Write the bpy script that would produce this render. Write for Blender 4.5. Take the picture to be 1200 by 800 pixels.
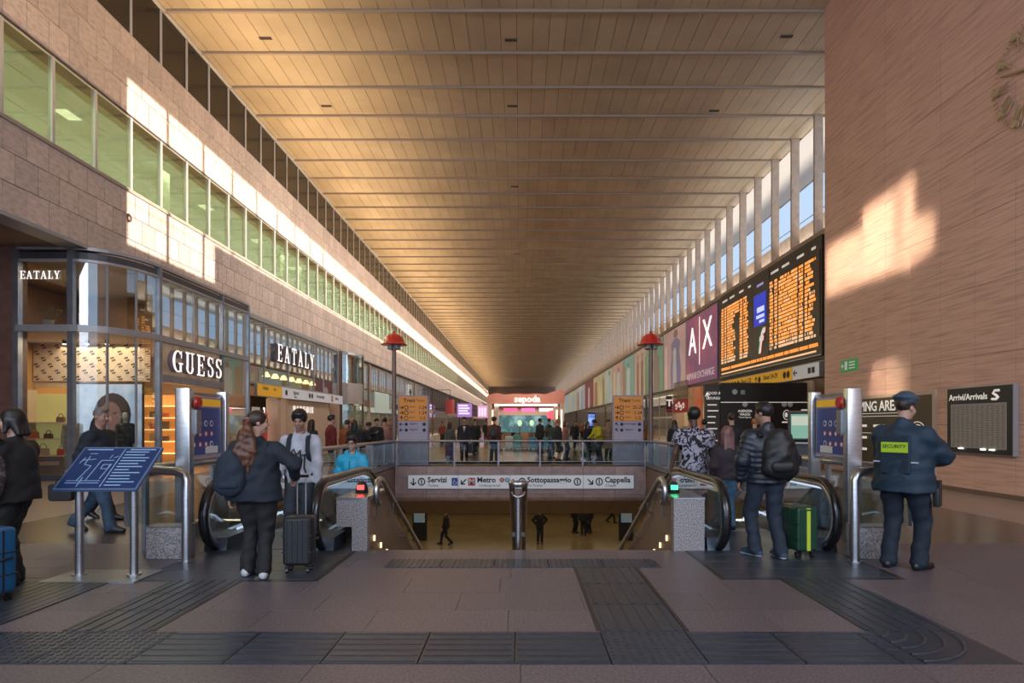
import bpy, math, random
import numpy as np
from mathutils import Vector, Matrix, Euler
random.seed(7)
RNG = np.random.default_rng(7)
for _o in list(bpy.data.objects):
    bpy.data.objects.remove(_o)
S = bpy.context.scene
C = S.collection
PI = math.pi
EYE = 1.58          # camera height above the concourse floor
# ------------------------------------------------------------------ camera
cam_d = bpy.data.cameras.new('camera')
cam_d.sensor_width = 36.0
cam_d.lens = 21.0
cam_d.shift_x = -10/1200
cam_d.shift_y = 96/1200
cam_d.clip_end = 600
cam = bpy.data.objects.new('camera', cam_d)
cam.location = (0, 0, EYE)
cam.rotation_euler = (PI/2, 0, 0)
C.objects.link(cam)
S.camera = cam
# ------------------------------------------------------------------ colour management
S.view_settings.view_transform = 'Standard'
S.view_settings.look = 'None'
S.view_settings.gamma = 1.0
S.view_settings.use_curve_mapping = False
S.view_settings.exposure = 0.0
# ------------------------------------------------------------------ sky
W = bpy.data.worlds.new('sky')
S.world = W
W.use_nodes = True
_n = W.node_tree.nodes
_n['Background'].inputs[0].default_value = (0.56, 0.74, 0.98, 1)
_n['Background'].inputs[1].default_value = 1.0
# ------------------------------------------------------------------ low evening sun, through the right-hand clerestory
def lamp(name, kind, loc, direction, energy, color, **kw):
    d = bpy.data.lights.new(name, kind)
    d.energy = energy
    d.color = color
    for k, v in kw.items():
        setattr(d, k, v)
    o = bpy.data.objects.new(name, d)
    o.location = loc
    z = -Vector(direction).normalized()
    y = Vector((0, 1, 0)) if abs(z.z) > 0.6 else Vector((0, 0, 1))
    y = (y - z*y.dot(z)).normalized()
    o.rotation_euler = Matrix((y.cross(z), y, z)).transposed().to_euler()
    C.objects.link(o)
    return o
lamp('sun', 'SUN', (60, 40, 20), (-1, -0.081, -0.115), 8.0, (1.0, 0.84, 0.67), angle=0.006)
# daylight through the glazed front behind the camera, then two added wall fills
lamp('entrance_daylight', 'AREA', (-0.5, -10, 7.0), (0, 1, 0.0), 1050, (0.64, 0.77, 1.0), shape='RECTANGLE', size=20, size_y=12)
lamp('entrance_daylight_right', 'AREA', (9.0, -8, 10.0), (-0.9, 1, 0.0), 1500, (0.86, 0.90, 1.0), shape='RECTANGLE', size=8, size_y=7)  # unseen fill added to brighten the left wall near the camera
lamp('entrance_daylight_left', 'AREA', (-10.5, -8, 9.5), (0.9, 1, 0.0), 1300, (0.86, 0.90, 1.0), shape='RECTANGLE', size=8, size_y=7)  # unseen fill added to brighten the right stone wall
# hall fill: soft area lights added in open air, then the pavilion's own lamps
lamp('cornice_lamps', 'AREA', (-10.6, 115, 6.9), (0.12, 0, 1), 5600, (1.0, 0.72, 0.42), shape='RECTANGLE', size=0.4, size_y=215, spread=math.radians(80))  # added uplight standing in for sun bounced off the left wall
lamp('hall_lamps', 'AREA', (0.5, 75, 14.6), (0, 0, -1), 700, (1.0, 0.80, 0.58), shape='RECTANGLE', size=9, size_y=120)  # ambient fill added under the ceiling, not a real row of fittings
lamp('ledge_lamps', 'AREA', (12.5, 125, 10.1), (-1, 0, 0.02), 5200, (1.0, 0.91, 0.83), shape='RECTANGLE', size=200, size_y=0.4, spread=math.radians(50))  # unseen strip added above the right ledge to wash the left wall
lamp('canopy_lamps', 'AREA', (14.1, 125, 10.1), (0.1, 0, 1), 3600, (1.0, 0.90, 0.78), shape='RECTANGLE', size=0.4, size_y=200, spread=math.radians(120))  # unseen uplight added to brighten the underside of the canopy
lamp('far_hall_lamps', 'AREA', (0.5, 175, 12.0), (0, 0.25, -1), 3200, (1.0, 0.80, 0.60), shape='RECTANGLE', size=14, size_y=100)  # fill added to brighten the far end of the hall
lamp('pavilion_lamps', 'AREA', (0.4, 43, 2.7), (0, 0, -1), 160, (1.0, 0.85, 0.75), shape='RECTANGLE', size=4.5, size_y=4)
lamp('pavilion_front_lamps', 'AREA', (0.4, 38.2, 4.6), (0, 1, -0.5), 90, (1.0, 0.85, 0.78), shape='RECTANGLE', size=5, size_y=0.3)
#lamp('front_hall_lamps', 'AREA', (-1.0, 2, 14.4), (0.1, 0.5, -1), 500, (0.86, 0.88, 1.0), shape='RECTANGLE', size=14, size_y=8)
# added lights stand in for the low sun mirrored off the office windows, on the stone wall opposite
for _y, _z, _w, _h, _e in ((18.9, 6.60, 1.9, 1.55, 620), (17.0, 6.85, 1.55, 2.1, 760), (15.75, 6.85, .42, 2.3, 230), (15.1, 6.35, .62, .95, 110), (16.6, 2.75, 1.3, .95, 150)):
    lamp('window_glint', 'AREA', (-11.0, _y + 1.72, _z + 2.44), (1, -0.081, -0.115), _e*.032, (1.0, 0.87, 0.66), shape='RECTANGLE', size=_w, size_y=_h, spread=math.radians(2.0))
# underground level and shop interiors
lamp('underpass_lamps', 'AREA', (0, 33, -2.15), (0, 0, -1), 340, (1.0, 0.80, 0.48), shape='RECTANGLE', size=22, size_y=14)
lamp('stair_lamps', 'AREA', (0, 23.4, -2.2), (0, -0.3, -1), 60, (1.0, 0.78, 0.5), shape='RECTANGLE', size=8, size_y=0.5)
lamp('boutique_lamps', 'AREA', (-13.3, 19.3, 4.0), (0, 0, -1), 230, (1.0, 0.74, 0.46), shape='RECTANGLE', size=2.6, size_y=4.5)
lamp('cafe_lamps', 'AREA', (-13.6, 19.5, 6.1), (0, 0, -1), 200, (1.0, 0.68, 0.40), shape='RECTANGLE', size=3, size_y=4)
lamp('left_shop_lamps', 'AREA', (-14.2, 80, 3.0), (0.2, 0, -1), 2600, (1.0, 0.82, 0.62), shape='RECTANGLE', size=3, size_y=108)
lamp('left_gallery_lamps', 'AREA', (-14.2, 80, 6.0), (0, 0, -1), 500, (1.0, 0.84, 0.62), shape='RECTANGLE', size=3, size_y=108)
lamp('right_shop_lamps', 'AREA', (15.0, 85, 4.0), (-0.2, 0, -1), 1700, (1.0, 0.76, 0.50), shape='RECTANGLE', size=3, size_y=90)
lamp('office_lamps', 'AREA', (-14.6, 62, 10.9), (0, 0, -1), 9500, (0.95, 1.0, 0.80), shape='RECTANGLE', size=4, size_y=100)
# ------------------------------------------------------------------ render hints that belong to the scene
S.cycles.use_denoising = True
S.cycles.max_bounces = 8
S.cycles.diffuse_bounces = 4
S.cycles.glossy_bounces = 3
S.cycles.transmission_bounces = 4
S.cycles.transparent_max_bounces = 12
S.cycles.sample_clamp_indirect = 4.0
S.cycles.caustics_reflective = False
S.cycles.caustics_refractive = False

# ================================================================== mesh helpers
class MB:
    def __init__(s):
        s.v = []; s.f = []; s.m = []; s.s = []
    def add(s, vs, fs, m=0, smooth=False):
        o = len(s.v)
        s.v.extend([tuple(p) for p in vs])
        for f in fs:
            s.f.append([i + o for i in f]); s.m.append(m); s.s.append(smooth)
        return s
    def box(s, x0, x1, y0, y1, z0, z1, m=0):
        vs = [(x0,y0,z0),(x1,y0,z0),(x1,y1,z0),(x0,y1,z0),(x0,y0,z1),(x1,y0,z1),(x1,y1,z1),(x0,y1,z1)]
        return s.add(vs, [(0,3,2,1),(4,5,6,7),(0,1,5,4),(1,2,6,5),(2,3,7,6),(3,0,4,7)], m)
    def cbox(s, c, d, m=0):
        return s.box(c[0]-d[0]/2, c[0]+d[0]/2, c[1]-d[1]/2, c[1]+d[1]/2, c[2]-d[2]/2, c[2]+d[2]/2, m)
    def obox(s, c, d, R, m=0):
        t = MB().box(-d[0]/2, d[0]/2, -d[1]/2, d[1]/2, -d[2]/2, d[2]/2)
        return s.add([Vector(c) + R @ Vector(p) for p in t.v], t.f, m)
    def frame(s, a, b):
        w = (Vector(b) - Vector(a)).normalized()
        u = w.orthogonal().normalized(); v = w.cross(u)
        return u, v, w
    def cyl(s, a, b, ra, rb=None, n=12, m=0, cap=True, smooth=True):
        rb = ra if rb is None else rb
        a, b = Vector(a), Vector(b)
        u, v, w = s.frame(a, b)
        vs = []
        for p, r in ((a, ra), (b, rb)):
            for i in range(n):
                t = 2*PI*i/n
                vs.append(p + (u*math.cos(t) + v*math.sin(t))*r)
        s.add(vs, [(i, (i+1) % n, n+(i+1) % n, n+i) for i in range(n)], m, smooth)
        if cap:
            s.add(vs[:n], [tuple(range(n))[::-1]], m); s.add(vs[n:], [tuple(range(n))], m)
        return s
    def tube(s, pts, r, n=10, m=0, prof=None, cap=True, up=None):
        pts = [Vector(p) for p in pts]
        k = len(pts)
        rs = r if isinstance(r, (list, tuple)) else [r]*k
        prof = prof or [(math.cos(2*PI*i/n), math.sin(2*PI*i/n)) for i in range(n)]
        n = len(prof)
        vs = []
        u = None
        for i, p in enumerate(pts):
            t = (pts[min(i+1, k-1)] - pts[max(i-1, 0)]).normalized()
            if up is not None:
                u = Vector(up) - t*t.dot(Vector(up)); u.normalize()
            elif u is None:
                u = t.orthogonal().normalized()
            else:
                u = (u - t*t.dot(u)).normalized()
            v = t.cross(u)
            vs += [p + (u*a + v*b)*rs[i] for a, b in prof]
        fs = []
        for i in range(k-1):
            for j in range(n):
                fs.append((i*n+j, i*n+(j+1) % n, (i+1)*n+(j+1) % n, (i+1)*n+j))
        s.add(vs, fs, m, True)
        if cap:
            s.add(vs[:n], [tuple(range(n))[::-1]], m); s.add(vs[-n:], [tuple(range(n))], m)
        return s
    def lathe(s, prof, c=(0,0,0), n=20, m=0):
        vs = []
        for r, z in prof:
            for i in range(n):
                t = 2*PI*i/n
                vs.append((c[0]+r*math.cos(t), c[1]+r*math.sin(t), c[2]+z))
        fs = []
        for k in range(len(prof)-1):
            for i in range(n):
                fs.append((k*n+i, k*n+(i+1) % n, (k+1)*n+(i+1) % n, (k+1)*n+i))
        return s.add(vs, fs, m, True)
    def prism(s, poly, o, u, v, w, m=0, smooth=False):
        """polygon in (u, v) at o, extruded by vector w"""
        o, u, v, w = Vector(o), Vector(u), Vector(v), Vector(w)
        n = len(poly)
        a = [o + u*p[0] + v*p[1] for p in poly]
        b = [p + w for p in a]
        s.add(a + b, [(i, (i+1) % n, n+(i+1) % n, n+i) for i in range(n)], m, smooth)
        s.add(a, [tuple(range(n))[::-1]], m); s.add(b, [tuple(range(n))], m)
        return s
    def rbox(s, c, d, r, axis=1, m=0, n=4, bev=None):
        """box with rounded outline (seen along axis) and bevelled faces"""
        ax = [i for i in range(3) if i != axis]
        hx, hz, hy = d[ax[0]]/2, d[ax[1]]/2, d[axis]/2
        bev = r*0.5 if bev is None else bev
        def ring(ins, y):
            rr = max(r-ins, 0.001); out = []
            for q, (sx, sz) in enumerate(((1,1),(-1,1),(-1,-1),(1,-1))):
                for k in range(n+1):
                    t = PI/2*(q + k/n)
                    p = [0,0,0]
                    p[ax[0]] = c[ax[0]] + sx*(hx-r) + rr*math.cos(t)
                    p[ax[1]] = c[ax[1]] + sz*(hz-r) + rr*math.sin(t)
                    p[axis] = c[axis] + y
                    out.append(tuple(p))
            return out
        rings = [ring(bev, -hy), ring(bev*.3, -hy+bev*.3), ring(0, -hy+bev), ring(0, hy-bev), ring(bev*.3, hy-bev*.3), ring(bev, hy)]
        k = len(rings[0]); vs = sum(rings, [])
        fs = []
        for a in range(len(rings)-1):
            for j in range(k):
                fs.append((a*k+j, a*k+(j+1) % k, (a+1)*k+(j+1) % k, (a+1)*k+j))
        s.add(vs, fs, m, True)
        s.add(rings[0], [tuple(range(k))[::-1]], m); s.add(rings[-1], [tuple(range(k))], m)
        return s
    def ellipsoid(s, c, r, m=0, n=12, k=8):
        vs = []; fs = []
        for i in range(k+1):
            a = PI*i/k
            for j in range(n):
                b = 2*PI*j/n
                vs.append((c[0]+r[0]*math.sin(a)*math.cos(b), c[1]+r[1]*math.sin(a)*math.sin(b), c[2]+r[2]*math.cos(a)))
        for i in range(k):
            for j in range(n):
                fs.append((i*n+j, (i+1)*n+j, (i+1)*n+(j+1) % n, i*n+(j+1) % n))
        return s.add(vs, fs, m, True)
    def mesh(s, name, mats):
        me = bpy.data.meshes.new(name)
        me.from_pydata(s.v, [], s.f)
        mats = mats if isinstance(mats, (list, tuple)) else [mats]
        for q in mats:
            me.materials.append(q)
        me.polygons.foreach_set('material_index', s.m)
        me.polygons.foreach_set('use_smooth', s.s)
        me.update()
        return me
    def build(s, name, mats, parent=None, loc=None, rot=None):
        return obj(name, s.mesh(name, mats), parent, loc, rot)

def obj(name, me, parent=None, loc=None, rot=None):
    o = bpy.data.objects.new(name, me)
    C.objects.link(o)
    if parent is not None: o.parent = parent
    if loc is not None: o.location = loc
    if rot is not None: o.rotation_euler = rot
    return o
def tag(o, label=None, cat=None, group=None, kind=None):
    if label: o['label'] = label
    if cat: o['category'] = cat
    if group: o['group'] = group
    if kind: o['kind'] = kind
    return o
def thing(name, label, cat, loc=(0,0,0), rotz=0.0, group=None):
    o = bpy.data.objects.new(name, None); C.objects.link(o)
    o.empty_display_size = 0.1
    o.location = loc; o.rotation_euler = (0, 0, rotz)
    return tag(o, label, cat, group)
def struct(name, mb, mats, label=None, loc=None):
    o = mb.build(name, mats, None, loc)
    return tag(o, label, None, None, 'structure')
def dup(root, label, loc, rotz=0.0, scale=None):
    r = root.copy(); C.objects.link(r); r.location = loc; r.rotation_euler = (0, 0, rotz)
    if scale: r.scale = (scale,)*3
    r['label'] = label
    for ch in list(root.children):
        c = ch.copy(); C.objects.link(c); c.parent = r
        for g in list(ch.children):
            e = g.copy(); C.objects.link(e); e.parent = c
    return r
_tc = {}
def text_mesh(s, size=1.0, depth=0.01, mat=None, align='CENTER', bold=0.0, shear=0.0, spacing=1.0):
    key = (s, size, depth, mat.name if mat else '', align, bold, shear, spacing)
    if key in _tc: return _tc[key]
    cu = bpy.data.curves.new('lettering', 'FONT')
    cu.body = s; cu.size = size; cu.extrude = depth/2; cu.align_x = align; cu.align_y = 'CENTER'
    cu.offset = bold*size; cu.shear = shear; cu.space_character = spacing; cu.resolution_u = 2
    t = bpy.data.objects.new('lettering', cu); C.objects.link(t)
    dg = bpy.context.evaluated_depsgraph_get()
    me = bpy.data.meshes.new_from_object(t.evaluated_get(dg))
    bpy.data.objects.remove(t); bpy.data.curves.remove(cu)
    me.materials.clear()
    if mat: me.materials.append(mat)
    me.name = 'lettering'
    _tc[key] = me
    return me
FRONT = (PI/2, 0, 0)            # lettering that faces the camera side (-y)
ONLEFT = (PI/2, 0, PI/2)        # lettering on the left wall, facing +x
ONRIGHT = (PI/2, 0, -PI/2)      # lettering on the right wall, facing -x
def text(s, parent, loc, rot, size, mat, depth=0.01, **kw):
    return obj('lettering', text_mesh(s, size, depth, mat, **kw), parent, loc, rot)

# ================================================================== materials
def mat(name, col, rough=0.6, metal=0.0, col2=None, scale=6.0, stretch=(1,1,1), fac=(0.35,0.65), coords='world',
        var=0.0, bump=0.0, bscale=None, emit=0.0, spec=0.5, detail=5.0, distort=0.0, coat=0.0, rot=(0,0,0)):
    m = bpy.data.materials.new(name); m.use_nodes = True
    nt = m.node_tree; N = nt.nodes; L = nt.links
    b = N['Principled BSDF']
    b.inputs['Roughness'].default_value = rough
    b.inputs['Metallic'].default_value = metal
    b.inputs['Specular IOR Level'].default_value = spec
    if coat: b.inputs['Coat Weight'].default_value = coat; b.inputs['Coat Roughness'].default_value = 0.15
    c4 = tuple(col) + (1,)
    b.inputs['Base Color'].default_value = c4
    sock = None; noise = None
    if col2 is not None or bump:
        if coords == 'world':
            src = N.new('ShaderNodeNewGeometry').outputs['Position']
        else:
            src = N.new('ShaderNodeTexCoord').outputs['Object']
        mp = N.new('ShaderNodeMapping'); mp.inputs['Scale'].default_value = stretch; mp.inputs['Rotation'].default_value = rot
        L.new(src, mp.inputs['Vector'])
        noise = N.new('ShaderNodeTexNoise'); noise.inputs['Scale'].default_value = scale; noise.inputs['Detail'].default_value = detail
        noise.inputs['Distortion'].default_value = distort
        L.new(mp.outputs[0], noise.inputs['Vector'])
    if col2 is not None:
        mr = N.new('ShaderNodeMapRange'); mr.inputs['From Min'].default_value = fac[0]; mr.inputs['From Max'].default_value = fac[1]
        L.new(noise.outputs['Fac'], mr.inputs['Value'])
        mx = N.new('ShaderNodeMix'); mx.data_type = 'RGBA'
        mx.inputs['A'].default_value = c4; mx.inputs['B'].default_value = tuple(col2) + (1,)
        L.new(mr.outputs[0], mx.inputs['Factor'])
        sock = mx.outputs['Result']
    if var:
        oi = N.new('ShaderNodeObjectInfo'); ge = N.new('ShaderNodeNewGeometry')
        ad = N.new('ShaderNodeMath'); ad.operation = 'ADD'; L.new(oi.outputs['Random'], ad.inputs[0]); L.new(ge.outputs['Random Per Island'], ad.inputs[1])
        fr = N.new('ShaderNodeMath'); fr.operation = 'FRACT'; L.new(ad.outputs[0], fr.inputs[0])
        mr2 = N.new('ShaderNodeMapRange'); mr2.inputs['To Min'].default_value = 1-var; mr2.inputs['To Max'].default_value = 1+var
        L.new(fr.outputs[0], mr2.inputs['Value'])
        hs = N.new('ShaderNodeHueSaturation'); L.new(mr2.outputs[0], hs.inputs['Value'])
        if sock is not None: L.new(sock, hs.inputs['Color'])
        else: hs.inputs['Color'].default_value = c4
        sock = hs.outputs[0]
    if sock is not None: L.new(sock, b.inputs['Base Color'])
    if bump:
        bp = N.new('ShaderNodeBump'); bp.inputs['Strength'].default_value = bump; bp.inputs['Distance'].default_value = 0.02
        h = noise
        if bscale:
            h = N.new('ShaderNodeTexNoise'); h.inputs['Scale'].default_value = bscale; h.inputs['Detail'].default_value = 4
            L.new(mp.outputs[0], h.inputs['Vector'])
        L.new(h.outputs['Fac'], bp.inputs['Height']); L.new(bp.outputs[0], b.inputs['Normal'])
    if emit:
        b.inputs['Emission Strength'].default_value = emit
        if sock is not None: L.new(sock, b.inputs['Emission Color'])
        else: b.inputs['Emission Color'].default_value = c4
    return m
def glass(name, tint=(0.9,0.95,0.93), ior=1.45, gloss=(0.9,0.95,1.0), rough=0.0, body=0.0):
    m = bpy.data.materials.new(name); m.use_nodes = True
    nt = m.node_tree; N = nt.nodes; L = nt.links
    N.remove(N['Principled BSDF'])
    out = N['Material Output']
    tr = N.new('ShaderNodeBsdfTransparent'); tr.inputs[0].default_value = tuple(tint) + (1,)
    gl = N.new('ShaderNodeBsdfGlossy'); gl.inputs[0].default_value = tuple(gloss) + (1,); gl.inputs['Roughness'].default_value = rough
    fr = N.new('ShaderNodeLayerWeight'); fr.inputs[0].default_value = 0.5
    mr = N.new('ShaderNodeMapRange'); mr.inputs['To Min'].default_value = 0.05 + body; mr.inputs['To Max'].default_value = 0.95
    pw = N.new('ShaderNodeMath'); pw.operation = 'POWER'; pw.inputs[1].default_value = 2.2
    L.new(fr.outputs['Facing'], pw.inputs[0]); L.new(pw.outputs[0], mr.inputs['Value'])
    mx = N.new('ShaderNodeMixShader'); L.new(mr.outputs[0], mx.inputs[0]); L.new(tr.outputs[0], mx.inputs[1]); L.new(gl.outputs[0], mx.inputs[2])
    L.new(mx.outputs[0], out.inputs[0])
    return m
def flat(name, col, rough=0.6, emit=0.0, metal=0.0):
    return mat(name, col, rough, metal, emit=emit)

M = {}
M['stone'] = mat('travertine_slab', (0.72,0.60,0.53), 0.62, col2=(0.55,0.44,0.385), scale=5, stretch=(1,1,2.2), fac=(0.40,0.70), var=0.11, bump=0.4, bscale=14)
M['joint'] = mat('stone_joint', (0.13,0.10,0.085), 0.9)
M['vein'] = mat('veined_travertine', (0.72,0.445,0.345), 0.5, col2=(0.47,0.265,0.20), scale=1.7, stretch=(0.7,0.55,11.0), fac=(0.44,0.78), var=0.035, bump=0.12, bscale=7, detail=9, distort=0.25)
M['plank'] = mat('ceiling_panel', (0.62,0.49,0.32), 0.40, col2=(0.52,0.40,0.26), scale=0.6, var=0.07, spec=0.4)
M['beam'] = mat('ceiling_rib', (0.42,0.33,0.26), 0.5)
M['dark_gap'] = mat('dark_gap', (0.11,0.085,0.07), 0.8)
M['granite'] = mat('granite_slab', (0.178,0.150,0.168), 0.42, col2=(0.085,0.071,0.082), scale=55, fac=(0.34,0.66), var=0.10, bump=0.08, bscale=90, detail=3)
M['brown_floor'] = mat('polished_brown_floor', (0.13,0.095,0.072), 0.24, col2=(0.095,0.07,0.052), scale=0.8, var=0.05)
M['pink_floor'] = mat('pink_floor', (0.36,0.27,0.225), 0.28, col2=(0.30,0.22,0.185), scale=1.2, var=0.05)
M['far_floor'] = mat('far_polished_floor', (0.30,0.22,0.15), 0.14, col2=(0.25,0.18,0.12), scale=0.6, var=0.06)
M['tactile'] = mat('tactile_rubber', (0.044,0.054,0.074), 0.36, col2=(0.030,0.037,0.052), scale=14, var=0.10)
M['plate'] = mat('steel_plate', (0.075,0.088,0.115), 0.35, 0.4, col2=(0.055,0.065,0.088), scale=30)
M['steel'] = mat('brushed_steel', (0.50,0.51,0.53), 0.28, 0.95, col2=(0.42,0.43,0.45), scale=8, stretch=(1,1,6))
M['steel_d'] = mat('dull_steel', (0.34,0.355,0.38), 0.38, 0.75, col2=(0.26,0.27,0.30), scale=3)
M['rubber'] = mat('black_rubber', (0.012,0.012,0.014), 0.22, coat=0.3)
M['black'] = mat('black_metal', (0.02,0.02,0.022), 0.4)
M['speck'] = mat('speckled_granite', (0.42,0.39,0.39), 0.35, col2=(0.14,0.13,0.135), scale=70, fac=(0.40,0.62), detail=2)
M['brown_wall'] = mat('brown_stone', (0.20,0.125,0.09), 0.4, col2=(0.16,0.098,0.07), scale=3, var=0.05)
M['porphyry'] = mat('purple_brown_stone', (0.46,0.33,0.31), 0.4, col2=(0.36,0.25,0.235), scale=4, var=0.07)
M['white_frame'] = mat('white_frame', (0.60,0.55,0.50), 0.45)
M['grey_frame'] = mat('grey_frame', (0.38,0.38,0.39), 0.4, 0.3)
M['dark_frame'] = mat('dark_frame', (0.075,0.07,0.075), 0.45, 0.2)
M['glass'] = glass('clear_glass', (0.90,0.95,0.94))
M['shop_glass'] = glass('shop_glass', (0.80,0.86,0.86), body=0.05)
M['office_glass'] = glass('green_office_glass', (0.70,0.77,0.62), body=0.0)
M['dark_glass'] = mat('dark_glass', (0.028,0.024,0.020), 0.18, spec=0.22)
M['office_wall'] = mat('office_wall', (0.56,0.61,0.49), 0.8)
M['office_ceiling'] = mat('office_ceiling_tile', (0.53,0.58,0.46), 0.8, var=0.06)
M['lamp_white'] = flat('lamp_white', (1.0,0.93,0.80), emit=6.0)
M['lamp_warm'] = flat('lamp_warm', (1.0,0.66,0.32), emit=5.0)
M['sign_white'] = flat('lit_sign_white', (0.62,0.64,0.68), emit=0.22)
M['letter_white'] = flat('lit_letter_white', (1.0,0.92,0.84), emit=1.1)
M['letter_side'] = flat('letter_side', (0.26,0.22,0.26), 0.4)
M['yellow'] = flat('sign_yellow', (0.80,0.43,0.03), emit=0.20)
M['orange'] = flat('sign_orange', (0.72,0.27,0.035), emit=0.12)
M['lavender'] = flat('sign_lavender', (0.36,0.32,0.42), 0.5)
M['ink'] = flat('black_ink', (0.018,0.018,0.022), 0.6)
M['blue'] = flat('sign_blue', (0.02,0.05,0.24), 0.4)
M['blue_lit'] = flat('sign_blue_lit', (0.03,0.05,0.20), 0.4, emit=0.10)
M['white'] = flat('white_paint', (0.75,0.75,0.75), 0.5)
M['red'] = flat('red_paint', (0.50,0.02,0.015), 0.3)
M['green'] = flat('exit_green', (0.02,0.30,0.07), 0.4, emit=0.25)
M['concrete'] = mat('concrete', (0.46,0.38,0.32), 0.7, col2=(0.38,0.31,0.26), scale=4)
M['column'] = mat('stone_column', (0.60,0.49,0.41), 0.6, col2=(0.50,0.40,0.33), scale=4, var=0.04)
M['shop_wall'] = mat('shop_wall', (0.55,0.42,0.30), 0.7)
M['cream'] = mat('cream_wall', (0.55,0.42,0.32), 0.7)
M['brown_soffit'] = mat('brown_soffit', (0.22,0.15,0.11), 0.7)
M['red_wall'] = mat('red_brown_wall', (0.20,0.10,0.075), 0.6, col2=(0.15,0.075,0.055), scale=5)
# ================================================================== SETTING: floors
OPX, OPY0, OPY1, OPE = 4.62, 7.47, 22.0, 8.75      # floor opening over the underpass
LOW = -4.5                                          # level of the underpass floor
fb = MB()
T = -0.35
fb.box(-16, 16, -14, OPY0, T, -0.02, 0)
fb.box(-7.9, -OPX, OPY0+0.38, 40, T, 0, 1); fb.box(OPX, 7.9, OPY0+0.38, 40, T, 0, 1)
fb.box(-7.9, -OPX, OPY0, OPY0+0.38, T, 0, 0); fb.box(OPX, 7.9, OPY0, OPY0+0.38, T, 0, 0)
fb.box(-OPX, OPX, OPY1+1.6, 40, T, 0, 1)
fb.box(-18, -7.9, OPY0, 230, T, 0, 2); fb.box(7.9, 18, OPY0, 230, T, 0, 2)
fb.box(-7.9, 7.9, 40, 230, T, 0, 3)
fb.box(-4.62, -3.88, OPY0, OPE, T, 0, 0); fb.box(3.88, 4.62, OPY0, OPE, T, 0, 0)
fb.box(-3.88, -1.95, OPY0, OPE, T, -0.02, 4); fb.box(1.95, 3.88, OPY0, OPE, T, -0.02, 4)
floor = struct('floor', fb, [M['granite'], M['brown_floor'], M['pink_floor'], M['far_floor'], M['plate']], 'pink grey granite and polished brown stone concourse floor')
# granite slabs of the near floor, one by one (tactile strips are left free)
STRIPS = [(-9.0, 3.30, 3.92, 4.53), (2.65, 3.30, 4.53, 6.10), (0.61, 1.25, 4.53, 6.54), (-1.5, 1.52, 6.54, 6.95), (-3.46, -2.82, 4.53, 6.02)]
PLATES = [(2.07, 3.86, 6.10, OPY0), (-3.86, -2.07, 6.02, OPY0)]
def free_cut(x0, x1, y0, y1):
    """pieces of a slab left over beside strips and plates (all axis aligned)"""
    out = [(x0, x1, y0, y1)]
    for a0, a1, b0, b1 in STRIPS + PLATES:
        nxt = []
        for p0, p1, q0, q1 in out:
            if a1 <= p0 or a0 >= p1 or b1 <= q0 or b0 >= q1:
                nxt.append((p0, p1, q0, q1)); continue
            if p0 < a0: nxt.append((p0, a0, q0, q1))
            if a1 < p1: nxt.append((a1, p1, q0, q1))
            m0, m1 = max(p0, a0), min(p1, a1)
            if q0 < b0: nxt.append((m0, m1, q0, b0))
            if b1 < q1: nxt.append((m0, m1, b1, q1))
        out = nxt
    return [p for p in out if p[1]-p[0] > .04 and p[3]-p[2] > .04]
rows = [2.2, 2.72, 3.32, 3.92, 4.53, 5.05, 5.57, 6.09, 6.54, 6.95, 7.47]
kept = MB(); n_tile = 0
for i in range(len(rows)-1):
    x = -9.6 + (0.55 if i % 2 else 0)
    while x < 9.6:
        w = random.choice((0.9, 1.1, 1.2, 1.35))
        for a0, a1, b0, b1 in free_cut(x, x+w, rows[i], rows[i+1]):
            mb = MB(); g = 0.0022
            cx, cy = (a0+a1)/2, (b0+b1)/2
            mb.box(a0+g-cx, a1-g-cx, b0+g-cy, b1-g-cy, -0.03, random.uniform(-0.001, 0.001))
            if n_tile < 290:
                mb.build('granite_slab', M['granite'], floor, (cx, cy, 0)); n_tile += 1
            else:
                kept.box(a0+g, a1-g, b0+g, b1-g, -0.03, 0)
        x += w
if kept.v:
    tag(kept.build('granite_slab_field', M['granite'], floor), kind='stuff')
# tactile paving: ribbed rubber tiles, ribs along the way one walks
def tactile_tile(x0, x1, y0, y1, along, parent, edge=True):
    mb = MB(); cx, cy = (x0+x1)/2, (y0+y1)/2
    g = 0.005
    mb.box(x0-cx+g, x1-cx-g, y0-cy+g, y1-cy-g, -0.025, 0.004)
    n = 6 if along != 'dots' else 10
    for k in range(n):
        if along == 'x':
            c = y0-cy + (k+0.5)*(y1-y0)/n; mb.box(x0-cx+.02, x1-cx-.02, c-.016, c+.016, 0.004, 0.0095)
        elif along == 'y':
            c = x0-cx + (k+0.5)*(x1-x0)/n; mb.box(c-.016, c+.016, y0-cy+.02, y1-cy-.02, 0.004, 0.0095)
        else:
            for j in range(10):
                a = x0-cx + (k+.5)*(x1-x0)/n; b = y0-cy + (j+.5)*(y1-y0)/10
                mb.box(a-.014, a+.014, b-.014, b+.014, 0.004, 0.009)
    return mb.build('tactile_tile', M['tactile'], parent, (cx, cy, 0))
tp = thing('tactile_paving', 'dark grey ribbed tactile strip crossing the floor and branching to both escalators and the stairs', 'tactile paving', (0, 0, 0))
x = -9.0 + 0.21
for k in range(19):
    x0 = -9.0 + 0.64*k; x1 = x0 + 0.64
    if x1 > 2.66: x1 = 2.66
    if x1 - x0 < .1: break
    dots = 0.55 < (x0+x1)/2 < 1.3 or -3.6 < (x0+x1)/2 < -2.75
    tactile_tile(x0, x1, 3.92, 4.53, 'dots' if dots else 'x', tp)
for y0, y1 in ((4.53, 5.06), (5.06, 5.58), (5.58, 6.10)):
    tactile_tile(2.65, 3.30, y0, y1, 'y', tp)
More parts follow.
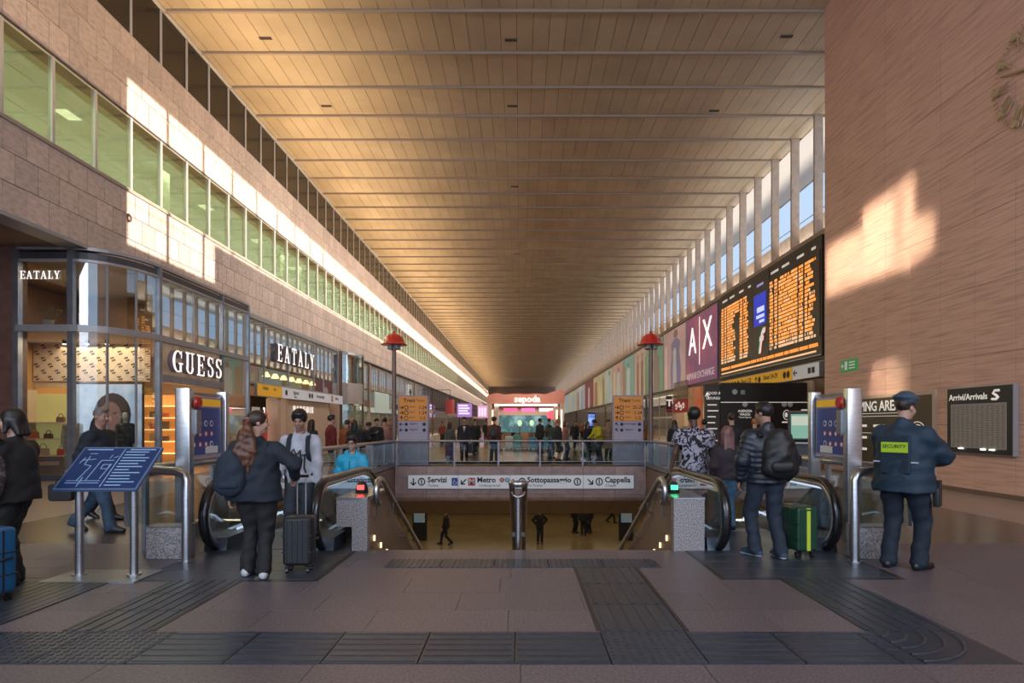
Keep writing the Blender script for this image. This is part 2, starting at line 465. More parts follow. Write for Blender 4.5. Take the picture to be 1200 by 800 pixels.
# curved corner piece: quarter-round ribs
cb = MB(); cb.box(2.665, 3.30, 3.92, 4.52, -0.025, 0.004)
for k in range(5):
    r = 0.10 + k*0.115
    arc = [(2.665 + r*math.sin(t*PI/16), 4.52 - r*math.cos(t*PI/16)) for t in range(9)]
    cb.tube([(a, b, 0.004) for a, b in arc], 0.014, n=4)
cb.build('tactile_corner_tile', M['tactile'], tp)
for y0, y1 in ((4.53, 5.2), (5.2, 5.87), (5.87, 6.54)):
    tactile_tile(0.61, 1.25, y0, y1, 'y', tp)
for k in range(5):
    tactile_tile(-1.5 + .604*k, -1.5 + .604*(k+1), 6.54, 6.95, 'dots', tp)
for y0, y1 in ((4.53, 5.03), (5.03, 5.53), (5.53, 6.02)):
    tactile_tile(-3.46, -2.82, y0, y1, 'y', tp)
for a, b in ((.58, 6.54), (1.25, 6.54), (-3.49, 6.02), (-2.82, 6.02), (2.625, 6.10)): MB().box(a, a+.035, 4.55, b, -.02, .005).build('edge_strip', M['black'], tp)
mt = MB(); mt.box(-0.675, 0.675, -0.66, 0.66, 0, 0.008)  # dark ribbed patch on the floor
for k in range(14): mt.box(-.66+k*.096, -.63+k*.096, -.64, .64, .008, .011)
tag(mt.build('floor_mat', M['tactile'], None, (-4.75, 5.3, 0.001)), 'dark grey mat lying left of the braille map stand', 'mat')

# ================================================================== SETTING: left wall
XL = -12.0
wl = MB()
wl.box(XL-.5, XL-.03, -12, 230, 6.5, 8.70)
wl.box(XL-.5, XL-.03, -12, 230, 11.02, 13.52)
wl.box(-17.6, -17.2, -12, 16.5, 0, 6.5, 1)
wl.box(-17.6, XL-.1, -12, 18.0, 6.44, 6.5, 2)
wl.box(-17.2, -13.95, 16.45, 16.9, 0, 6.45, 3)
wl.box(XL-.55, XL+.05, -12, 16.4, 6.40, 6.50, 4)
wl.box(XL-.10, XL+.02, 16.3, 230, 6.40, 6.50, 4)
wl.box(XL-.08, XL+.05, -12, 230, 8.66, 8.74, 5)
wall_left = struct('wall_left', wl, [M['joint'], M['red_wall'], M['brown_soffit'], M['red_wall'], M['grey_frame'], M['concrete']], 'long travertine clad wall with two bands of windows')
def slab_wall(parent, xf, y_start, y_end, zs, w, m, facing, obj_from, obj_to, name='stone_slab', depth=0.03, g=0.010, shift=0.5):
    """running-bond slabs on a wall plane x = xf; those between obj_from and obj_to are objects, others one mesh"""
    rest = MB(); n = 0
    for i in range(len(zs)-1):
        h = zs[i+1]-zs[i]
        me = MB().box(-depth/2, depth/2, -w/2+g, w/2-g, -h/2+g, h/2-g).mesh(name, m)
        y = y_start + (w*shift if i % 2 else 0)
        while y < y_end:
            c = (xf - facing*depth/2 + random.uniform(-.003, .003), y+w/2, zs[i]+h/2)
            if obj_from < y < obj_to and n < 298:
                obj(name, me, parent, c); n += 1
            else:
                rest.cbox(c, (depth, w-2*g, h-2*g))
            y += w
    tag(rest.build(name + '_field', m, parent), kind='stuff')
slab_wall(wall_left, XL, -12, 229, [6.5, 7.23, 7.96, 8.68], 0.68, M['stone'], 1, 13.2, 46.5)
slab_wall(wall_left, XL, -12, 229, [11.05, 11.87, 12.69, 13.52], 0.68, M['stone'], 1, 13.2, 46.5, name='upper_stone_slab')
# bands of windows: 1.535 m bays
BAY, Y0W = 1.535, 13.80
def window_band(zs, depth, mg, mf, first, last, n_obj, start, fw=0.045, ft=0.05):
    z0, z1 = zs
    fr = MB(); h = z1-z0
    fr.box(-.10, .02, -fw, fw, 0, h); fr.box(-.06, 0, fw, BAY-fw, 0, ft); fr.box(-.06, 0, fw, BAY-fw, h-ft, h)
    fm = fr.mesh('window', mf)
    pm = MB().box(-.035, -.025, fw, BAY-fw, ft, h-ft).mesh('pane', mg)
    restf = MB(); restp = MB(); n = start
    for i in range(first, last):
        y = Y0W + BAY*i
        if i < n_obj:
            w = obj('window_%d' % n, fm, None, (XL, y, z0)); tag(w, kind='structure')
            obj('pane', pm, w); n += 1
        else:
            restf.box(XL-.10, XL+.02, y-fw, y+fw, z0, z1)
            restp.box(XL-.035, XL-.025, y+fw, y+BAY-fw, z0+ft, z1-ft)
    y0 = Y0W + BAY*n_obj
    restf.box(XL-.06, XL, y0, Y0W+BAY*last, z0, z0+ft); restf.box(XL-.06, XL, y0, Y0W+BAY*last, z1-ft, z1)
    f = restf.build('far_window_frame', mf, wall_left); tag(f, kind='stuff')
    tag(restp.build('far_window_pane', mg, wall_left), kind='stuff')
    return n
nw = window_band((8.74, 11.02), 0.1, M['office_glass'], M['white_frame'], -6, 140, 58, 1)
nw = window_band((13.52, 15.42), 0.1, M['dark_glass'], M['white_frame'], -6, 140, 58, nw, fw=0.03, ft=0.03)
# stone head and rail over the clerestory
tr = MB(); tr.box(XL-.12, XL+.10, -12, 230, 15.40, 15.56); struct('trim_1', tr, M['white_frame'])
tr = MB(); tr.box(XL-.06, XL+.03, -12, 230, 10.99, 11.05); struct('trim_2', tr, M['dark_frame'])
# offices behind the lower band
of = MB(); of.box(-18.0, XL-.5, -12, 230, 8.5, 8.70, 0); of.box(-18.2, -18.0, -12, 230, 8.5, 11.3, 1); of.box(-18.2, XL-.15, -12.2, -12, 8.5, 11.3, 1)
of.box(-18.2, XL-.15, 230, 230.2, 8.5, 11.3, 1)
struct('wall_office', of, [M['brown_soffit'], M['office_wall']])
oc = MB(); oc.box(-18.2, XL-.12, -12, 230, 11.22, 11.4); oc.box(-18.2, -12.5, -12, 230, 13.4, 13.5)
office_ceiling = struct('ceiling_office', oc, M['office_ceiling'])
tm = MB().box(-.72, .72, -.72, .72, -.02, 0).mesh('ceiling_tile', M['office_ceiling'])
for i in range(36):
    for j in range(4):
        obj('ceiling_tile', tm, office_ceiling, (-12.95 - 1.5*j, 10.2 + 1.5*i, 11.22))
lt = MB(); lt.box(-.20, .20, -.32, .32, -.03, 0)
lpm = lt.mesh('ceiling_light', flat('panel_light', (1.0,1.0,.85), emit=1.2))
for k, (a, b) in enumerate(((-14.1, 18.6), (-14.0, 26.6), (-13.9, 31.5), (-14.1, 37.0), (-13.8, 43.5), (-14.2, 50.0), (-14.0, 57.0), (-13.8, 64.0))):
    o = obj('ceiling_light', lpm, None, (a, b, 11.20))
    tag(o, 'lit square ceiling panel behind the %s office window group from the left' % ('first second third fourth fifth sixth seventh eighth'.split()[k]), 'light', 'office ceiling lights')
pb = MB(); pb.box(-.05, .05, -.30, .30, 0, 2.2); pb.box(.05, .07, -.06, .06, 1.0, 1.25)
pbm = pb.mesh('office_door', M['white'])
for k, y in enumerate((22.1, 33.2, 35.6, 47.0, 62.5)):
    o = obj('white_door', pbm, None, (-13.2, y, 8.72))
    tag(o, 'white office door standing open behind green window, %s of five along the band' % ('first second third fourth fifth'.split()[k]), 'door', 'white office doors')
# upper void behind the dark clerestory
uv = MB(); uv.box(-12.6, -12.5, -12, 230, 13.5, 15.6); struct('wall_clerestory', uv, M['dark_frame'])

# ================================================================== SETTING: ceiling
ZC, XR = 15.5, 13.4
cb = MB(); cb.box(-12.6, XR+3.45, -12, 230, ZC+.03, ZC+.4)
cb.box(XR+.35, XR+3.4, -12, 230, ZC-.05, ZC-.03, 1)  # pale sheet, daylight bounced up from outside is put into its colour
ceiling = struct('ceiling', cb, [M['dark_gap'], mat('canopy_soffit', (.80,.76,.70), .7)], 'long flat hall ceiling of pale metal panels between ribs')
RIB, YR0, PW = 2.283, 20.1 - 2.283*14, 0.577
rib_y = [YR0 + RIB*i for i in range(0, 107)]
rm = MB().box(-12.55, XR+.1, -.05, .05, -.10, .04).mesh('ceiling_rib', M['beam'])
rm2 = MB().box(XR+.1, XR+3.4, -.05, .05, -.06, .04).mesh('ceiling_rib', M['beam'])
for y in rib_y:
    obj('ceiling_rib', rm, ceiling, (0, y, ZC))
pm = MB().box(-PW/2+.008, PW/2-.008, -RIB/2+.12, RIB/2-.07, -.02, .03).mesh('ceiling_panel', M['plank'])
rest = MB(); n = 0
for i, y in enumerate(rib_y):
    for j in range(50):
        x = -12.25 + PW*(j+.5)
        if x > XR+3.3: continue
        c = (x + (0 if x < XR-.3 else 0), y+RIB/2, ZC + random.uniform(-.004, .004))
        vis = y > 16 and x < XR-.2
        if vis and n < 298:
            obj('ceiling_panel', pm, ceiling, c); n += 1
        else:
            rest.cbox((c[0], c[1], c[2]+.005), (PW-.016, RIB-.20, .05))
tag(rest.build('ceiling_panel_field', M['plank'], ceiling), kind='stuff')
vm = MB().box(-.22, .22, -.02, .02, -.03, 0).box(-.22, .22, .07, .11, -.03, 0).mesh('ceiling_vent', M['dark_gap'])
for k, (x, y) in enumerate(((-.35, 21.6), (-.35, 26.1), (9.55, 21.4), (8.6, 26.5), (-8.5, 26.1), (-.35, 35.0), (-9.2, 21.5), (-.35, 48.9), (-.35, 62.6))):
    o = obj('ceiling_vent', vm, None, (x, y, ZC-.02))
    tag(o, ('small paired slot vent in the %s ceiling bay' % ('nearest middle,second middle,nearest right,second right,second left,third middle,nearest left,fourth middle,fifth middle'.split(',')[k])), 'vent', 'ceiling slot vents')

# ================================================================== SETTING: right side
wr = MB()
wr.box(10.24, 13.9, -12, 20.0, 0, ZC, 0)
wr.box(10.2, 13.9, 19.985, 20.03, 0, ZC, 1)
wall_right = struct('wall_right', wr, [M['joint'], M['vein']], 'tall block clad in warm veined travertine')
zz = [0, 1.55, 3.1, 4.65, 6.2, 7.75, 9.3, 10.85, 12.4, 13.95, 15.5]
slab_wall(wall_right, 10.2, -11.9, 19.0, zz, 1.1, M['vein'], -1, -14, 60, name='travertine_slab', depth=.04, g=.004, shift=.0)
bb = MB(); bb.box(10.16, 10.21, -12, 20, 0, .10); struct('baseboard_right', bb, M['brown_wall'])
hb = MB()
hb.box(13.05, 13.45, 20, 230, 4.35, 9.75, 0)              # spandrel behind the boards and banners
hb.box(13.0, 14.7, 20, 230, 9.70, 9.95, 1)                # ledge
hb.box(14.45, 14.7, 25.6, 230, 9.9, 11.62, 1)             # parapet outside
hb.box(13.05, 13.5, 20, 38.8, 0, 4.4, 2)
hb.box(12.96, 13.05, 26.5, 27.3, 0, 3.5, 3)
hall_right = struct('wall_far_right', hb, [M['dark_frame'], M['concrete'], M['brown_wall'], M['cream']], 'right hall wall with stone ledge under the tall columns')
cm = MB(); cm.box(-.16, .22, -.07, .07, 0, ZC-9.9)
for k in range(9): cm.cyl((-.17, 0, .5+.6*k), (-.155, 0, .5+.6*k), .03, n=6)
cmm = cm.mesh('column', M['column'])
for y in rib_y:
    if y > 20.2: obj('column', cmm, hall_right, (XR, y, 9.9))
# soffit edge outside, glazing bars between columns
gb = MB()
for z in (11.3, 12.9): gb.box(XR+.24, XR+.26, 20, 230, z, z+.03)
tag(gb.build('glazing_bar', M['dark_frame'], hall_right))
# far end of the hall
fe = MB(); fe.box(-19, 19, 230, 230.4, 0, 16); struct('wall_back', fe, mat('far_wall', (.42,.30,.25), .7))
# ends of the shop depth
se = MB(); se.box(-19.2, -19.0, 18, 230, 0, 6.5, 0); se.box(-19.2, XL-.1, 16.6, 230, 6.42, 6.5, 0)
struct('wall_shop_left', se, M['brown_soffit'])
se = MB(); se.box(18.0, 18.2, 20, 230, 0, 4.5, 0); se.box(13.4, 18.2, 20, 230, 4.36, 4.5, 0)
struct('wall_shop_right', se, M['brown_soffit'])

# ================================================================== SETTING: opening, stairs, underpass
us = MB()
us.box(-26, 26, 16.4, 62, LOW-.3, LOW, 0)
us.box(-26, 26, 61.6, 62, LOW, -1.9, 1)
us.box(-26.2, -26, 16, 62, LOW, -1.9, 1); us.box(26, 26.2, 16, 62, LOW, -1.9, 1)
us.box(-26, 26, 24.4, 62, -2.05, -1.9, 1)
us.box(-26, -OPX-.3, 16.2, 16.5, LOW, -.3, 1); us.box(OPX+.3, 26, 16.2, 16.5, LOW, -.3, 1)
struct('floor_underpass', us, [mat('underpass_floor', (0.30,0.22,0.125), 0.18, col2=(0.24,0.17,0.09), scale=.6, var=0), M['brown_soffit']], 'shiny brown floor of the underpass below the stairs')
for sgn, nm in ((-1, 'left'), (1, 'right')):
    b = MB()
    x0, x1 = sorted((sgn*OPX, sgn*(OPX+.3)))
    b.box(x0, x1, OPY0, OPY1+.4, LOW, -.02, 0)
    w = struct('wall_stair_%s' % nm, b, [M['brown_wall']])
    for i in range(6):
        for j in range(3):
            p = MB(); p.box(-.012, .012, -1.16, 1.16, -.70, .70)
            p.build('stone_panel', M['brown_wall'], w, (sgn*(OPX-.012), OPY0+1.4+2.35*i, -.74-1.42*j))
fascia = MB()
prof = [(22.0, 0.0), (22.0, -1.0), (22.03, -1.12), (22.12, -1.22), (22.26, -1.28), (22.45, -1.32), (24.2, -2.02), (24.6, -2.02), (24.6, 0.0)]
fascia.prism([(a, b) for a, b in prof], (-OPX, 0, 0), (0,1,0), (0,0,1), (2*OPX, 0, 0), 0)
beam = struct('wall_underpass_fascia', fascia, [M['joint']], 'purple brown stone beam across the far end of the stairwell')
for k in range(8):
    x0 = -OPX + 1.155*k
    p = MB(); p.box(x0+.006, x0+1.149, 21.97, 22.0, -.42, -.005); p.box(x0+.006, x0+1.149, 21.97, 22.0, -1.0, -.43)
    q = [(21.97, -1.01), (22.0, -1.14), (22.11, -1.25), (22.26, -1.31), (22.45, -1.35), (22.45, -1.30), (22.1, -1.2), (22.02, -1.05), (22.0, -1.0)]
    p.prism(q, (x0+.006, 0, 0), (0,1,0), (0,0,1), (1.143, 0, 0))
    p.build('stone_panel', M['porphyry'], beam)
    r = MB(); q = [(22.46, -1.36), (24.19, -2.06), (24.19, -2.02), (22.46, -1.32)]
    r.prism(q, (x0+.006, 0, 0), (0,1,0), (0,0,1), (1.143, 0, 0)); r.build('soffit_panel', M['brown_wall'], beam)
# stairs (they start at the near edge and run down away from it)
st = thing('staircase', 'wide granite staircase leading down between the two escalators', 'stairs', (0, OPY0, 0))
NS = 28; RI, GO = 4.5/NS, 0.32
sm = MB().box(-1.95, 1.95, 0, GO+.02, -RI, 0).mesh('step', M['granite'])
for i in range(NS-1):
    obj('step', sm, st, (0, GO*i, -RI*(i+1)))
mb = MB(); mb.prism([(0, 0), (0, -.4), (GO*NS, -4.5), (GO*NS, -4.5+.05), (.05, -RI)], (-1.9, 0, -RI), (0,1,0), (0,0,1), (3.8, 0, 0)); mb.build('stair_core', M['brown_wall'], st)
# walls between stairs and escalators, top running down with the steps
for sgn in (-1, 1):
    b = MB(); x0 = sgn*1.96; SL = RI/GO
    poly = [(8.46, .60), (8.9, .40), (8.9+ (4.5)/SL - 1.2, -3.9), (17.6, LOW), (OPY0+.01, LOW), (OPY0+.01, -.37), (8.46, -.37)]
    b.prism(poly, (x0, 0, 0), (0,1,0), (0,0,1), (sgn*.36, 0, 0), 0)
    w = struct('wall_%s_stringer' % ('left' if sgn < 0 else 'right'), b, M['brown_wall'])
    for k in range(3):                                     # little step lights
        s = MB(); s.box(-.01, .01, -.012, .012, -.035, .035)
        o = s.build('step_light', flat('step_glow', (1.0,.72,.40), emit=1.6), None, (sgn*1.875, 7.67+.36*k, .11-.165*k))
        tag(o, 'small lit step light in the %s stair wall, %s from the top' % ('left' if sgn < 0 else 'right', ('first','second','third')[k]), 'light', 'step lights')
# ================================================================== LEFT SHOPS
def ribbon(mb, pts, th, z0, z1, m=0, smooth=True):
    """upright wall strip along plan points, with thickness"""
    P = [Vector((a, b, 0)) for a, b in pts]; n = len(P); L_ = []; R_ = []
    for i, p in enumerate(P):
        t = (P[min(i+1, n-1)] - P[max(i-1, 0)]).normalized(); q = Vector((-t.y, t.x, 0))*th/2
        L_.append(p+q); R_.append(p-q)
    vs = []
    for z in (z0, z1):
        vs += [(p.x, p.y, z) for p in L_] + [(p.x, p.y, z) for p in R_]
    fs = []
    for i in range(n-1):
        fs += [(i, i+1, 2*n+i+1, 2*n+i), (n+i+1, n+i, 3*n+i, 3*n+i+1), (2*n+i, 2*n+i+1, 3*n+i+1, 3*n+i), (i+1, i, n+i, n+i+1)]
    fs += [(0, 2*n, 3*n, n), (n-1, 2*n-1, 4*n-1, 3*n-1)]
    mb.add(vs, fs, m, False)
    return mb
A_, B_, C_, D_, E_, F_ = (-13.9, 16.5), (-12.4, 16.5), (-11.15, 18.4), (-11.15, 22.3), (-11.15, 24.4), (-12.0, 24.4)
ARC = [(-12.4 + 1.25*math.sin(t*PI/20), 18.4 - 1.9*math.cos(t*PI/20)) for t in range(11)]
bq = thing('corner_boutique', 'two storey glass corner shop with curved window and white serif letters', 'shop front', (0,0,0))
def part_ribbon(name, pts, th, z0, z1, m, parent=bq):
    return ribbon(MB(), pts, th, z0, z1).build(name, m, parent)
FULL = [A_, B_] + ARC[1:] + [D_, E_, F_]
part_ribbon('roof_band', FULL, .14, 6.37, 6.46, M['grey_frame'])
part_ribbon('upper_rail', FULL, .10, 6.05, 6.12, M['grey_frame'])
part_ribbon('floor_band', FULL, .18, 4.12, 4.30, M['grey_frame'])
part_ribbon('plinth', [A_, B_] + ARC[1:], .16, 0, .16, M['dark_frame'])
part_ribbon('plinth', [(-11.15, 22.3), E_, F_], .16, 0, .16, M['dark_frame'])
for pts in ([A_, B_], ARC[:5], ARC[4:8], ARC[7:], [C_, D_], [D_, E_], [E_, F_]):
    part_ribbon('glass_pane', pts, .02, 4.3, 6.05, M['shop_glass'])
    if pts[0] != C_: part_ribbon('glass_pane', pts, .02, .16, 4.12, M['glass'])
for (a, b), w in ((A_, .16), (B_, .15), (C_, .15), (D_, .12), (E_, .14)):
    p = MB(); p.box(-w/2, w/2, -w/2, w/2, 0, 6.4); p.build('post', M['steel_d'], bq, (a, b, 0))
for (a, b) in (ARC[4], ARC[7]):
    p = MB(); p.box(-.025, .025, -.025, .025, 0.1, 6.1); p.build('slim_post', M['grey_frame'], bq, (a, b, 0))
for (a, b) in ((-11.15, 20.3), (-11.15, 23.35)):
    p = MB(); p.box(-.02, .02, -.02, .02, 4.3, 6.1); p.build('slim_post', M['grey_frame'], bq, (a, b, 0))
p = MB(); p.box(-11.28, -11.06, 18.45, 22.28, 2.86, 3.10); p.build('sign_bar', M['steel_d'], bq)
p = MB(); p.box(-11.30, -11.22, 18.45, 22.28, 3.10, 4.12); p.build('fascia', mat('boutique_fascia', (0.52,0.38,0.26), 0.5, col2=(0.34,0.24,0.16), scale=2.5, emit=.22), bq)  # faint emission stands in for warm light falling on the fascia
# roof slab of the corner
p = MB(); p.prism([A_, B_] + ARC[1:] + [D_, E_, (-12.05, 24.4), (-13.9, 24.4)], (0,0,6.12), (1,0,0), (0,1,0), (0,0,.2)); p.build('roof', M['dark_frame'], bq)
p = MB(); p.prism([A_, B_] + ARC[1:] + [D_, E_, (-12.05, 24.4), (-17, 24.4), (-17, 16.9), (-13.95, 16.9)], (0,0,4.14), (1,0,0), (0,1,0), (0,0,.14)); p.build('storey_floor', M['cream'], bq)
# serif capitals, cut from strokes (x to the right, y up; unit height)
def serif_letter(ch):
    P = []
    def bar(x0, x1, y0, y1): P.append([(x0,y0),(x1,y0),(x1,y1),(x0,y1)])
    def dia(x0, y0, x1, y1, w0, w1): P.append([(x0-w0/2,y0),(x0+w0/2,y0),(x1+w1/2,y1),(x1-w1/2,y1)])
    def arc(cx, cy, rx, ry, a0, a1, wth, n=12):
        for i in range(n):
            q = []
            for t, s_ in ((i, 1), (i+1, 1), (i+1, -1), (i, -1)):
                f = t/n; a = math.radians(a0 + (a1-a0)*f)
                w = wth*(.30 + .70*abs(math.cos(a)))
                q.append((cx + (rx + s_*w/2)*math.cos(a), cy + (ry + s_*w/2*.8)*math.sin(a)))
            P.append(q)
    w = .17; t = .07
    if ch == 'E':
        bar(.10,.27,0,1); bar(0,.66,0,t); bar(0,.66,1-t,1); bar(.27,.50,.47,.54); bar(.58,.66,0,.24); bar(.58,.66,.76,1); bar(.46,.52,.37,.64); wd = .68
    elif ch == 'A':
        dia(.12,0,.36,1,.09,.10); dia(.64,0,.38,1,.20,.12); bar(.2,.55,.30,.37); bar(0,.27,0,t); bar(.46,.80,0,t); wd = .80
    elif ch == 'T':
        bar(.28,.45,0,1); bar(0,.73,1-t,1); bar(.16,.57,0,t); bar(0,.08,.74,1); bar(.65,.73,.74,1); wd = .74
    elif ch == 'L':
        bar(.10,.27,0,1); bar(0,.64,0,t); bar(0,.38,1-t,1); bar(.56,.64,0,.28); wd = .66
    elif ch == 'Y':
        bar(.28,.45,0,.5); dia(.34,.42,.12,1,.17,.2); dia(.38,.42,.62,1,.1,.09); bar(.16,.57,0,t); bar(0,.28,1-t,1); bar(.48,.76,1-t,1); wd = .76
    elif ch == 'U':
        bar(.09,.26,.3,1); bar(.52,.61,.3,1); bar(0,.36,1-t,1); bar(.42,.72,1-t,1); arc(.355,.32,.22,.28,180,360,.17); wd = .73
    elif ch == 'G':
        arc(.42,.5,.33,.46,50,310,.19,18); bar(.52,.68,.05,.42); bar(.44,.78,.38,.45); bar(.62,.69,.66,.98); wd = .78
    elif ch == 'S':
        arc(.29,.745,.19,.22,40,250,.17); arc(.29,.265,.20,.23,-140,80,.17); bar(.46,.53,.70,.98); bar(.03,.10,.02,.32)
        P.append([(.10,.60),(.30,.47),(.48,.40),(.42,.50),(.28,.56),(.16,.68)]); wd = .56
    return P, wd
def serif_word(word, parent, origin, udir, height, depth, nrm, name='letter', gap=.18, mats=None):
    """each letter a mesh part; udir is the reading direction, nrm faces the reader"""
    mats = mats or [M['letter_white'], M['letter_side']]
    x = 0.0
    for ch in word:
        polys, wd = serif_letter(ch)
        mb = MB(); u = Vector(udir)*height; v = Vector((0,0,height)); n = Vector(nrm)
        for q, p in enumerate(polys):
            o = n*(depth + .0008*q)
            a = [u*c[0] + v*c[1] for c in p]
            k = len(a)
            mb.add([e + o for e in a], [tuple(range(k))], 0)
            mb.add([e + o*.96 for e in a] + a, [(i, (i+1) % k, k+(i+1) % k, k+i) for i in range(k)], 1)
        mb.build(name, mats, parent, Vector(origin) + Vector(udir)*x*height)
        x += wd + gap
serif_word('GUESS', bq, (-11.2, 18.95, 3.22), (0,1,0), .72, .16, (1,0,0), gap=.24)
serif_word('EATALY', bq, (-13.78, 16.47, 5.56), (1,0,0), .22, .03, (0,-1,0), gap=.12)
# interior of the corner shop
it = MB()
it.box(-17, -11.2, 24.2, 24.35, 0.0, 6.3, 0)       # rear wall
it.box(-15.6, -15.5, 16.9, 24.2, 0, 4.1, 1)
it.box(-15.5, -13.92, 19.0, 19.1, 2.72, 4.12, 0)
it.box(-17, -16.9, 16.9, 24.2, 4.3, 6.3, 2); it.box(-17, -11.9, 22.5, 22.6, 4.3, 6.3, 2)
it.box(-13.9, -11.4, 21.4, 21.5, .0, 2.6, 1)
tag(it.build('interior_walls', [M['shop_wall'], mat('amber_wall', (0.55,0.30,0.10), .6), mat('cafe_wall', (0.20,0.12,0.065), .6, col2=(.12,.07,.04), scale=1.2)], bq))
# patterned band above the window display: lattice with dark four-dot motifs
wp = MB(); wp.box(-15.45, -11.75, 18.95, 18.98, 2.92, 4.11, 0)
for k in range(-8, 22):
    for sg in (1, -1):
        x0 = -15.45 + .31*k
        a, b = (x0, 2.93), (x0 + sg*.0 + 1.17*sg, 4.10)
        # clip to the band
        for t0 in range(6):
            p = (a[0] + (b[0]-a[0])*t0/6, a[1] + (b[1]-a[1])*t0/6); q = (a[0] + (b[0]-a[0])*(t0+1)/6, a[1] + (b[1]-a[1])*(t0+1)/6)
            if min(p[0], q[0]) > -15.44 and max(p[0], q[0]) < -11.76:
                wp.prism([(p[0]-.006, p[1]), (p[0]+.006, p[1]), (q[0]+.006, q[1]), (q[0]-.006, q[1])], (0, 18.948, 0), (1,0,0), (0,0,1), (0, .003, 0), 2)
for r in range(6):
    for c in range(9):
        cx, cz = -15.35 + .44*c + (.22 if r % 2 else 0), 3.02 + .20*r
        if cx > -11.82 or cz > 4.05: continue
        for dx, dz in ((-.055,.03),(.005,.045),(-.005,-.045),(.055,-.03)):
            wp.prism([(cx+dx+.032*math.cos(t*PI/3), cz+dz+.032*math.sin(t*PI/3)) for t in range(6)], (0, 18.944, 0), (1,0,0), (0,0,1), (0, .006, 0), 1)
tag(wp.build('patterned_band', [mat('band_cream', (0.62,0.50,0.40), .7), flat('band_dark', (0.07,0.05,0.06)), flat('band_line', (0.42,0.33,0.28))], bq), kind='stuff')
for k, x in enumerate((-13.9, -13.2, -12.6)):
    d = MB(); d.cyl((x, 18.2, 4.0), (x, 18.2, 4.12), .06, .06, n=10); d.cyl((x, 18.2, 3.985), (x, 18.2, 4.0), .05, n=10, m=1)
    tag(d.build('spotlight', [M['black'], M['lamp_white']]), '%s of the three spotlights on the shop window ceiling' % ('left','middle','right')[k], 'light', 'window spotlights')
# big backlit portrait picture in the window
pp = thing('portrait_screen', 'large pale blue backlit picture of a dark haired woman behind the shop window', 'poster', (-12.82, 18.6, 0.30))
p = MB(); p.box(-1.06, 1.06, 0, .08, 0, 2.55); p.build('frame', M['dark_frame'], pp)
p = MB(); p.box(-1.03, 1.03, -.01, 0, .03, 2.5); p.build('picture', mat('portrait_backdrop', (0.30,0.40,0.62), .5, col2=(.50,.58,.72), scale=2.2, coords='object', emit=.45), pp)
p = MB(); 
def ell(mb, cx, cz, rx, rz, y, m, n=20, th=.003): mb.prism([(cx+rx*math.cos(2*PI*t/n), cz+rz*math.sin(2*PI*t/n)) for t in range(n)], (0,y,0), (1,0,0), (0,0,1), (0,th,0), m)
ell(p, .12, 1.55, .58, .68, -.014, 0); ell(p, .12, .7, .75, .75, -.0142, 0)
ell(p, .06, 1.50, .34, .46, -.018, 1); ell(p, -.07, 1.6, .065, .03, -.021, 0); ell(p, .2, 1.6, .065, .03, -.021, 0); ell(p, .06, 1.27, .11, .035, -.021, 2); ell(p, .05, 1.44, .05, .08, -.020, 3)
p.build('portrait_print', [flat('print_hair', (0.045,0.035,0.045), emit=.05), flat('print_skin', (0.20,0.115,0.105), emit=.3), flat('print_lips', (0.25,0.08,0.09), emit=.3), flat('print_nose', (0.36,0.21,0.18), emit=.3)], pp)
# shelves with bags
sh = thing('display_shelf', 'lit yellow green shelf unit with handbags in the shop window', 'shelf', (-14.55, 18.3, 0))
p = MB(); p.box(-.62, .62, .38, .42, .62, 2.5); p.build('back_panel', mat('shelf_back', (0.55,0.48,0.18), .6, emit=.30), sh)
for z in (.60, 1.12, 1.62): MB().box(-.62, .62, -.1, .4, z-.03, z).build('shelf', M['cream'], sh)
MB().box(-.62, .62, -.05, .4, 0, .56).build('drawer_unit', mat('drawer', (0.16,0.12,0.10), .6), sh)
MB().box(-.35, .45, -.12, -.05, .30, .42).build('drawer', mat('drawer_front', (0.34,0.26,0.2), .6), sh)
MB().box(-.66, -.60, -.1, .42, 0, 2.62).build('side', M['cream'], sh)
def handbag(label, loc, w, h, col, rz=0):
    t = thing('handbag', label, 'bag', loc, rz, 'handbags in the shop window')
    p = MB(); p.prism([(-w/2,0),(w/2,0),(w*.42,h),(-w*.42,h)], (0,-.05,0), (1,0,0), (0,0,1), (0,.10,0)); p.build('body', flat('bag_leather', col, .45), t)
    p = MB(); p.tube([(w*.30*math.cos(a), 0, h + w*.42*math.sin(a)) for a in [PI*i/8 for i in range(9)]], .012, n=6); p.build('handle', flat('bag_handle', tuple(c*.6 for c in col), .45), t)
for a in (('tan handbag at the left of the upper shelf', (-14.95, 18.35, 1.12), .28, .2, (.42,.13,.03)), ('dark brown handbag in the middle of the upper shelf', (-14.5, 18.35, 1.12), .24, .15, (.10,.05,.03)),
          ('red handbag at the right of the middle shelf', (-14.1, 18.35, .60), .24, .2, (.45,.05,.02)), ('cream handbag in the centre of the middle shelf', (-14.62, 18.3, .60), .34, .22, (.45,.33,.22)),
          ('black handbag at the left of the middle shelf', (-15.0, 18.35, .60), .22, .18, (.03,.025,.025)), ('small brown bag on top shelf by the post', (-14.12, 18.35, 1.62), .24, .16, (.20,.10,.04))):
    handbag(*a)
fp = thing('potted_plant', 'green leafy plant in a pale pot on the upper window sill', 'plant', (-13.45, 17.0, 4.30))
p = MB(); p.lathe([(0,0),(.10,0),(.15,.22),(.13,.22),(.12,.2),(0,.2)], n=14); p.build('pot', M['concrete'], fp)
p = MB()
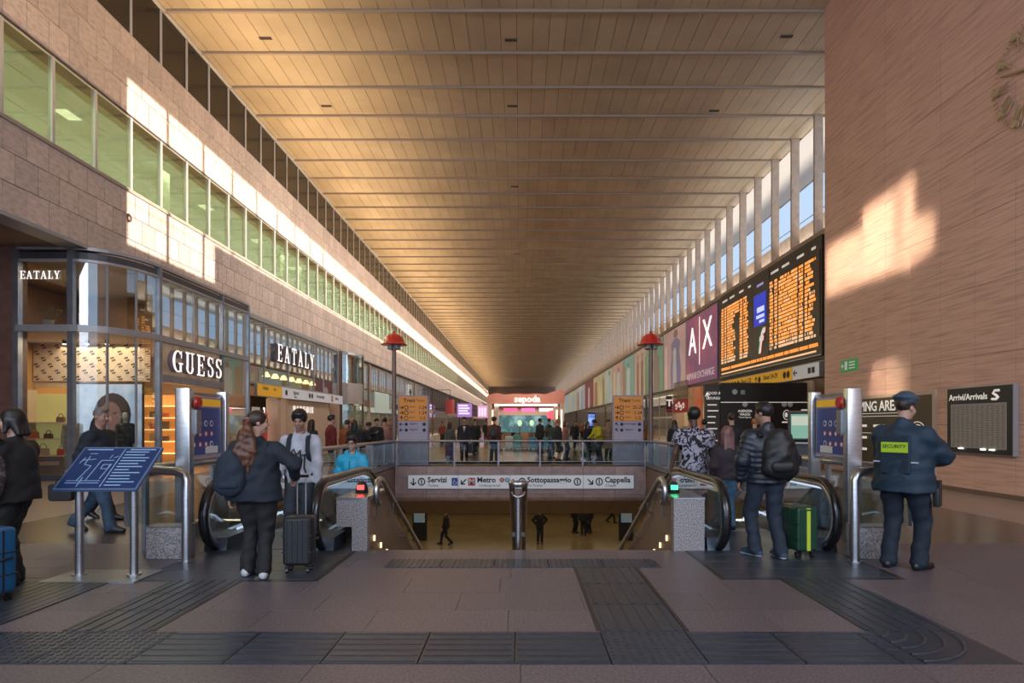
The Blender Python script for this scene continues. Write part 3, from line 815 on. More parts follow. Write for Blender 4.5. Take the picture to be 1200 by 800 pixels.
for k in range(46):
    a = random.uniform(0, 2*PI); r = random.uniform(.02, .30); z = .24 + random.uniform(.0, .34)
    u = Vector((math.cos(a), math.sin(a), random.uniform(-.2,.6))).normalized(); v = u.orthogonal().normalized(); o = Vector((r*math.cos(a), r*math.sin(a), z)); l = random.uniform(.06,.1)
    p.add([o, o+u*l*.5+v*l*.3, o+u*l, o+u*l*.5-v*l*.3], [(0,1,2,3)])
tag(p.build('foliage', mat('leaf', (.05,.12,.03), .5), fp), kind='stuff')
bt = MB()
for k in range(5):
    bt.box(-13.8, -11.5, 21.1, 21.4, .5+.42*k, .53+.42*k)
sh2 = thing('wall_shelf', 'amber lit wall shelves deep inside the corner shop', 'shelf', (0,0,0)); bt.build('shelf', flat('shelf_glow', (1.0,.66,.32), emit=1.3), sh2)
for k in range(14):
    MB().box(-.08, .08, -.08, .08, 0, random.uniform(.12,.3)).build('folded_garment', flat('garment_%d' % k, random.choice([(.4,.1,.05),(.1,.08,.07),(.5,.4,.3),(.3,.22,.12)])), sh2, (-13.5+.45*(k % 5), 21.22, .53+.42*(k//5+1)))

# upper glass wall with the big serif word, sign band and accessory shop below
ew = thing('gallery_glazing', 'long upper glass wall carrying the white word EATALY', 'shop front', (0,0,0))
MB().box(-12.06, -11.9, 24.5, 39.2, 6.26, 6.42).build('top_rail', M['grey_frame'], ew)
MB().box(-12.06, -11.9, 24.5, 39.2, 3.36, 3.46).build('bottom_rail', M['grey_frame'], ew)
ms = [24.5, 27.9, 30.8, 34.6, 36.3, 39.2]
for a, b in zip(ms, ms[1:]):
    MB().box(-.01, .01, a-b+.03, -.03, 0, 2.82).build('glass_pane', M['shop_glass'], ew, (-11.98, b, 3.45))
for a in ms: MB().box(-.04, .04, -.03, .03, 0, 2.9).build('mullion', M['grey_frame'], ew, (-11.98, a, 3.42))
serif_word('EATALY', ew, (-11.93, 28.95, 4.62), (0,1,0), .84, .16, (1,0,0), gap=.33)
gi = MB(); gi.box(-16.5, -16.4, 24.5, 70, 3.4, 6.4, 0); gi.box(-16.5, -12.1, 24.5, 230, 3.28, 3.38, 1)
struct('wall_gallery', gi, [M['brown_wall'], M['cream']])
for k in range(7):
    s = MB(); s.cyl((0,0,0), (0,0,.25), .22, .10, n=10)
    tag(s.build('pendant_lamp', M['lamp_warm'], None, (-13.2, 31.0+1.15*k, 4.0)), '%s warm pendant lamp in the row behind the glass below the big letters' % ('first second third fourth fifth sixth seventh'.split()[k]), 'lamp', 'pendant lamps behind the gallery glass')
sb = thing('wayfinding_band', 'yellow and white wayfinding sign band under the upper glass wall', 'sign', (-11.72, 26.6, 2.82))
MB().box(-.14, -.01, 0, 12.8, 0, .56).build('case', M['grey_frame'], sb)
MB().box(-.01, .0, .02, 2.75, .02, .54).build('yellow_panel', M['yellow'], sb)
for k in range(3): MB().box(-.01, .0, 2.78+3.33*k, 2.75+3.33*(k+1), .02, .54).build('white_panel', M['sign_white'], sb)
for s_, y, z, sz in (('Uscita', .85, .38, .24), ('Exit', 1.9, .38, .18), ('Biglietti', 4.6, .34, .26), ('Tickets', 4.5, .13, .15), ('Sottopassaggio', 8.4, .33, .24), ('Metro', 11.5, .33, .26)):
    text(s_, sb, (.004, y, z), ONLEFT, sz, M['ink'], .004, bold=.012)
for y, m in ((3.3, 'ink'), (6.6, 'ink'), (7.0, 'ink')): p = MB(); p.cyl((0,y,.3), (.006,y,.3), .15, n=14); p.build('pictogram', M[m], sb)
MB().box(0, .006, 10.4, 10.75, .12, .46).build('metro_mark', M['red'], sb); text('M', sb, (.008, 10.57, .29), ONLEFT, .3, M['white'], .004, bold=.02)
pf = thing('accessory_shop', 'cream fronted accessory shop with white PARFOIS letters below the sign band', 'shop front', (0,0,0))
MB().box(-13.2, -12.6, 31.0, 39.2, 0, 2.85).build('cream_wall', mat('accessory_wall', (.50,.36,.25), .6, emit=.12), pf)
for y in (29.6, 30.6, 39.2): MB().box(-12.5, -11.95, y-.18, y+.18, 0, 2.85).build('pier', M['cream'], pf)
text('PARFOIS', pf, (-12.56, 34.6, 2.36), ONLEFT, .52, flat('soft_letter_white', (.9,.86,.8), emit=.7), .05, bold=.018, spacing=1.75)
MB().box(-12.62, -12.56, 31.4, 32.0, .2, 2.5).build('red_door_poster', M['red'], pf)
wd = thing('window_posters', 'pink red and white display posters in the window left of the cream shop', 'poster', (-12.4, 25.0, .6))
for k, c in enumerate(((.55,.12,.10),(.35,.45,.55),(.60,.25,.28),(.50,.46,.42),(.55,.05,.04))):
    MB().box(0, .03, .85*k, .85*k+.8, 0, 1.75 if k % 2 else 1.5).build('poster', flat('poster_%d' % k, c, emit=.25), wd)
text('2', wd, (.04, 3.8, 1.55), ONLEFT, .5, M['letter_white'], .01, bold=.03)

# further shops along the hall, both sides
def shopfront(side, y0, y1, label, wall, glow, name=None, sign=None, two=True, curved=False, sc=None):
    s = side; X = 12.0*s if s < 0 else 13.0
    t = thing(name or 'shop', label, 'shop front', (X, y0, 0))
    L_ = y1-y0; top = 2.9 if s < 0 else 4.2
    MB().box(*sorted((0, s*.2)), 0, .3, 0, 6.3 if s < 0 else 4.35).build('pier', wall, t)
    MB().box(*sorted((s*.05, s*.15)), .3, L_, top, top+.5 if s < 0 else 4.36).build('fascia', wall, t)
    n = max(2, int(L_/2.4))
    for k in range(n):
        a = .3 + (L_-.3)*k/n; b = .3 + (L_-.3)*(k+1)/n
        MB().box(-.01, .01, a+.03, b-.03, .1, top).build('glass_pane', M['glass'], t, (s*.1, 0, 0))
        MB().box(-.04, .04, a-.03, a+.03, 0, top).build('mullion', M['grey_frame'], t, (s*.1, 0, 0))
        if s < 0 and two:
            MB().box(-.01, .01, a+.03, b-.03, top+.5, 6.25).build('glass_pane', M['shop_glass'], t, (s*.1, 0, 0))
            MB().box(-.04, .04, a-.03, a+.03, top+.5, 6.25).build('mullion', M['grey_frame'], t, (s*.1, 0, 0))
    MB().box(*sorted((s*4.0, s*4.1)), .0, L_, 0, top).build('rear_wall', glow, t)
    for k in range(3):
        c = random.choice(((.5,.2,.1),(.2,.25,.3),(.5,.45,.3),(.35,.1,.1),(.15,.2,.12)))
        q = MB(); yy = .6 + (L_-1.4)*k/3
        q.box(-.25, .25, yy, yy+min(1.6, L_/4), 0, 1.0)
        for j in range(4): q.box(-.18, .18, yy+.1+.35*j, yy+.35+.35*j, 1.0, 1.0+random.uniform(.15,.5))
        q.build('display_counter', flat('display_%d' % random.randrange(10**6), c), t, (s*random.uniform(1.0,2.6), 0, 0))
    if sign:
        text(sign, t, (-s*.02 + 0, L_*.5, top+.25 if s < 0 else 3.6), ONLEFT if s < 0 else ONRIGHT, sc or .6, M['letter_white'], .04, bold=.02)
    return t
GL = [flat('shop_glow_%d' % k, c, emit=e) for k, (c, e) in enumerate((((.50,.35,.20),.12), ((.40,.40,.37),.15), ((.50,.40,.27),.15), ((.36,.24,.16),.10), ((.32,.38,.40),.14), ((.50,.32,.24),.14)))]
MW = [M['brown_wall'], M['concrete'], M['dark_frame'], M['cream']]
LS = ['first shop beyond the sign band, brown pier and round glass corner', 'second shop beyond the sign band, grey piers, greenish window', 'third shop on the left, tall glass and dark frames', 'fourth shop on the left side, cream piers', 'fifth shop on the left side, bright glass front', 'sixth shop front far along the left side', 'seventh shop front far along the left side', 'last shop front at the far left end of the hall']
ys = [39.6, 47.5, 57, 68, 82, 98, 118, 150, 205]
for k in range(8):
    shopfront(-1, ys[k], ys[k+1], LS[k], MW[k % 4], GL[k % 6])
t = thing('curved_glass_corner', 'rounded glass corner bulging from the first shop beyond the sign band', 'shop front', (-12.0, 41.6, 0))
arc = [(1.0*math.sin(a*PI/8)*1.0, -1.6*math.cos(a*PI/8)) for a in range(9)]
for z0, z1, m in ((4.3, 6.2, 'shop_glass'), (.3, 2.9, 'glass')): part_ribbon('glass_pane', arc, .03, z0, z1, M[m], t)
part_ribbon('panel_band', arc, .06, 2.9, 4.3, mat('pale_panel', (.42,.38,.36), .4), t); part_ribbon('top_rail', arc, .1, 6.2, 6.35, M['grey_frame'], t)
for q in (0, 4, 8): MB().box(-.06, .06, -.06, .06, 0, 6.3).build('post', M['brown_wall'], t, (arc[q][0], arc[q][1], 0))
t = thing('lit_shop_sign', 'pale green window panel with white blurred lettering over the second shop', 'sign', (-11.88, 50.6, 2.5))
MB().box(-.08, 0, -1.8, 3.4, 0, 1.7).build('panel', flat('pale_green_panel', (.42,.50,.44), emit=.35), t)
t = thing('figure_sign', 'round black and white sign of a walking figure on far glass', 'sign', (-11.85, 64.0, 4.1))
MB().box(-.28, 0, -.9, .9, -.2, 1.6).build('panel', flat('pale_panel_lit', (.62,.62,.60), emit=.3), t)
p = MB()
for a, b in (((-.1,1.2),(.05,.7)), ((.05,.7),(.45,.1)), ((.0,.75),(-.4,.1)), ((-.05,1.1),(.4,.8)), ((-.1,1.15),(-.45,.75))): p.tube([(.02, a[0], a[1]), (.02, b[0], b[1])], .09, n=6)
p.ellipsoid((.02, -.1, 1.42), (.05,.15,.15)); p.build('figure_mark', M['ink'], t)
t = thing('red_hanging_sign', 'red drum shaped sign hanging by the far left shops', 'sign', (-9.9, 84, 3.9))
p = MB(); p.cyl((0,0,-.95), (0,0,1.0), .62, n=18); p.build('drum', flat('red_drum', (.42,.06,.06), .5, emit=.3), t); MB().box(-.02,.02,-.02,.02,1.0,2.4).build('rod', M['black'], t); MB().box(-2.1,.02,-.02,.02,2.36,2.42).build('arm', M['black'], t)
t = thing('advertising_screen', 'purple lit advertising screen on the far left side of the hall', 'screen', (-9.0, 96, 3.7))
MB().box(-1.25, 1.25, 0, .2, -1.15, 1.15).build('case', M['black'], t)
MB().box(-1.2, 1.2, -.02, 0, -1.1, 1.1).build('display', flat('violet_screen', (.35,.18,.55), emit=.9), t)
for k in range(4): MB().box(-.95, .5 + .3*(k % 2), -.04, -.02, .62-.42*k, .86-.42*k).build('text_bar', flat('screen_white', (.85,.8,.95), emit=1.0), t)
MB().box(-3.0, -1.2, .05, .12, .2, .3).build('arm', M['black'], t)
t = thing('advertising_screen', 'pink and violet lit advertising screen right of the purple one', 'screen', (-7.0, 112, 3.8))
MB().box(-1.1, 1.1, 0, .2, -1.2, 1.2).build('case', M['black'], t); MB().box(-1.05, 1.05, -.02, 0, -1.15, 1.15).build('display', flat('pink_screen', (.65,.30,.55), emit=1.0), t)
for k in range(3): MB().box(-.8+.5*k, -.5+.5*k, -.04, -.02, -.8, .7).build('text_bar', flat('screen_white2', (.85,.8,.95), emit=1.0), t)
MB().box(-5.0, -1.0, .05, .12, .2, .3).build('arm', M['black'], t)
RS = ['first shop under the banners, warm lit window', 'second shop under the banners on the right', 'third shop under the banners on the right', 'fourth shop under the far banners', 'fifth shop under the far banners', 'last shop front at the far right end of the hall']
ys = [50.5, 62, 76, 92, 112, 140, 200]
for k in range(6): shopfront(1, ys[k], ys[k+1], RS[k], MW[(k+1) % 4], GL[(k+2) % 6], two=False)
# ================================================================== RIGHT SIDE
# departure board
db = thing('departure_board', 'large dark departure board with rows of orange text above the yellow band', 'board', (12.98, 25.7, 4.58))
BL, BH = 13.0, 5.16
MB().box(-.02, .10, 0, BL, 0, BH).build('case', mat('board_case', (0.055,0.045,0.035), .45), db)
MB().box(-.06, -.02, 0, BL, -.06, .0).build('edge_trim', M['grey_frame'], db)
MB().box(-.05, -.02, 5.42, 7.62, .55, BH-.1).build('centre_panel', mat('board_panel', (0.04,0.035,0.032), .4), db)
MB().box(-.05, -.02, .12, 5.40, .78, BH-.62).build('screen', mat('board_screen', (0.03,0.024,0.018), .35), db)
MB().box(-.05, -.02, 7.64, 12.85, .78, BH-.62).build('screen', mat('board_screen', (0.03,0.024,0.018), .35), db)
amber = flat('amber_text', (1.0,0.34,0.06), emit=1.0); pale = flat('pale_text', (1.0,0.60,0.34), emit=.75); dimw = flat('board_white', (.8,.75,.68), emit=.5)
tm = MB()
for y0, wdt in ((5.30, -5.1), (12.75, -5.05)):
    for r in range(20):
        z = BH-.86 - .178*r
        for a, b, dens in ((0,.09,.95), (.115,.19,.95), (.21,.61,.95 if y0 < 6 or r < 4 else .55), (.635,.73,.9), (.75,.985,.75 if y0 < 6 else .5)):
            n = int((b-a)*5.1/.085)
            fill = n if dens > .88 else max(3, int(n*random.uniform(.45, min(1, dens+.2))))
            for k in range(fill):
                if random.random() < .10: continue
                y = y0 + wdt*(a) - .085*k
                mm = 1 if random.random() < .22 or r > 17 else 0
                tm.box(-.056, -.05, y-.074, y, z-.125, z, mm)
for k in range(150):
    if random.random() < .93: tm.box(-.056, -.05, 12.7-.083*k-.06, 12.7-.083*k, .36, .52, 0)
for k in range(148): tm.box(-.056, -.05, 12.7-.083*k-.08, 12.7-.083*k, .12, .20, 1)
for y0 in (5.2, 12.6):
    for a, n in ((0, 9), (1.3, 8), (2.9, 7), (4.3, 4)):
        for k in range(n): tm.box(-.03, -.022, y0-a-.10*k-.08, y0-a-.10*k, BH-.48, BH-.36, 2)
tag(tm.build('board_text', [amber, pale, dimw], db), kind='stuff')
MB().box(-.07, -.05, 5.75, 7.35, 2.3, 4.0).build('blue_screen', flat('board_blue', (.03,.05,.55), emit=.7), db)
p = MB()
for k, (a, b, z, h) in enumerate(((5.95,6.9,3.0,.28), (5.95,7.0,2.68,.18), (5.95,6.6,2.42,.15))): p.box(-.08, -.07, a, b, z, z+h)
p.build('blue_screen_text', flat('screen_text', (.6,.68,.95), emit=.8), db)
p = MB()
for k in range(9): p.box(-.06, -.05, 6.1+.1*k, 6.17+.1*k, 4.42, 4.55)
tag(p.build('date_text', flat('date_violet', (.35,.35,.75), emit=.6), db), kind='stuff')
text('f', db, (-.075, 6.5, 1.35), ONRIGHT, 1.75, flat('mark_white', (.9,.9,.88), emit=.5), .01, bold=.03, shear=.3)
text('f', db, (-.070, 6.44, 1.35), ONRIGHT, 1.75, flat('mark_red', (.65,.05,.04), emit=.3), .01, bold=.045, shear=.3)
text('f', db, (-.065, 6.57, 1.40), ONRIGHT, 1.75, flat('mark_green', (.03,.40,.15), emit=.3), .01, bold=.045, shear=.3)
# yellow band under the board
yb = thing('wayfinding_band', 'yellow wayfinding sign band with a white end below the departure board', 'sign', (12.86, 25.7, 3.60))
MB().box(0, .18, 0, 13.0, 0, .66).build('case', M['grey_frame'], yb)
MB().box(-.02, 0, 2.55, 12.98, .03, .63).build('yellow_panel', M['yellow'], yb)
MB().box(-.02, 0, .03, 2.5, .03, .63).build('white_panel', M['sign_white'], yb)
for s_, y, sz in (('Binari 1-22', 8.3, .34), ('Binari 24-29', 5.0, .34), ('Uscita', 11.2, .34)): text(s_, yb, (-.025, y, .38), ONRIGHT, sz, M['ink'], .004, bold=.012)
def picto(parent, loc, r, m, kind='disc', face='x'):
    p = MB()
    if kind == 'disc': p.cyl((0,0,0), (-.006 if face == 'x' else 0, 0 if face == 'x' else -.006, 0), r, n=16)
    elif kind == 'square': p.box(*((-.006, 0, -r, r) if face == 'x' else (-r, r, -.006, 0)), -r, r)
    return p.build('pictogram', m, parent, loc)
for y in (12.2, 10.0, 9.5, 6.4, 3.35, 2.95): picto(yb, (-.025, y, .33), .17, M['ink'])
for y in (.85, .5): picto(yb, (-.025, y, .33), .13, M['ink'], 'square')
def arrow(parent, c, udir, vdir, nrm, L_, ang, m, w=.035):
    """arrow drawn on a plane: shaft and two barbs"""
    u, v, n = Vector(udir), Vector(vdir), Vector(nrm); d = u*math.cos(ang) + v*math.sin(ang); q = n.cross(d)
    p = MB(); tip = Vector((0,0,0)) + d*L_/2
    def seg(a, b):
        t = (b-a).normalized(); s_ = n.cross(t)*w/2
        p.prism([(0,0)]*0 or [(x_.dot(u), x_.dot(v)) for x_ in (a-s_, b-s_, b+s_, a+s_)], (0,0,0), u, v, n*.006)
    seg(-d*L_/2, tip); seg(tip, tip - d*L_*.42 + q*L_*.38); seg(tip, tip - d*L_*.42 - q*L_*.38)
    return p.build('arrow', m, parent, c)
arrow(yb, (-.026, 2.2, .33), (0,-1,0), (0,0,1), (-1,0,0), .38, PI, M['ink'], .06)
for y in (10.45, 6.85): arrow(yb, (-.026, y, .33), (0,-1,0), (0,0,1), (-1,0,0), .34, PI/2, M['ink'], .06)
# advertising banners
def banner(y0, y1, label, base, figs, base2=None):
    t = thing('advertising_banner', label, 'banner', (12.96, y0, 4.55), 0, 'advertising banners on the right wall')
    L_ = y1-y0
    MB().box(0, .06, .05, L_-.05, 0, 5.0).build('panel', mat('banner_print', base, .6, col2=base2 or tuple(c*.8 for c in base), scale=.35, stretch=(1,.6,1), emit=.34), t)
    MB().box(-.02, .08, L_-.06, L_+.10, -.05, 5.05).build('frame', M['cream'], t)
    for k, (c, w, h, col, head) in enumerate(figs):
        p = MB(); cy = L_*c
        p.prism([(cy-w*.5, 0), (cy+w*.5, 0), (cy+w*.55, h*.35), (cy+w*.42, h*.62), (cy+w*.52, h*.76), (cy+w*.18, h*.84), (cy-w*.18, h*.84), (cy-w*.5, h*.75), (cy-w*.40, h*.6), (cy-w*.55, h*.3)], (-.006-.004*k, 0, .02), (0,1,0), (0,0,1), (.004, 0, 0), 0)
        if head:
            p.prism([(cy+w*.22*math.cos(2*PI*a/14), h*.92+.075*h*math.sin(2*PI*a/14)) for a in range(14)], (-.006-.004*k, 0, .02), (0,1,0), (0,0,1), (.004, 0, 0), 1)
        p.build('printed_figure', [flat('figure_print', col, emit=.28), flat('face_print', (.30,.19,.15), emit=.28)], t)
    return t
ax = banner(39.4, 46.7, 'violet and pink banner with the big white letters A|X', (0.42,0.14,0.22), [], (0.22,0.10,0.22))
text('A', ax, (-.03, 5.55, 3.1), ONRIGHT, 2.9, M['letter_white'], .02); text('X', ax, (-.03, 2.0, 3.2), ONRIGHT, 3.0, M['letter_white'], .02)
MB().box(-.035, -.02, 3.75, 3.84, 1.3, 4.75).build('divider', M['letter_white'], ax)
text('ARMANI EXCHANGE', ax, (-.03, 3.8, .55), ONRIGHT, .72, flat('banner_white', (.75,.62,.66), emit=.3), .02)
banner(46.9, 54.1, 'pale pink banner with a tall figure in a lilac coat', (0.62,0.42,0.42), [(.42, 3.0, 4.9, (.25,.22,.36), 1), (.46, 1.1, 4.0, (.55,.52,.58), 0), (.86, .5, 4.6, (.72,.60,.55), 0)])
banner(54.3, 61.4, 'sea green banner with a grey brown seated figure', (0.22,0.42,0.30), [(.42, 3.4, 4.3, (.30,.24,.20), 1), (.66, 1.4, 4.7, (.50,.56,.55), 0)])
banner(61.6, 68.0, 'cream pink banner with two slim brown figures', (0.60,0.44,0.36), [(.32, 1.2, 4.6, (.30,.18,.12), 1), (.68, 1.2, 4.6, (.34,.20,.15), 1), (.05, .6, 4.9, (.20,.40,.28), 0)])
banner(68.2, 75.5, 'teal banner with a pale dressed figure', (0.25,0.45,0.40), [(.5, 2.2, 4.4, (.55,.60,.60), 1), (.85, 1.6, 4.9, (.40,.28,.18), 0)])
banner(75.7, 84, 'rose and cream banner with a blond figure', (0.62,0.40,0.36), [(.4, 2.4, 4.5, (.50,.62,.60), 1), (.8, 1.4, 4.9, (.66,.58,.36), 0)])
banner(84.2, 94, 'pale blue and yellow banner beyond the rose one', (0.50,0.56,0.48), [(.3, 3.0, 4.7, (.45,.55,.58), 1), (.9, 1.6, 4.9, (.36,.24,.14), 0)])
banner(94.2, 106, 'pale yellow banner far along the wall', (0.62,0.56,0.34), [(.7, 4.0, 4.9, (.42,.22,.14), 0)])
bn = banner(106.2, 120, 'dark plum banner with white upright writing', (0.25,0.08,0.11), [(.5, 3.0, 4.6, (.62,.5,.5), 0)])
banner(120.2, 138, 'white and blue striped banner near the far end', (0.56,0.58,0.62), [(.3, 4.0, 4.8, (.30,.45,.60), 0), (.8, 4.0, 4.9, (.36,.26,.2), 0)])
banner(138.2, 160, 'pale green banner, last but one before the end', (0.52,0.60,0.50), [(.5, 6.0, 4.8, (.4,.55,.62), 0)])
banner(160.2, 195, 'pale blue banner at the far end of the wall', (0.45,0.54,0.60), [(.5, 8.0, 4.8, (.6,.55,.45), 0)])
# black hoarding of the desk under the board, facing the stairs
kb = thing('service_hoarding', 'black hoarding with white round symbols beneath the departure board', 'hoarding', (11.0, 27.0, 0))
MB().box(-1.95, 1.95, 0, .3, 0, 3.42).build('panel', mat('hoarding_black', (0.028,0.022,0.02), .45), kb)
MB().box(-1.95, 1.98, -.01, 0, 2.52, 2.55).build('line', dimw, kb)
def hx(px): return (px-610)/700*27.0 - 11.0
def hz(py): return EYE + (496-py)/700*27.0
for px_, py_, r in ((873,473.5,.12), (900,473.5,.12), (919,473.5,.12), (926,473.5,.12), (861,459,.12)): picto(kb, (hx(px_), -.002, hz(py_)), r, flat('symbol_pale', (.42,.38,.36), emit=.1), 'disc', 'y')
MB().box(hx(868), hx(873), -.006, 0, hz(462), hz(457)).build('logo_block', flat('logo_grey', (.35,.36,.30)), kb)
text('AGENZIA', kb, (hx(873), -.006, hz(481.5)), FRONT, .15, dimw, .004, bold=.01); text('VIAGGI', kb, (hx(873), -.006, hz(485.5)), FRONT, .15, dimw, .004, bold=.01); text('Travel Agency', kb, (hx(873), -.006, hz(488.8)), FRONT, .10, dimw, .004)
p = MB(); p.prism([(.17*math.cos(2*PI*t/24), .23*math.sin(2*PI*t/24)) for t in range(24)], (0,-.006,0), (1,0,0), (0,0,1), (0,.005,0)); p.build('oval_symbol', dimw, kb, (hx(922), 0, hz(486)))
p = MB(); p.prism([(.14*math.cos(2*PI*t/24), .20*math.sin(2*PI*t/24)) for t in range(24)], (0,-.010,0), (1,0,0), (0,0,1), (0,.005,0)); p.build('oval_symbol_inner', M['ink'], kb, (hx(922), 0, hz(486)))
p = MB(); p.ellipsoid((-.03,-.01,0), (.07,.006,.11)); p.build('face_symbol', dimw, kb, (hx(922), 0, hz(486)))
MB().box(-.22, .22, -.006, 0, -.03, .03).build('caption_bar', dimw, kb, (hx(922), 0, hz(494.5)))
MB().box(-.16, .16, -.006, 0, -.06, .06).build('small_plate', dimw, kb, (hx(943), 0, hz(481)))
fl = thing('lounge_board', 'tall brown board reading FOOD & LOUNGE left of the black hoarding', 'sign', (8.72, 27.1, 0))
MB().box(-.36, .32, 0, .12, 0, 3.35).build('panel', mat('lounge_brown', (0.075,0.06,0.05), .5), fl)
text('FOOD &', fl, (.04, -.005, 2.95), FRONT, .17, dimw, .004, bold=.012); text('LOUNGE', fl, (.05, -.005, 2.72), FRONT, .17, dimw, .004, bold=.012)
arrow(fl, (-.22, -.003, 2.82), (1,0,0), (0,0,1), (0,-1,0), .28, PI*.62, dimw, .05)
for k in range(7): MB().box(-.24, random.uniform(.05,.26), -.005, 0, 2.4-.27*k, 2.45-.27*k).build('caption_bar', dimw, fl)
t = thing('orange_panel', 'tall glossy orange panel between the lounge board and red shop sign', 'panel', (12.7, 42.2, 0))
MB().box(0, .2, 0, 1.5, 0, 4.2).build('panel', mat('orange_print', (.62,.10,.02), .4, col2=(.5,.22,.12), scale=.8, emit=.2), t)
t = thing('flower_poster', 'tall orange brown flower poster left of the glossy orange panel', 'poster', (12.85, 43.9, 0))
MB().box(0, .2, 0, 1.9, 0, 4.3).build('panel', mat('flower_print', (.50,.15,.05), .5, col2=(.45,.30,.20), scale=1.1, emit=.12, distort=1.5), t)
t = thing('red_shop_sign', 'red shop sign board with white curly writing below the A|X banner', 'sign', (12.8, 46.0, 2.45))
MB().box(0, .1, 0, 4.0, 0, 1.05).build('panel', flat('sign_red', (.32,.015,.02), emit=.15), t)
for k, (y, z) in enumerate(((3.0,.5), (2.2,.65), (1.6,.4), (.9,.55))):
    p = MB(); p.tube([(-.02, y+.22*math.cos(a), z+.20*math.sin(a)) for a in [PI*.25*i for i in range(8)]], .045, n=5); p.build('curl', dimw, t)
for k in range(9): MB().box(0, .06, 0, 4.0, 1.12+.16*k, 1.22+.16*k).build('shutter_slat', M['concrete'], t)
t = thing('tobacco_sign', 'small dark hanging sign with a white T over the right shops', 'sign', (12.1, 48.6, 2.5))
MB().box(-.22, .22, 0, .12, 0, 1.3).build('panel', flat('tabacchi_dark', (.05,.02,.03)), t); text('T', t, (0, -.01, .72), FRONT, .75, dimw, .01, bold=.04); MB().box(-.2,.2,-.01,0,.08,.26).build('red_strip', M['red'], t)
MB().box(.22, .9, .04, .08, 1.2, 1.26).build('arm', M['black'], t)
# ticket machine
tk = thing('ticket_machine', 'dark self service ticket machine with a slanted green screen', 'ticket machine', (9.15, 19.6, 0), math.radians(-20))
MB().prism([(0,0),(.55,0),(.55,1.3),(.36,2.0),(.16,1.96),(-.05,1.05),(.05,.95)], (-.34,-.3,0), (0,1,0), (0,0,1), (.68,0,0)).build('body', M['black'], tk)
p = MB(); a = Vector((-.27,-.35,1.10)); b = Vector((.27,-.35,1.10)); u = Vector((0,.17,.78))
p.add([a, b, b+u, a+u, a+Vector((0,.03,0)), b+Vector((0,.03,0)), b+u+Vector((0,.03,0)), a+u+Vector((0,.03,0))], [(0,1,2,3),(5,4,7,6),(0,4,5,1),(1,5,6,2),(2,6,7,3),(3,7,4,0)])
p.build('screen', flat('green_screen', (.20,.42,.30), .2, emit=.55), tk)
p = MB(); a = Vector((-.25,-.270,1.52)); b = Vector((.25,-.270,1.52)); u = Vector((0,.065,.30)); p.add([a, b, b+u, a+u], [(0,1,2,3)]); p.build('screen_header', flat('screen_header', (.55,.62,.48), .2, emit=.5), tk)
MB().box(-.30, .30, -.45, -.30, .92, .98).build('shelf', M['grey_frame'], tk)
# things on the veined wall
ex = thing('exit_sign', 'green emergency exit sign on the veined wall beside the board', 'sign', (10.17, 18.05, 3.2))
MB().box(0, .03, 0, .92, 0, .36).build('panel', M['green'], ex)
MB().box(-.006, 0, .55, .68, .05, .31).build('door_symbol', M['sign_white'], ex); arrow(ex, (-.006, .78, .18), (0,-1,0), (0,0,1), (-1,0,0), .16, PI, M['sign_white'], .03)
for k in range(3): MB().box(-.006, 0, .12, .44, .07+.09*k, .11+.09*k).build('text_bar', M['sign_white'], ex)
po = thing('shopping_poster', 'wide brown SHOPPING AREA poster in a cream frame on the veined wall', 'poster', (10.19, 14.62, .28))
PL = 4.85
MB().box(-.05, .01, 0, PL, 0, 2.12).build('frame', M['cream'], po)
MB().box(-.06, -.05, .10, PL-.10, .10, 2.02).build('panel', mat('poster_brown', (0.085,0.058,0.035), .45), po)
text('SHOPPING AREA', po, (-.065, 2.75, 1.78), ONRIGHT, .40, dimw, .004, bold=.012, spacing=.95)
for z, y0, y1 in ((1.58, .9, 4.3), (1.50, .9, 4.6), (1.02, 1.1, 4.3)): MB().box(-.065, -.06, y0, y1, z, z+.012).build('line', dimw, po)
for k in range(3):
    for j in range(4): MB().box(-.065, -.06, 1.15+.85*j, 1.15+.85*j+random.uniform(.3,.6), 1.20-.34*k, 1.27-.34*k).build('text_bar', dimw, po)
for k in range(4):
    r = .12+.075*k; p = MB()
    p.tube([(-.065, .62-.0+r, .3)] + [(-.065, .62+r*math.cos(a), 1.0+r*math.sin(a)) for a in [PI*i/10 for i in range(11)]] + [(-.065, .62-r, .3)], .012, n=4); p.build('arch_line', dimw, po)
ar = thing('arrivals_board', 'framed timetable board headed Arrivi/Arrivals on the veined wall', 'board', (10.18, 12.22, .90))
MB().box(-.10, .01, 0, 1.88, 0, 1.5).build('case', M['grey_frame'], ar)
MB().box(-.12, -.10, .02, 1.86, .02, 1.48).build('front', M['black'], ar)
MB().box(-.126, -.12, .14, 1.74, .13, 1.12).build('paper', mat('timetable_paper', (.34,.31,.28), .5), ar)
text('Arrivi/Arrivals', ar, (-.125, 1.22, 1.27), ONRIGHT, .20, dimw, .004, bold=.012)
p = MB(); p.tube([(-.126, .42+.11*a, 1.29+.10*b) for a, b in ((-.9,.9),(.2,.9),(.6,.35),(-.2,-.2),(-.6,-.5),(-.1,-.95),(.9,-.9))], .028, n=5); p.build('white_mark', dimw, ar)
p = MB()
for c in range(11):
    for r in range(26): p.box(-.128, -.126, .18+.142*c, .18+.142*c+random.uniform(.06,.11), .16+.036*r, .172+.036*r)
tag(p.build('timetable_text', flat('timetable_ink', (.13,.12,.11)), ar), kind='stuff')
for y in (.45, .7, 1.35): MB().box(-.15, -.12, y, y+.12, .105, .125).build('board_lamp', M['lamp_white'], ar)
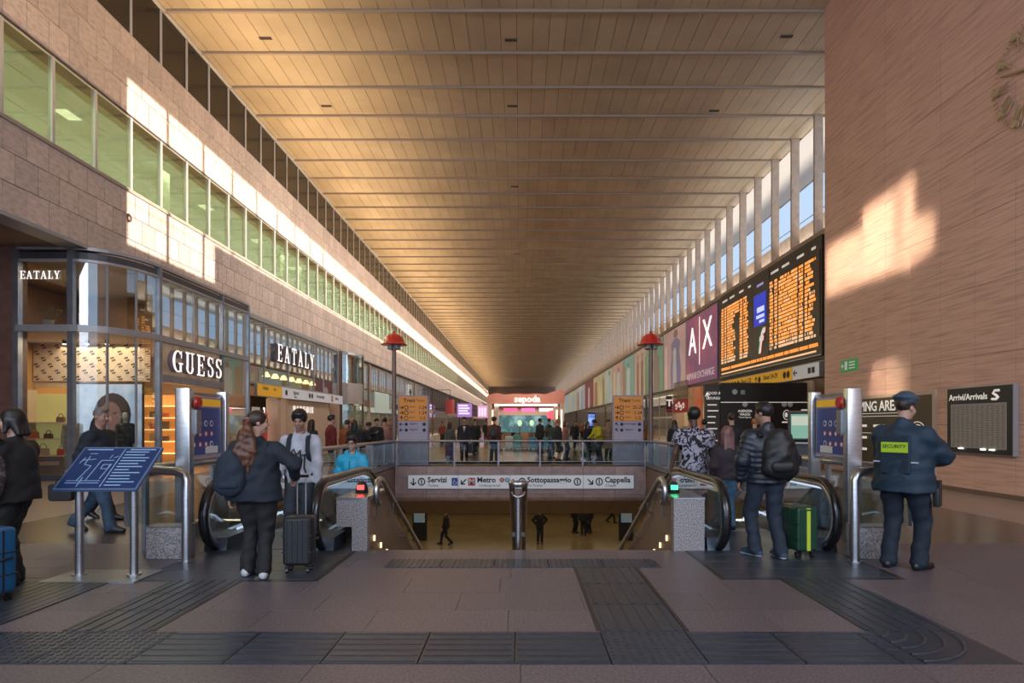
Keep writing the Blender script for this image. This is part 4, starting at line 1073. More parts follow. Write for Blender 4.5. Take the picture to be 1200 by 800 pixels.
# wall clock made of separate metal strokes
ck = thing('wall_clock', 'large wall clock of separate gilt numerals, dots and hands', 'clock', (10.12, 11.72, 8.6))
gilt = mat('gilt_metal', (0.50,0.38,0.22), .4, .35)
def cpt(h, r): a = PI*2*h/12; return Vector((0, -r*math.sin(a), r*math.cos(a)))
for h in range(12):
    p = MB(); q = cpt(h, 1.03); p.cyl(q + Vector((.05,0,0)), q - Vector((.03,0,0)), .075, n=14); p.build('hour_dot', gilt, ck)
    for k in range(1, 5):
        a = cpt(h + k/5, .99); b = cpt(h + k/5, 1.08); p = MB(); p.tube([a, b], .016, n=5); p.build('minute_mark', gilt, ck)
    NUM = ['XII','I','II','III','IIII','V','VI','VII','VIII','IX','X','XI'][h]
    c = cpt(h, .80); a = PI*2*h/12; up = cpt(h, 1).normalized(); rt = Vector((0, -math.cos(a), -math.sin(a)))
    wn = {'I': .055, 'V': .13, 'X': .13}; tot = sum(wn[x_] for x_ in NUM); xx = -tot/2; p = MB()
    for x_ in NUM:
        o = c + rt*(xx + wn[x_]/2)
        if x_ == 'I': p.tube([o - up*.12, o + up*.12], .015, n=5)
        elif x_ == 'V': p.tube([o + up*.12 - rt*.05, o - up*.12, o + up*.12 + rt*.05], .014, n=5)
        else: p.tube([o - up*.12 - rt*.05, o + up*.12 + rt*.05], .014, n=5); p.tube([o - up*.12 + rt*.05, o + up*.12 - rt*.05], .014, n=5)
        xx += wn[x_]
    p.build('numeral', gilt, ck)
p = MB(); p.tube([cpt(3.6, .12), cpt(9.6, .92)], [.035, .02], n=6); p.cyl((.03,0,0), (-.05,0,0), .06, n=12); p.build('minute_hand', gilt, ck)
p = MB(); p.tube([cpt(10.8, .1), cpt(4.8, .55)], [.04, .03], n=6); p.build('hour_hand', gilt, ck)

# ================================================================== ESCALATORS
def escalator(sgn, label):
    xc = sgn*3.13
    t = thing('escalator', label, 'escalator', (xc, OPY0, 0))
    Y = lambda y: y-OPY0
    def rail_path(ins=0.0):
        r = .43-ins; c = (Y(7.57), .44); top = .87-ins
        pts = [(Y(8.05), .01+ins)] + [(c[0]-r*math.sin(a), c[1]-r*math.cos(a)) for a in [PI*i/14 for i in range(15)]]
        pts += [(Y(9.3), top), (Y(9.6), top-.03-ins*.0), (Y(9.9), top-.14)]
        SL = math.tan(math.radians(30)); y = Y(9.9); z = top-.14
        pts += [(y+3, z-3*SL), (y+6.6, z-6.6*SL), (y+7.2, z-7.0*SL+.12), (y+8.6, z-7.0*SL)]
        return pts
    rp = rail_path(); gp = rail_path(.06)
    base = [(Y(18.4), LOW+.1), (Y(17.6), LOW+.12), (Y(9.7), .0), (Y(9.3), .12), (Y(7.9), .12)]
    for s in (-1, 1):
        x0 = s*.665
        prof = [(math.cos(2*PI*i/12)*.058, math.sin(2*PI*i/12)*.040) for i in range(12)]
        p = MB(); p.tube([(x0, a, b) for a, b in rp], 1.0, prof=prof, up=(1,0,0)); p.build('handrail', M['rubber'], t)
        p = MB(); p.tube([(x0, a, b) for a, b in gp], 1.0, prof=[(-.036,-.022),(.036,-.022),(.036,.022),(-.036,.022)], up=(1,0,0)); p.build('rail_guide', M['steel'], t)
        pan = rail_path(.07)[2:16] + rail_path(.07)[16:-1]
        p = MB(); p.prism(pan + [(Y(18.0), LOW+.2), (Y(17.0), LOW+.3), (Y(9.8), .05), (Y(9.3), .14), (Y(7.65), .14)], (x0-.006, 0, 0), (0,1,0), (0,0,1), (.012,0,0)); p.build('glass_panel', M['glass'], t)
        p = MB(); w = .09
        p.prism([(Y(7.75), .0), (Y(7.75), .15), (Y(9.35), .15), (Y(9.85), .02), (Y(17.2), LOW+.27), (Y(18.4), LOW+.25), (Y(18.4), LOW), (Y(17.0), LOW-.2), (Y(9.4), -.35), (Y(8.7), -.35)], (x0-w/2, 0, 0), (0,1,0), (0,0,1), (w,0,0)); p.build('skirt', M['steel_d'], t)
        p = MB(); p.prism([(Y(7.42),0), (Y(7.46),.155), (Y(7.95),.16), (Y(7.95),0)], (x0-.14, 0, 0), (0,1,0), (0,0,1), (.28,0,0)); p.build('newel_base', M['plate'], t)
        # lit strip inside the balustrade
        p = MB(); p.tube([(x0 - s*.05, Y(7.9), .19), (x0 - s*.05, Y(9.4), .19), (x0 - s*.05, Y(9.9), .06), (x0 - s*.05, Y(16), .06-6.1*.577)], .016, n=6); p.tube([(x0 - s*.02, Y(7.5), .775), (x0 - s*.02, Y(9.3), .775), (x0 - s*.02, Y(9.8), .69)], .018, n=6); p.build('light_strip', flat('strip_light', (.62,.78,1.0), emit=.75), t)
        p = MB(); p.cyl((x0 - s*.05, Y(7.85), .09), (x0 - s*.056, Y(7.85), .09), .012, n=8); p.cyl((x0 - s*.05, Y(8.1), .09), (x0 - s*.056, Y(8.1), .09), .012, n=8); p.build('marker_light', M['lamp_white'], t)
    MB().box(-.6, .6, Y(7.5), Y(8.75), -.05, .004).build('landing_plate', M['plate'], t)
    p = MB(); p.box(-.5, .5, Y(8.75), Y(8.95), -.05, .008)
    for k in range(24): p.box(-.49+.041*k, -.475+.041*k, Y(8.8), Y(8.97), .008, .014)
    p.build('comb_plate', M['steel_d'], t)
    gr = MB()
    gr.box(-.5, .5, -.2, .2, -.28, 0)
    for k in range(20): gr.box(-.49+.05*k, -.465+.05*k, -.195, .195, 0, .012)
    gm = gr.mesh('step', mat('step_metal_%s' % ('a' if sgn < 0 else 'b'), (0.06,0.06,0.065), .4, .5))
    y = 9.17
    for k in range(22):
        drop = max(0, (y-9.6))*math.tan(math.radians(30)); 
        obj('step', gm, t, (0, Y(y), -max(drop, 0) - (.03 if 9.4 < y <= 9.7 else 0))); y += .40
        if drop > 4.4: break
    return t
escalator(-1, 'left escalator with black handrails, going down beside the stairs')
escalator(1, 'right escalator with black handrails, going down beside the stairs')
for sgn, nm in ((-1, 'left'), (1, 'right')):
    b = MB(); x0, x1 = sorted((sgn*2.08, sgn*3.86)); y0, y1 = (6.02, OPY0) if sgn < 0 else (6.10, OPY0)
    b.box(x0, x1, y0, y1, -.02, .003)
    for k in range(4): b.box(x0+.02, x1-.02, y0+.02+.36*k, y0+.34+.36*k, .003, .005)
    b.box(x0-.05, x0, y0-.05, y1, -.02, .002, 1); b.box(x1, x1+.05, y0-.05, y1, -.02, .002, 1); b.box(x0, x1, y0-.05, y0, -.02, .002, 1)
    o = b.build('landing_plate', [M['plate'], M['black']]); tag(o, 'dark steel floor plate in front of the %s escalator' % nm, 'floor plate')

# granite pedestals between escalators and stairs, with signal lamps
for sgn, nm, col in ((-1, 'left', 'red'), (1, 'right', 'green')):
    t = thing('granite_pedestal', 'speckled granite pedestal with a metal lid beside the %s escalator' % nm, 'pedestal', (sgn*2.09, 7.40, 0))
    b = MB(); w = .19
    if sgn < 0:
        b.prism([(-w,.30),(-.0,.30),(-.0,0),(w,0),(w,.64),(-w,.64)], (0,0,0), (1,0,0), (0,0,1), (0,1.05,0))
    else: b.box(-w, w, 0, 1.05, 0, .64)
    b.build('block', M['speck'], t)
    MB().box(-w-.005, w+.005, -.01, 1.06, .64, .662).build('lid', M['steel'], t)
    MB().box(*sorted((-sgn*w, -sgn*(w+.014))), .08, 1.05, -.6, .62).build('side_panel', M['brown_wall'], t)
    l = thing('signal_lamp', 'small %s signal lamp on the %s granite pedestal' % (col, nm), 'lamp', (sgn*2.09 + (-.02 if sgn < 0 else -.06), 7.95, .662))
    MB().lathe([(0,0),(.085,0),(.08,.05),(.07,.10),(.05,.14),(0,.155)], n=16).build('dome', M['black'], l)
    cc = {'red': (1,.06,.05), 'green': (.05,.8,.25)}[col]
    MB().box(-.045, .045, -.082, -.055, .045, .105).build('lens', flat('lens_'+col, cc, emit=3.0), l)

# stair handrails: side rails and the double middle rail
SLOPE = (4.5/28)/.32
for sgn, nm in ((-1, 'left'), (1, 'right')):
    t = thing('stair_handrail', 'steel handrail on the %s side of the stairs, running down' % nm, 'handrail', (sgn*1.83, 7.6, 0))
    p = MB(); p.tube([(0, .12, .55), (0, 0, .60), (0, -.04, .72), (0, .03, .84), (0, .18, .86), (0, .3, .83), (0, 8.9, .83-8.6*SLOPE), (0, 9.3, .83-8.6*SLOPE)], .036, n=12); p.build('rail', M['steel'], t)
    p = MB(); p.tube([(-sgn*.0, .12, .84), (0, .10, .40), (sgn*.04, .12, .36), (sgn*.14, .12, .36)], .012, n=8); p.build('end_loop', M['steel'], t)
    for k in range(8):
        y = 1.0 + 1.05*k; z = .83-(y-.3)*SLOPE
        p = MB(); p.tube([(0, y, z-.04), (0, y, z-.15), (sgn*.04, y, z-.19), (sgn*.13, y, z-.19)], .010, n=6); p.build('bracket', M['steel'], t)
t = thing('middle_handrail', 'double steel handrail down the middle of the stairs', 'handrail', (-.03, 7.7, 0))
dr = mat('bronze_steel', (0.20,0.155,0.14), .3, .8)
for s in (-1, 1):
    p = MB(); p.tube([(s*.085, .06, .80), (s*.085, .3, .74), (s*.085, 8.9, .74-8.6*SLOPE)], .04, n=10); p.build('rail', dr, t)
p = MB(); p.tube([(.085*math.cos(a), .06-.085*math.sin(a), .80) for a in [PI*i/10 for i in range(11)]], .045, n=10); p.build('end_bend', M['steel'], t)
p = MB(); p.tube([(-.085, .04, .69), (-.06, .0, .65), (0, -.02, .63), (.06, 0, .65), (.085, .04, .69)], .016, n=8); p.build('front_loop', M['steel'], t)
p = MB(); p.tube([(0, .02, -.02), (0, .02, .62)], .036, n=10); p.build('post', M['steel'], t)
p = MB(); p.tube([(0, .3, .40), (0, 8.9, .40-8.6*SLOPE)], .034, n=10); p.build('lower_rail', M['steel'], t)
for k in range(6):
    y = 1.2+1.4*k; z = -(y+.2)*SLOPE
    p = MB(); p.tube([(0, y, z-.1), (0, y, z+.66)], .025, n=8); p.box(-.10, .10, y-.015, y+.015, z+.60, z+.66); p.build('post', M['steel'], t)

# ================================================================== BARRIERS, POSTS AND SIGNS ROUND THE OPENING
for sgn, nm in ((-1, 'left'), (1, 'right')):
    t = thing('glass_barrier', 'glass barrier with steel handrail along the %s side of the stairwell' % nm, 'barrier', (sgn*4.66, 0, 0))
    y0, y1 = 7.42, 22.05
    xi = -sgn*(4.66-3.82)
    p = MB(); ya = 6.83
    p.tube([(xi, ya, 0), (xi, ya, .93), (xi + sgn*.025, ya+.01, .99), (xi + sgn*.10, ya+.03, 1.025), (xi + sgn*.2, ya+.06, 1.03), (xi + sgn*.72, ya+.24, 1.03), (0, ya+.34, 1.03), (sgn*.03, ya+.50, 1.03), (0, y0+.2, 1.02), (0, y1, .93)], .052, n=14); p.build('handrail', M['steel'], t)
    p = MB(); p.cyl((xi, ya, 0), (xi, ya, .015), .085, n=16); p.build('foot_plate', M['steel'], t)
    MB().box(-.03, .03, y0, y1, .0, .16).build('kerb', M['steel_d'], t)
    n = 9
    for k in range(n):
        a = y0 + (y1-y0)*k/n; b = y0 + (y1-y0)*(k+1)/n
        MB().box(-.008, .008, a+.05, b-.05, .16, .86).build('glass_pane', M['glass'], t)
        MB().box(-.025, .025, -.04, .04, 0, .95).build('post', M['steel_d'], t, (0, a, 0))
    xa, xb = sorted((xi + sgn*.12, -sgn*.12))
    MB().box(xa, xb, ya+.16, ya+.176, .40, .90).build('end_glass_pane', M['glass'], t)
    MB().box(*sorted((-sgn*.10, -sgn*.04)), ya+.13, ya+.21, .38, .98).build('end_post', M['steel_d'], t)
    g = thing('granite_plinth', 'low speckled granite block under the %s barrier end' % nm, 'plinth', (sgn*4.14, 6.96, 0))
    MB().rbox((0, .11, .185), (.46, .24, .37), .02, axis=2, bev=.01).build('block', M['speck'], g)
    MB().box(-.235, .235, -.015, .24, .371, .381).build('lid', M['steel_d'], g)
t = thing('glass_barrier', 'glass barrier with steel rail across the far edge of the stairwell', 'barrier', (0, 22.12, 0))
p = MB(); p.tube([(-4.62, 0, .93), (4.62, 0, .93)], .04, n=10); p.build('handrail', M['steel_d'], t)
xs = [-4.6, -2.45, -.82, .72, 2.3, 4.6]
for k, a in enumerate(xs):
    MB().box(-.03, .03, -.02, .02, 0, .9).build('post', M['steel_d'], t, (a, 0, 0))
    if k < len(xs)-1: MB().box(a+.05, xs[k+1]-.05, -.006, .006, .08, .82).build('glass_pane', M['glass'], t)
MB().box(-4.62, 4.62, -.008, .008, .16, .18).build('lower_bar', M['steel_d'], t)
# steel gate posts with prohibition sign panels
for sgn, nm in ((-1, 'left'), (1, 'right')):
    y0, y1 = (7.86, 8.86) if sgn < 0 else (7.95, 8.98)
    t = thing('sign_gate', 'two steel posts with a blue safety sign between them, %s of the stairs' % nm, 'sign', (sgn*4.42, y0, 0))
    for y, w in ((0, .2), (y1-y0, .16)): MB().rbox((0, y, 1.02), (w, .11 if y else .12, 2.06), .02, axis=2, bev=.01).build('post', M['steel'], t)
    MB().box(-.02, .02, .06, y1-y0-.06, 1.96, 2.0).build('top_bar', M['steel_d'], t); MB().box(-.02, .02, .06, y1-y0-.06, 1.06, 1.10).build('bottom_bar', M['steel_d'], t)
    f = -sgn
    MB().box(-.015, .015, .07, y1-y0-.07, 1.11, 1.95).build('panel', M['lavender'], t)
    xa = f*.016
    MB().box(*sorted((xa, xa+f*.004)), .10, y1-y0-.10, 1.15, 1.80).build('blue_panel', M['blue_lit'], t)
    MB().box(*sorted((xa, xa+f*.004)), .10, y1-y0-.10, 1.82, 1.92).build('yellow_strip', M['yellow'], t)
    for r in range(3):
        for c in range(4):
            y = .19+.15*c + (0 if sgn < 0 else .04); z = 1.58-.145*r
            p = MB(); p.cyl((xa+f*.004, y, z), (xa+f*.008, y, z), .042, n=14)
            p.cyl((xa+f*.008, y, z), (xa+f*.010, y, z), .028, n=12, m=1)
            p.build('icon', [M['white'] if (r == 0 or (r, c) == (2, 3)) else flat('icon_red', (.45,.03,.04)), M['blue_lit'] if (r == 0 or (r, c) == (2, 3)) else M['white']], t)
    MB().box(*sorted((xa+f*.004, xa+f*.006)), .48, .82, 1.16, 1.26).build('white_corner', M['white'], t)
    b = thing('emergency_button', 'red round stop button on the %s steel gate post' % nm, 'button', (sgn*4.42 + f*.115, y0 + .10, 1.86))
    MB().cyl((0,0,0), (f*.03,0,0), .085, .07, n=16).build('button', M['red'], b)
    MB().box(-.02, .02, -.06, .06, -.42, -.1).build('bracket', M['steel_d'], b)
# information totems behind the far barrier
for x, nm, rows_ in ((-4.42+.38, 'left', (('1-24', 'r'), ('1-24', 'r'), ('1-2', 'u'))), (4.05, 'right', (('25-29', 'r'), ('1-24', 'r'), ('1-2', 'u')))):
    t = thing('information_totem', 'tall lavender totem with orange Treni header, %s one behind the far barrier' % nm, 'totem', (x, 22.45, 0))
    MB().rbox((0, .1, 1.32), (1.16, .16, 2.64), .03, axis=1, bev=.01).build('body', M['lavender'], t)
    MB().box(-.53, .53, -.012, .02, 1.68, 2.58).build('orange_panel', M['orange'], t)
    MB().box(-.53, .53, -.012, .02, .92, 1.66).build('pale_panel', mat('totem_pale', (.44,.40,.50), .5), t)
    for z in (2.30, 2.08, 1.88, 1.66, 1.45, 1.22): MB().box(-.53, .53, -.016, -.012, z-.006, z+.006).build('line', M['lavender'], t)
    MB().box(.20, .26, -.02, 0, 0, .9).build('seam', M['grey_frame'], t)
    text('Treni', t, (-.14, -.016, 2.44), FRONT, .20, M['ink'], .004, bold=.02); text('Trains', t, (.28, -.016, 2.44), FRONT, .13, M['ink'], .004)
    for k, (s_, d) in enumerate(rows_):
        z = 2.18-.20*k
        arrow(t, (-.43, -.014, z), (1,0,0), (0,0,1), (0,-1,0), .14, 0 if d == 'r' else PI/2, M['ink'], .03)
        p = MB(); p.tube([(.07*math.cos(a), 0, .07*math.sin(a)) for a in [2*PI*i/14 for i in range(15)]], .014, n=5); p.build('ring', M['ink'], t, (-.25, -.016, z))
        text('Binari', t, (-.02, -.016, z+.03), FRONT, .085, M['ink'], .004); text(s_, t, (.36, -.016, z), FRONT, .17, M['ink'], .004, bold=.015)
    for k, s_ in enumerate(('Biglietti', 'Biglietti') if nm == 'left' else ('Sottopassaggio', 'Biglietti')):
        z = 1.55-.22*k
        arrow(t, (-.43, -.014, z), (1,0,0), (0,0,1), (0,-1,0), .14, PI if nm == 'left' else PI*.75, M['ink'], .03)
        picto(t, (-.25, -.014, z), .06, M['ink'], 'disc', 'y'); text(s_, t, (.03, -.016, z+.02), FRONT, .10, M['ink'], .004, bold=.01); picto(t, (.42, -.014, z), .065, M['ink'], 'disc', 'y')
# red domed lamp posts
for x, nm in ((-4.72, 'left'), (4.86, 'right')):
    t = thing('lamp_post', 'slim brown lamp post with a red dome, at the %s far corner of the stairwell' % nm, 'lamp', (x, 22.3, 0))
    MB().cyl((0,0,0), (0,0,4.55), .10, .075, n=14).build('pole', mat('post_brown_%s' % nm, (.22,.15,.13), .4, .3), t)
    MB().lathe([(0,.62),(.05,.6),(.06,.52),(.18,.48),(.32,.38),(.38,.24),(.40,.14),(.48,.11),(.48,.08),(.36,.08),(0,.09)], (0,0,4.42), n=24).build('dome', mat('dome_red_%s' % nm, (.62,.03,.018), .25, coat=.5), t)
    MB().cyl((0,0,5.02), (0,0,5.22), .035, .02, n=8).build('finial', M['steel_d'], t)
    for k in range(4):
        a = PI/4 + PI/2*k; MB().cyl((.19*math.cos(a), .19*math.sin(a), 4.34), (.16*math.cos(a), .16*math.sin(a), 4.52), .10, .08, n=10).build('spotlight', M['grey_frame'], t)
# long sign on the beam over the underpass
sg = thing('underpass_sign', 'long pale sign reading Servizi, Metro, Sottopassaggio, Cappella on the beam', 'sign', (0, 21.93, -.82))
MB().box(-4.14, 4.17, -.06, .02, 0, .52).build('case', M['grey_frame'], sg)
cuts = [-4.12, -2.28, -.38, 2.30, 4.15]
for a, b in zip(cuts, cuts[1:]): MB().box(a+.01, b-.01, -.07, -.06, .02, .50).build('panel', M['sign_white'], sg)
YS = -.072
for s_, x, z, sz, bd in (('Servizi', -3.05, .33, .27, .030), ('Toilets', -3.2, .13, .14, 0), ('Metro', -1.25, .33, .27, .030), ('Underground', -1.13, .13, .14, 0), ('Sottopassaggio', 1.05, .33, .27, .030), ('To Trains', .52, .13, .14, 0), ('Cappella', 3.55, .33, .27, .030), ('Chapel', 3.3, .13, .14, 0)):
    text(s_, sg, (x, YS, z), FRONT, sz, M['ink'], .004, bold=bd)
for x, a in ((-3.92, -PI/2), (-2.08, -PI*.75), (-.20, -PI/4), (2.55, -PI/4)): arrow(sg, (x, YS, .27), (1,0,0), (0,0,1), (0,-1,0), .26, a, M['ink'], .045)
for x in (-3.62, .06, 2.08, 2.88):
    p = MB(); p.tube([(.115*math.cos(a), 0, .125*math.sin(a)) for a in [2*PI*i/18 for i in range(19)]], .022, n=5); p.box(-.02, .02, -.005, .005, -.09, .09); p.build('ring_symbol', M['ink'], sg, (x, YS, .27))
MB().box(-2.52, -2.32+.02, YS-.004, YS, .13, .41).build('wheelchair_plate', flat('access_blue', (.02,.08,.35)), sg)
p = MB(); p.tube([(.06*math.cos(a), 0, -.03+.06*math.sin(a)) for a in [-.6-PI*1.35*i/10 for i in range(11)]], .012, n=5); p.tube([(-.02,0,.09), (-.02,0,0), (.05,0,0), (.08,0,-.08)], .012, n=5); p.build('wheelchair_symbol', M['white'], sg, (-2.41, YS-.006, .27))
MB().box(-1.92, -1.66, YS-.004, YS, .13, .41).build('metro_mark', M['red'], sg); text('M', sg, (-1.79, YS-.008, .27), FRONT, .27, M['white'], .004, bold=.025)
picto(sg, (-.68, YS, .33), .09, flat('line_a', (.60,.13,.07)), 'disc', 'y'); text('A', sg, (-.68, YS-.009, .33), FRONT, .13, M['white'], .003, bold=.01)
picto(sg, (-.49, YS, .33), .09, flat('line_b', (.12,.38,.62)), 'disc', 'y'); text('B', sg, (-.49, YS-.009, .33), FRONT, .13, M['white'], .003, bold=.01)
# lit poster kiosks in the underpass
for x, nm in ((-5.25, 'left'), (5.5, 'right')):
    t = thing('poster_kiosk', 'black kiosk with a pale blue lit poster in the underpass, %s one' % nm, 'kiosk', (x, 31.0, LOW))
    MB().box(-.36, .36, 0, .3, 0, 2.3).build('case', M['black'], t)
    MB().box(-.28, .28, -.02, 0, .95, 2.2).build('poster', mat('kiosk_poster_%s' % nm, (.06,.28,.52), .5, col2=(.30,.42,.52), scale=2.5, coords='object', emit=.25), t)
    p = MB(); p.prism([(-.2,1.0),(.25,1.0),(.3,1.5),(.1,1.75),(-.1,1.75),(-.3,1.4)], (0,-.03,0), (1,0,0), (0,0,1), (0,.008,0)); p.ellipsoid((0,-.03,1.9), (.12,.01,.15)); p.build('printed_figure', flat('kiosk_figure_%s' % nm, (.30,.40,.50), emit=.12), t)

# blue raised braille map on two legs
t = thing('braille_map_stand', 'blue tactile map panel of the station on two steel legs and a steel plate', 'map stand', (-4.28, 6.2, 0))
MB().box(-.48, .46, -.30, .20, 0, .015).build('base_plate', M['steel_d'], t)
for s in (-1, 1):
    p = MB(); p.cyl((s*.283, -.02, .015), (s*.283, -.02, .98), .04, n=14); p.build('leg', M['steel'], t)
    p = MB(); p.cyl((s*.283, -.02, .015), (s*.283, -.02, .03), .07, n=14); p.build('foot', M['steel'], t)
ang = math.atan2(.40, .46)
R = Matrix.Rotation(math.radians(42), 3, 'X')
o = Vector((0, 0.02, 1.12))
def pan(name, x0, x1, y0, y1, z0, z1, m):
    return MB().obox(o + R @ Vector(((x0+x1)/2, (y0+y1)/2, (z0+z1)/2)), (abs(x1-x0), abs(y1-y0), abs(z1-z0)), R, 0).build(name, m, t)
pan('panel', -.42, .42, -.305, .305, -.03, 0, mat('map_edge', (.10,.16,.30), .4))
pan('blue_face', -.40, .40, -.285, .285, 0, .004, mat('map_blue', (0.008,0.034,0.125), .35))
li = mat('map_lines', (.34,.50,.68), .4)
for a in ((-.36,-.09,.255,.262), (.10,.37,.255,.262)): pan('heading_bar', a[0], a[1], a[2], a[3]+.006, .004, .007, li)
pan('divider', .035, .042, -.27, .27, .004, .007, li)
m_ = MB()
for x0, y0, x1, y1 in ((-.34,-.19,.0,-.19),(-.34,-.22,.0,-.22),(-.24,-.19,-.20,.02),(-.15,-.19,-.13,.10),(-.13,.10,.0,.10),(-.20,.02,-.28,.04),(-.28,.04,-.28,.16),(-.34,.10,-.20,.12),(-.30,.2,-.22,.2),(-.02,-.16,.0,.05),(-.08,-.02,-.01,-.02),(-.08,.04,-.01,.04),(-.08,-.02,-.08,.04),(-.01,-.02,-.01,.04),(-.34,.06,-.32,.14),(-.06,.13,-.05,.18),(-.02,.14,.02,.16),(-.20,-.27,-.20,-.14)):
    a = Vector((x0,y0,.006)); b = Vector((x1,y1,.006)); d = b-a
    Rz = Matrix.Rotation(math.atan2(d.y, d.x), 3, 'Z'); m_.obox(o + R @ ((a+b)/2), (d.length, .006, .004), R @ Rz)
m_.build('map_lines', li, t)
for k in range(12):
    z = .225-.043*k; pan('text_line', .07, .07+random.uniform(.14,.29), z-.006, z+.006, .004, .007, li)

# luggage stall and pink pavilion in the hall beyond
pv = thing('pavilion', 'salmon pink wavy topped shop pavilion with white sepoda letters in mid hall', 'shop', (.36, 40.5, 0))
pk = mat('salmon', (.58,.22,.15), .6)
top = [(-2.62,2.92),(2.62,2.92),(2.62,3.75),(2.45,3.86),(1.7,3.70),(1.35,3.55),(.7,3.62),(0,3.56),(-.8,3.62),(-1.4,3.52),(-2.0,3.66),(-2.45,3.52),(-2.62,3.45)]
MB().prism(top, (0,0,0), (1,0,0), (0,0,1), (0,5.0,0)).build('header', pk, pv)
MB().box(-2.1, 2.1, -.05, -.01, 2.78, 2.86).build('light_bar', M['lamp_white'], pv)
text('sepoda', pv, (.1, -.03, 3.22), FRONT, .62, M['letter_white'], .04, bold=.015)
for x in (-2.45, -2.0, 2.05, 2.45): MB().box(x-.15, x+.15, 0, .4, 0, 2.92).build('pillar', M['cream'], pv)
for x in (-2.25, 2.1, 2.42): MB().box(x-.045, x+.045, -.04, 0, 0.6, 2.5).build('light_tube', flat('tube_light', (1.0,.68,.50), emit=2.2), pv)
MB().box(-2.6, 2.6, 4.8, 5.0, 2.2, 2.92).build('rear_header', M['cream'], pv)
MB().box(-2.3, 2.3, 4.86, 4.9, .9, 2.2).build('rear_panel', mat('teal_glow', (.03,.10,.12), .5, col2=(.16,.34,.36), scale=1.6, fac=(.45,.62), emit=.5), pv)  # added backdrop, interior glow and bright spots put into its colour
for k, (x, c) in enumerate(((-1.1, (.8,.06,.2)), (.2, (.75,.1,.3)), (1.5, (.8,.8,.8)))): MB().box(x-.5, x+.5, 3.0, 3.05, 2.45, 2.7).build('sign_strip', flat('strip_%d' % k, c, emit=1.0), pv)
MB().cyl((1.75, .5, 2.15), (1.75, .45, 2.15), .33, n=18).build('round_sign', flat('round_pink', (.75,.12,.18), emit=.6), pv)
for k, (x, c, h, z) in enumerate(((-1.3, (.62,.25,.05), .95, 36), (-.7, (.72,.62,.52), .8, 36.3), (-.2, (.08,.30,.22), .9, 36), (.25, (.62,.28,.10), 1.0, 36.4), (.75, (.03,.25,.42), .75, 35.6), (1.2, (.50,.05,.05), 1.0, 36.2), (1.65, (.03,.30,.36), .8, 35.8))):
    s = thing('display_trolley_case', '%s hard trolley case on display before the pavilion' % ('orange cream green amber blue red teal'.split()[k]), 'suitcase', (x, z, 0), 0, 'display cases before the pavilion')
    MB().rbox((0,0,h/2+.05), (.48,.28,h-.1), .06, axis=1).build('shell', flat('case_%d' % k, c, .4), s)
    for q in (-.15, .15): MB().cyl((q,-.02,.05), (q,.02,.05), .05, n=8).build('wheel', M['black'], s)
    MB().tube([(-.1,.1,h), (-.1,.1,h+.18), (.1,.1,h+.18), (.1,.1,h)], .012, n=5).build('handle', M['steel_d'], s)
for k, (x, y) in enumerate(((-.05, 37.5), (.72, 38.5))):
    t = thing('shop_lantern', 'green glowing lantern on a stalk before the pavilion, %s one' % ('left','right')[k], 'lamp', (x, y, 0))
    MB().cyl((0,0,0), (0,0,1.45), .02, n=6).build('stalk', M['black'], t); MB().ellipsoid((0,0,1.6), (.14,.14,.20)).build('shade', flat('lantern_green_%d' % k, (.45,.70,.40), emit=1.2), t)
t = thing('blue_screen_totem', 'blue lit screen totem on the right side of the hall', 'screen', (3.98, 33.5, 0))
MB().box(-.22, .22, 0, .2, 0, 2.2).build('case', M['black'], t); MB().box(-.18, .18, -.02, 0, 1.45, 2.1).build('display', mat('totem_blue', (.05,.15,.6), .4, col2=(.35,.5,.75), scale=3, emit=1.0), t)
t = thing('potted_plant', 'small green plant in a silver pot by the far barrier', 'plant', (2.45, 23.0, 0))
MB().lathe([(0,0),(.10,0),(.15,.24),(.13,.24),(0,.22)], n=12).build('pot', M['steel'], t)
p = MB()
for k in range(26):
    a = random.uniform(0, 2*PI); l = random.uniform(.25,.45); d = Vector((math.cos(a)*.6, math.sin(a)*.6, 1)).normalized(); q = d.orthogonal().normalized()*.03; o_ = Vector((0,0,.22)); p.add([o_-q, o_+d*l*.6-q*1.3, o_+d*l, o_+d*l*.6+q*1.3], [(0,1,2,3)])
tag(p.build('foliage', mat('leaf_b', (.06,.14,.03), .5), t), kind='stuff')

t = thing('wall_ring', 'small rusty iron ring fixed on the sunlit stone above the corner shop', 'ring', (-11.97, 18.25, 7.85))
MB().tube([(.02, .09*math.cos(a), .10*math.sin(a)) for a in [2*PI*i/14 for i in range(15)]], .022, n=6).build('ring', mat('rust', (.12,.06,.04), .7), t)
MB().box(-.03, .03, -.03, .03, .07, .13).build('bracket', M['dark_frame'], t)
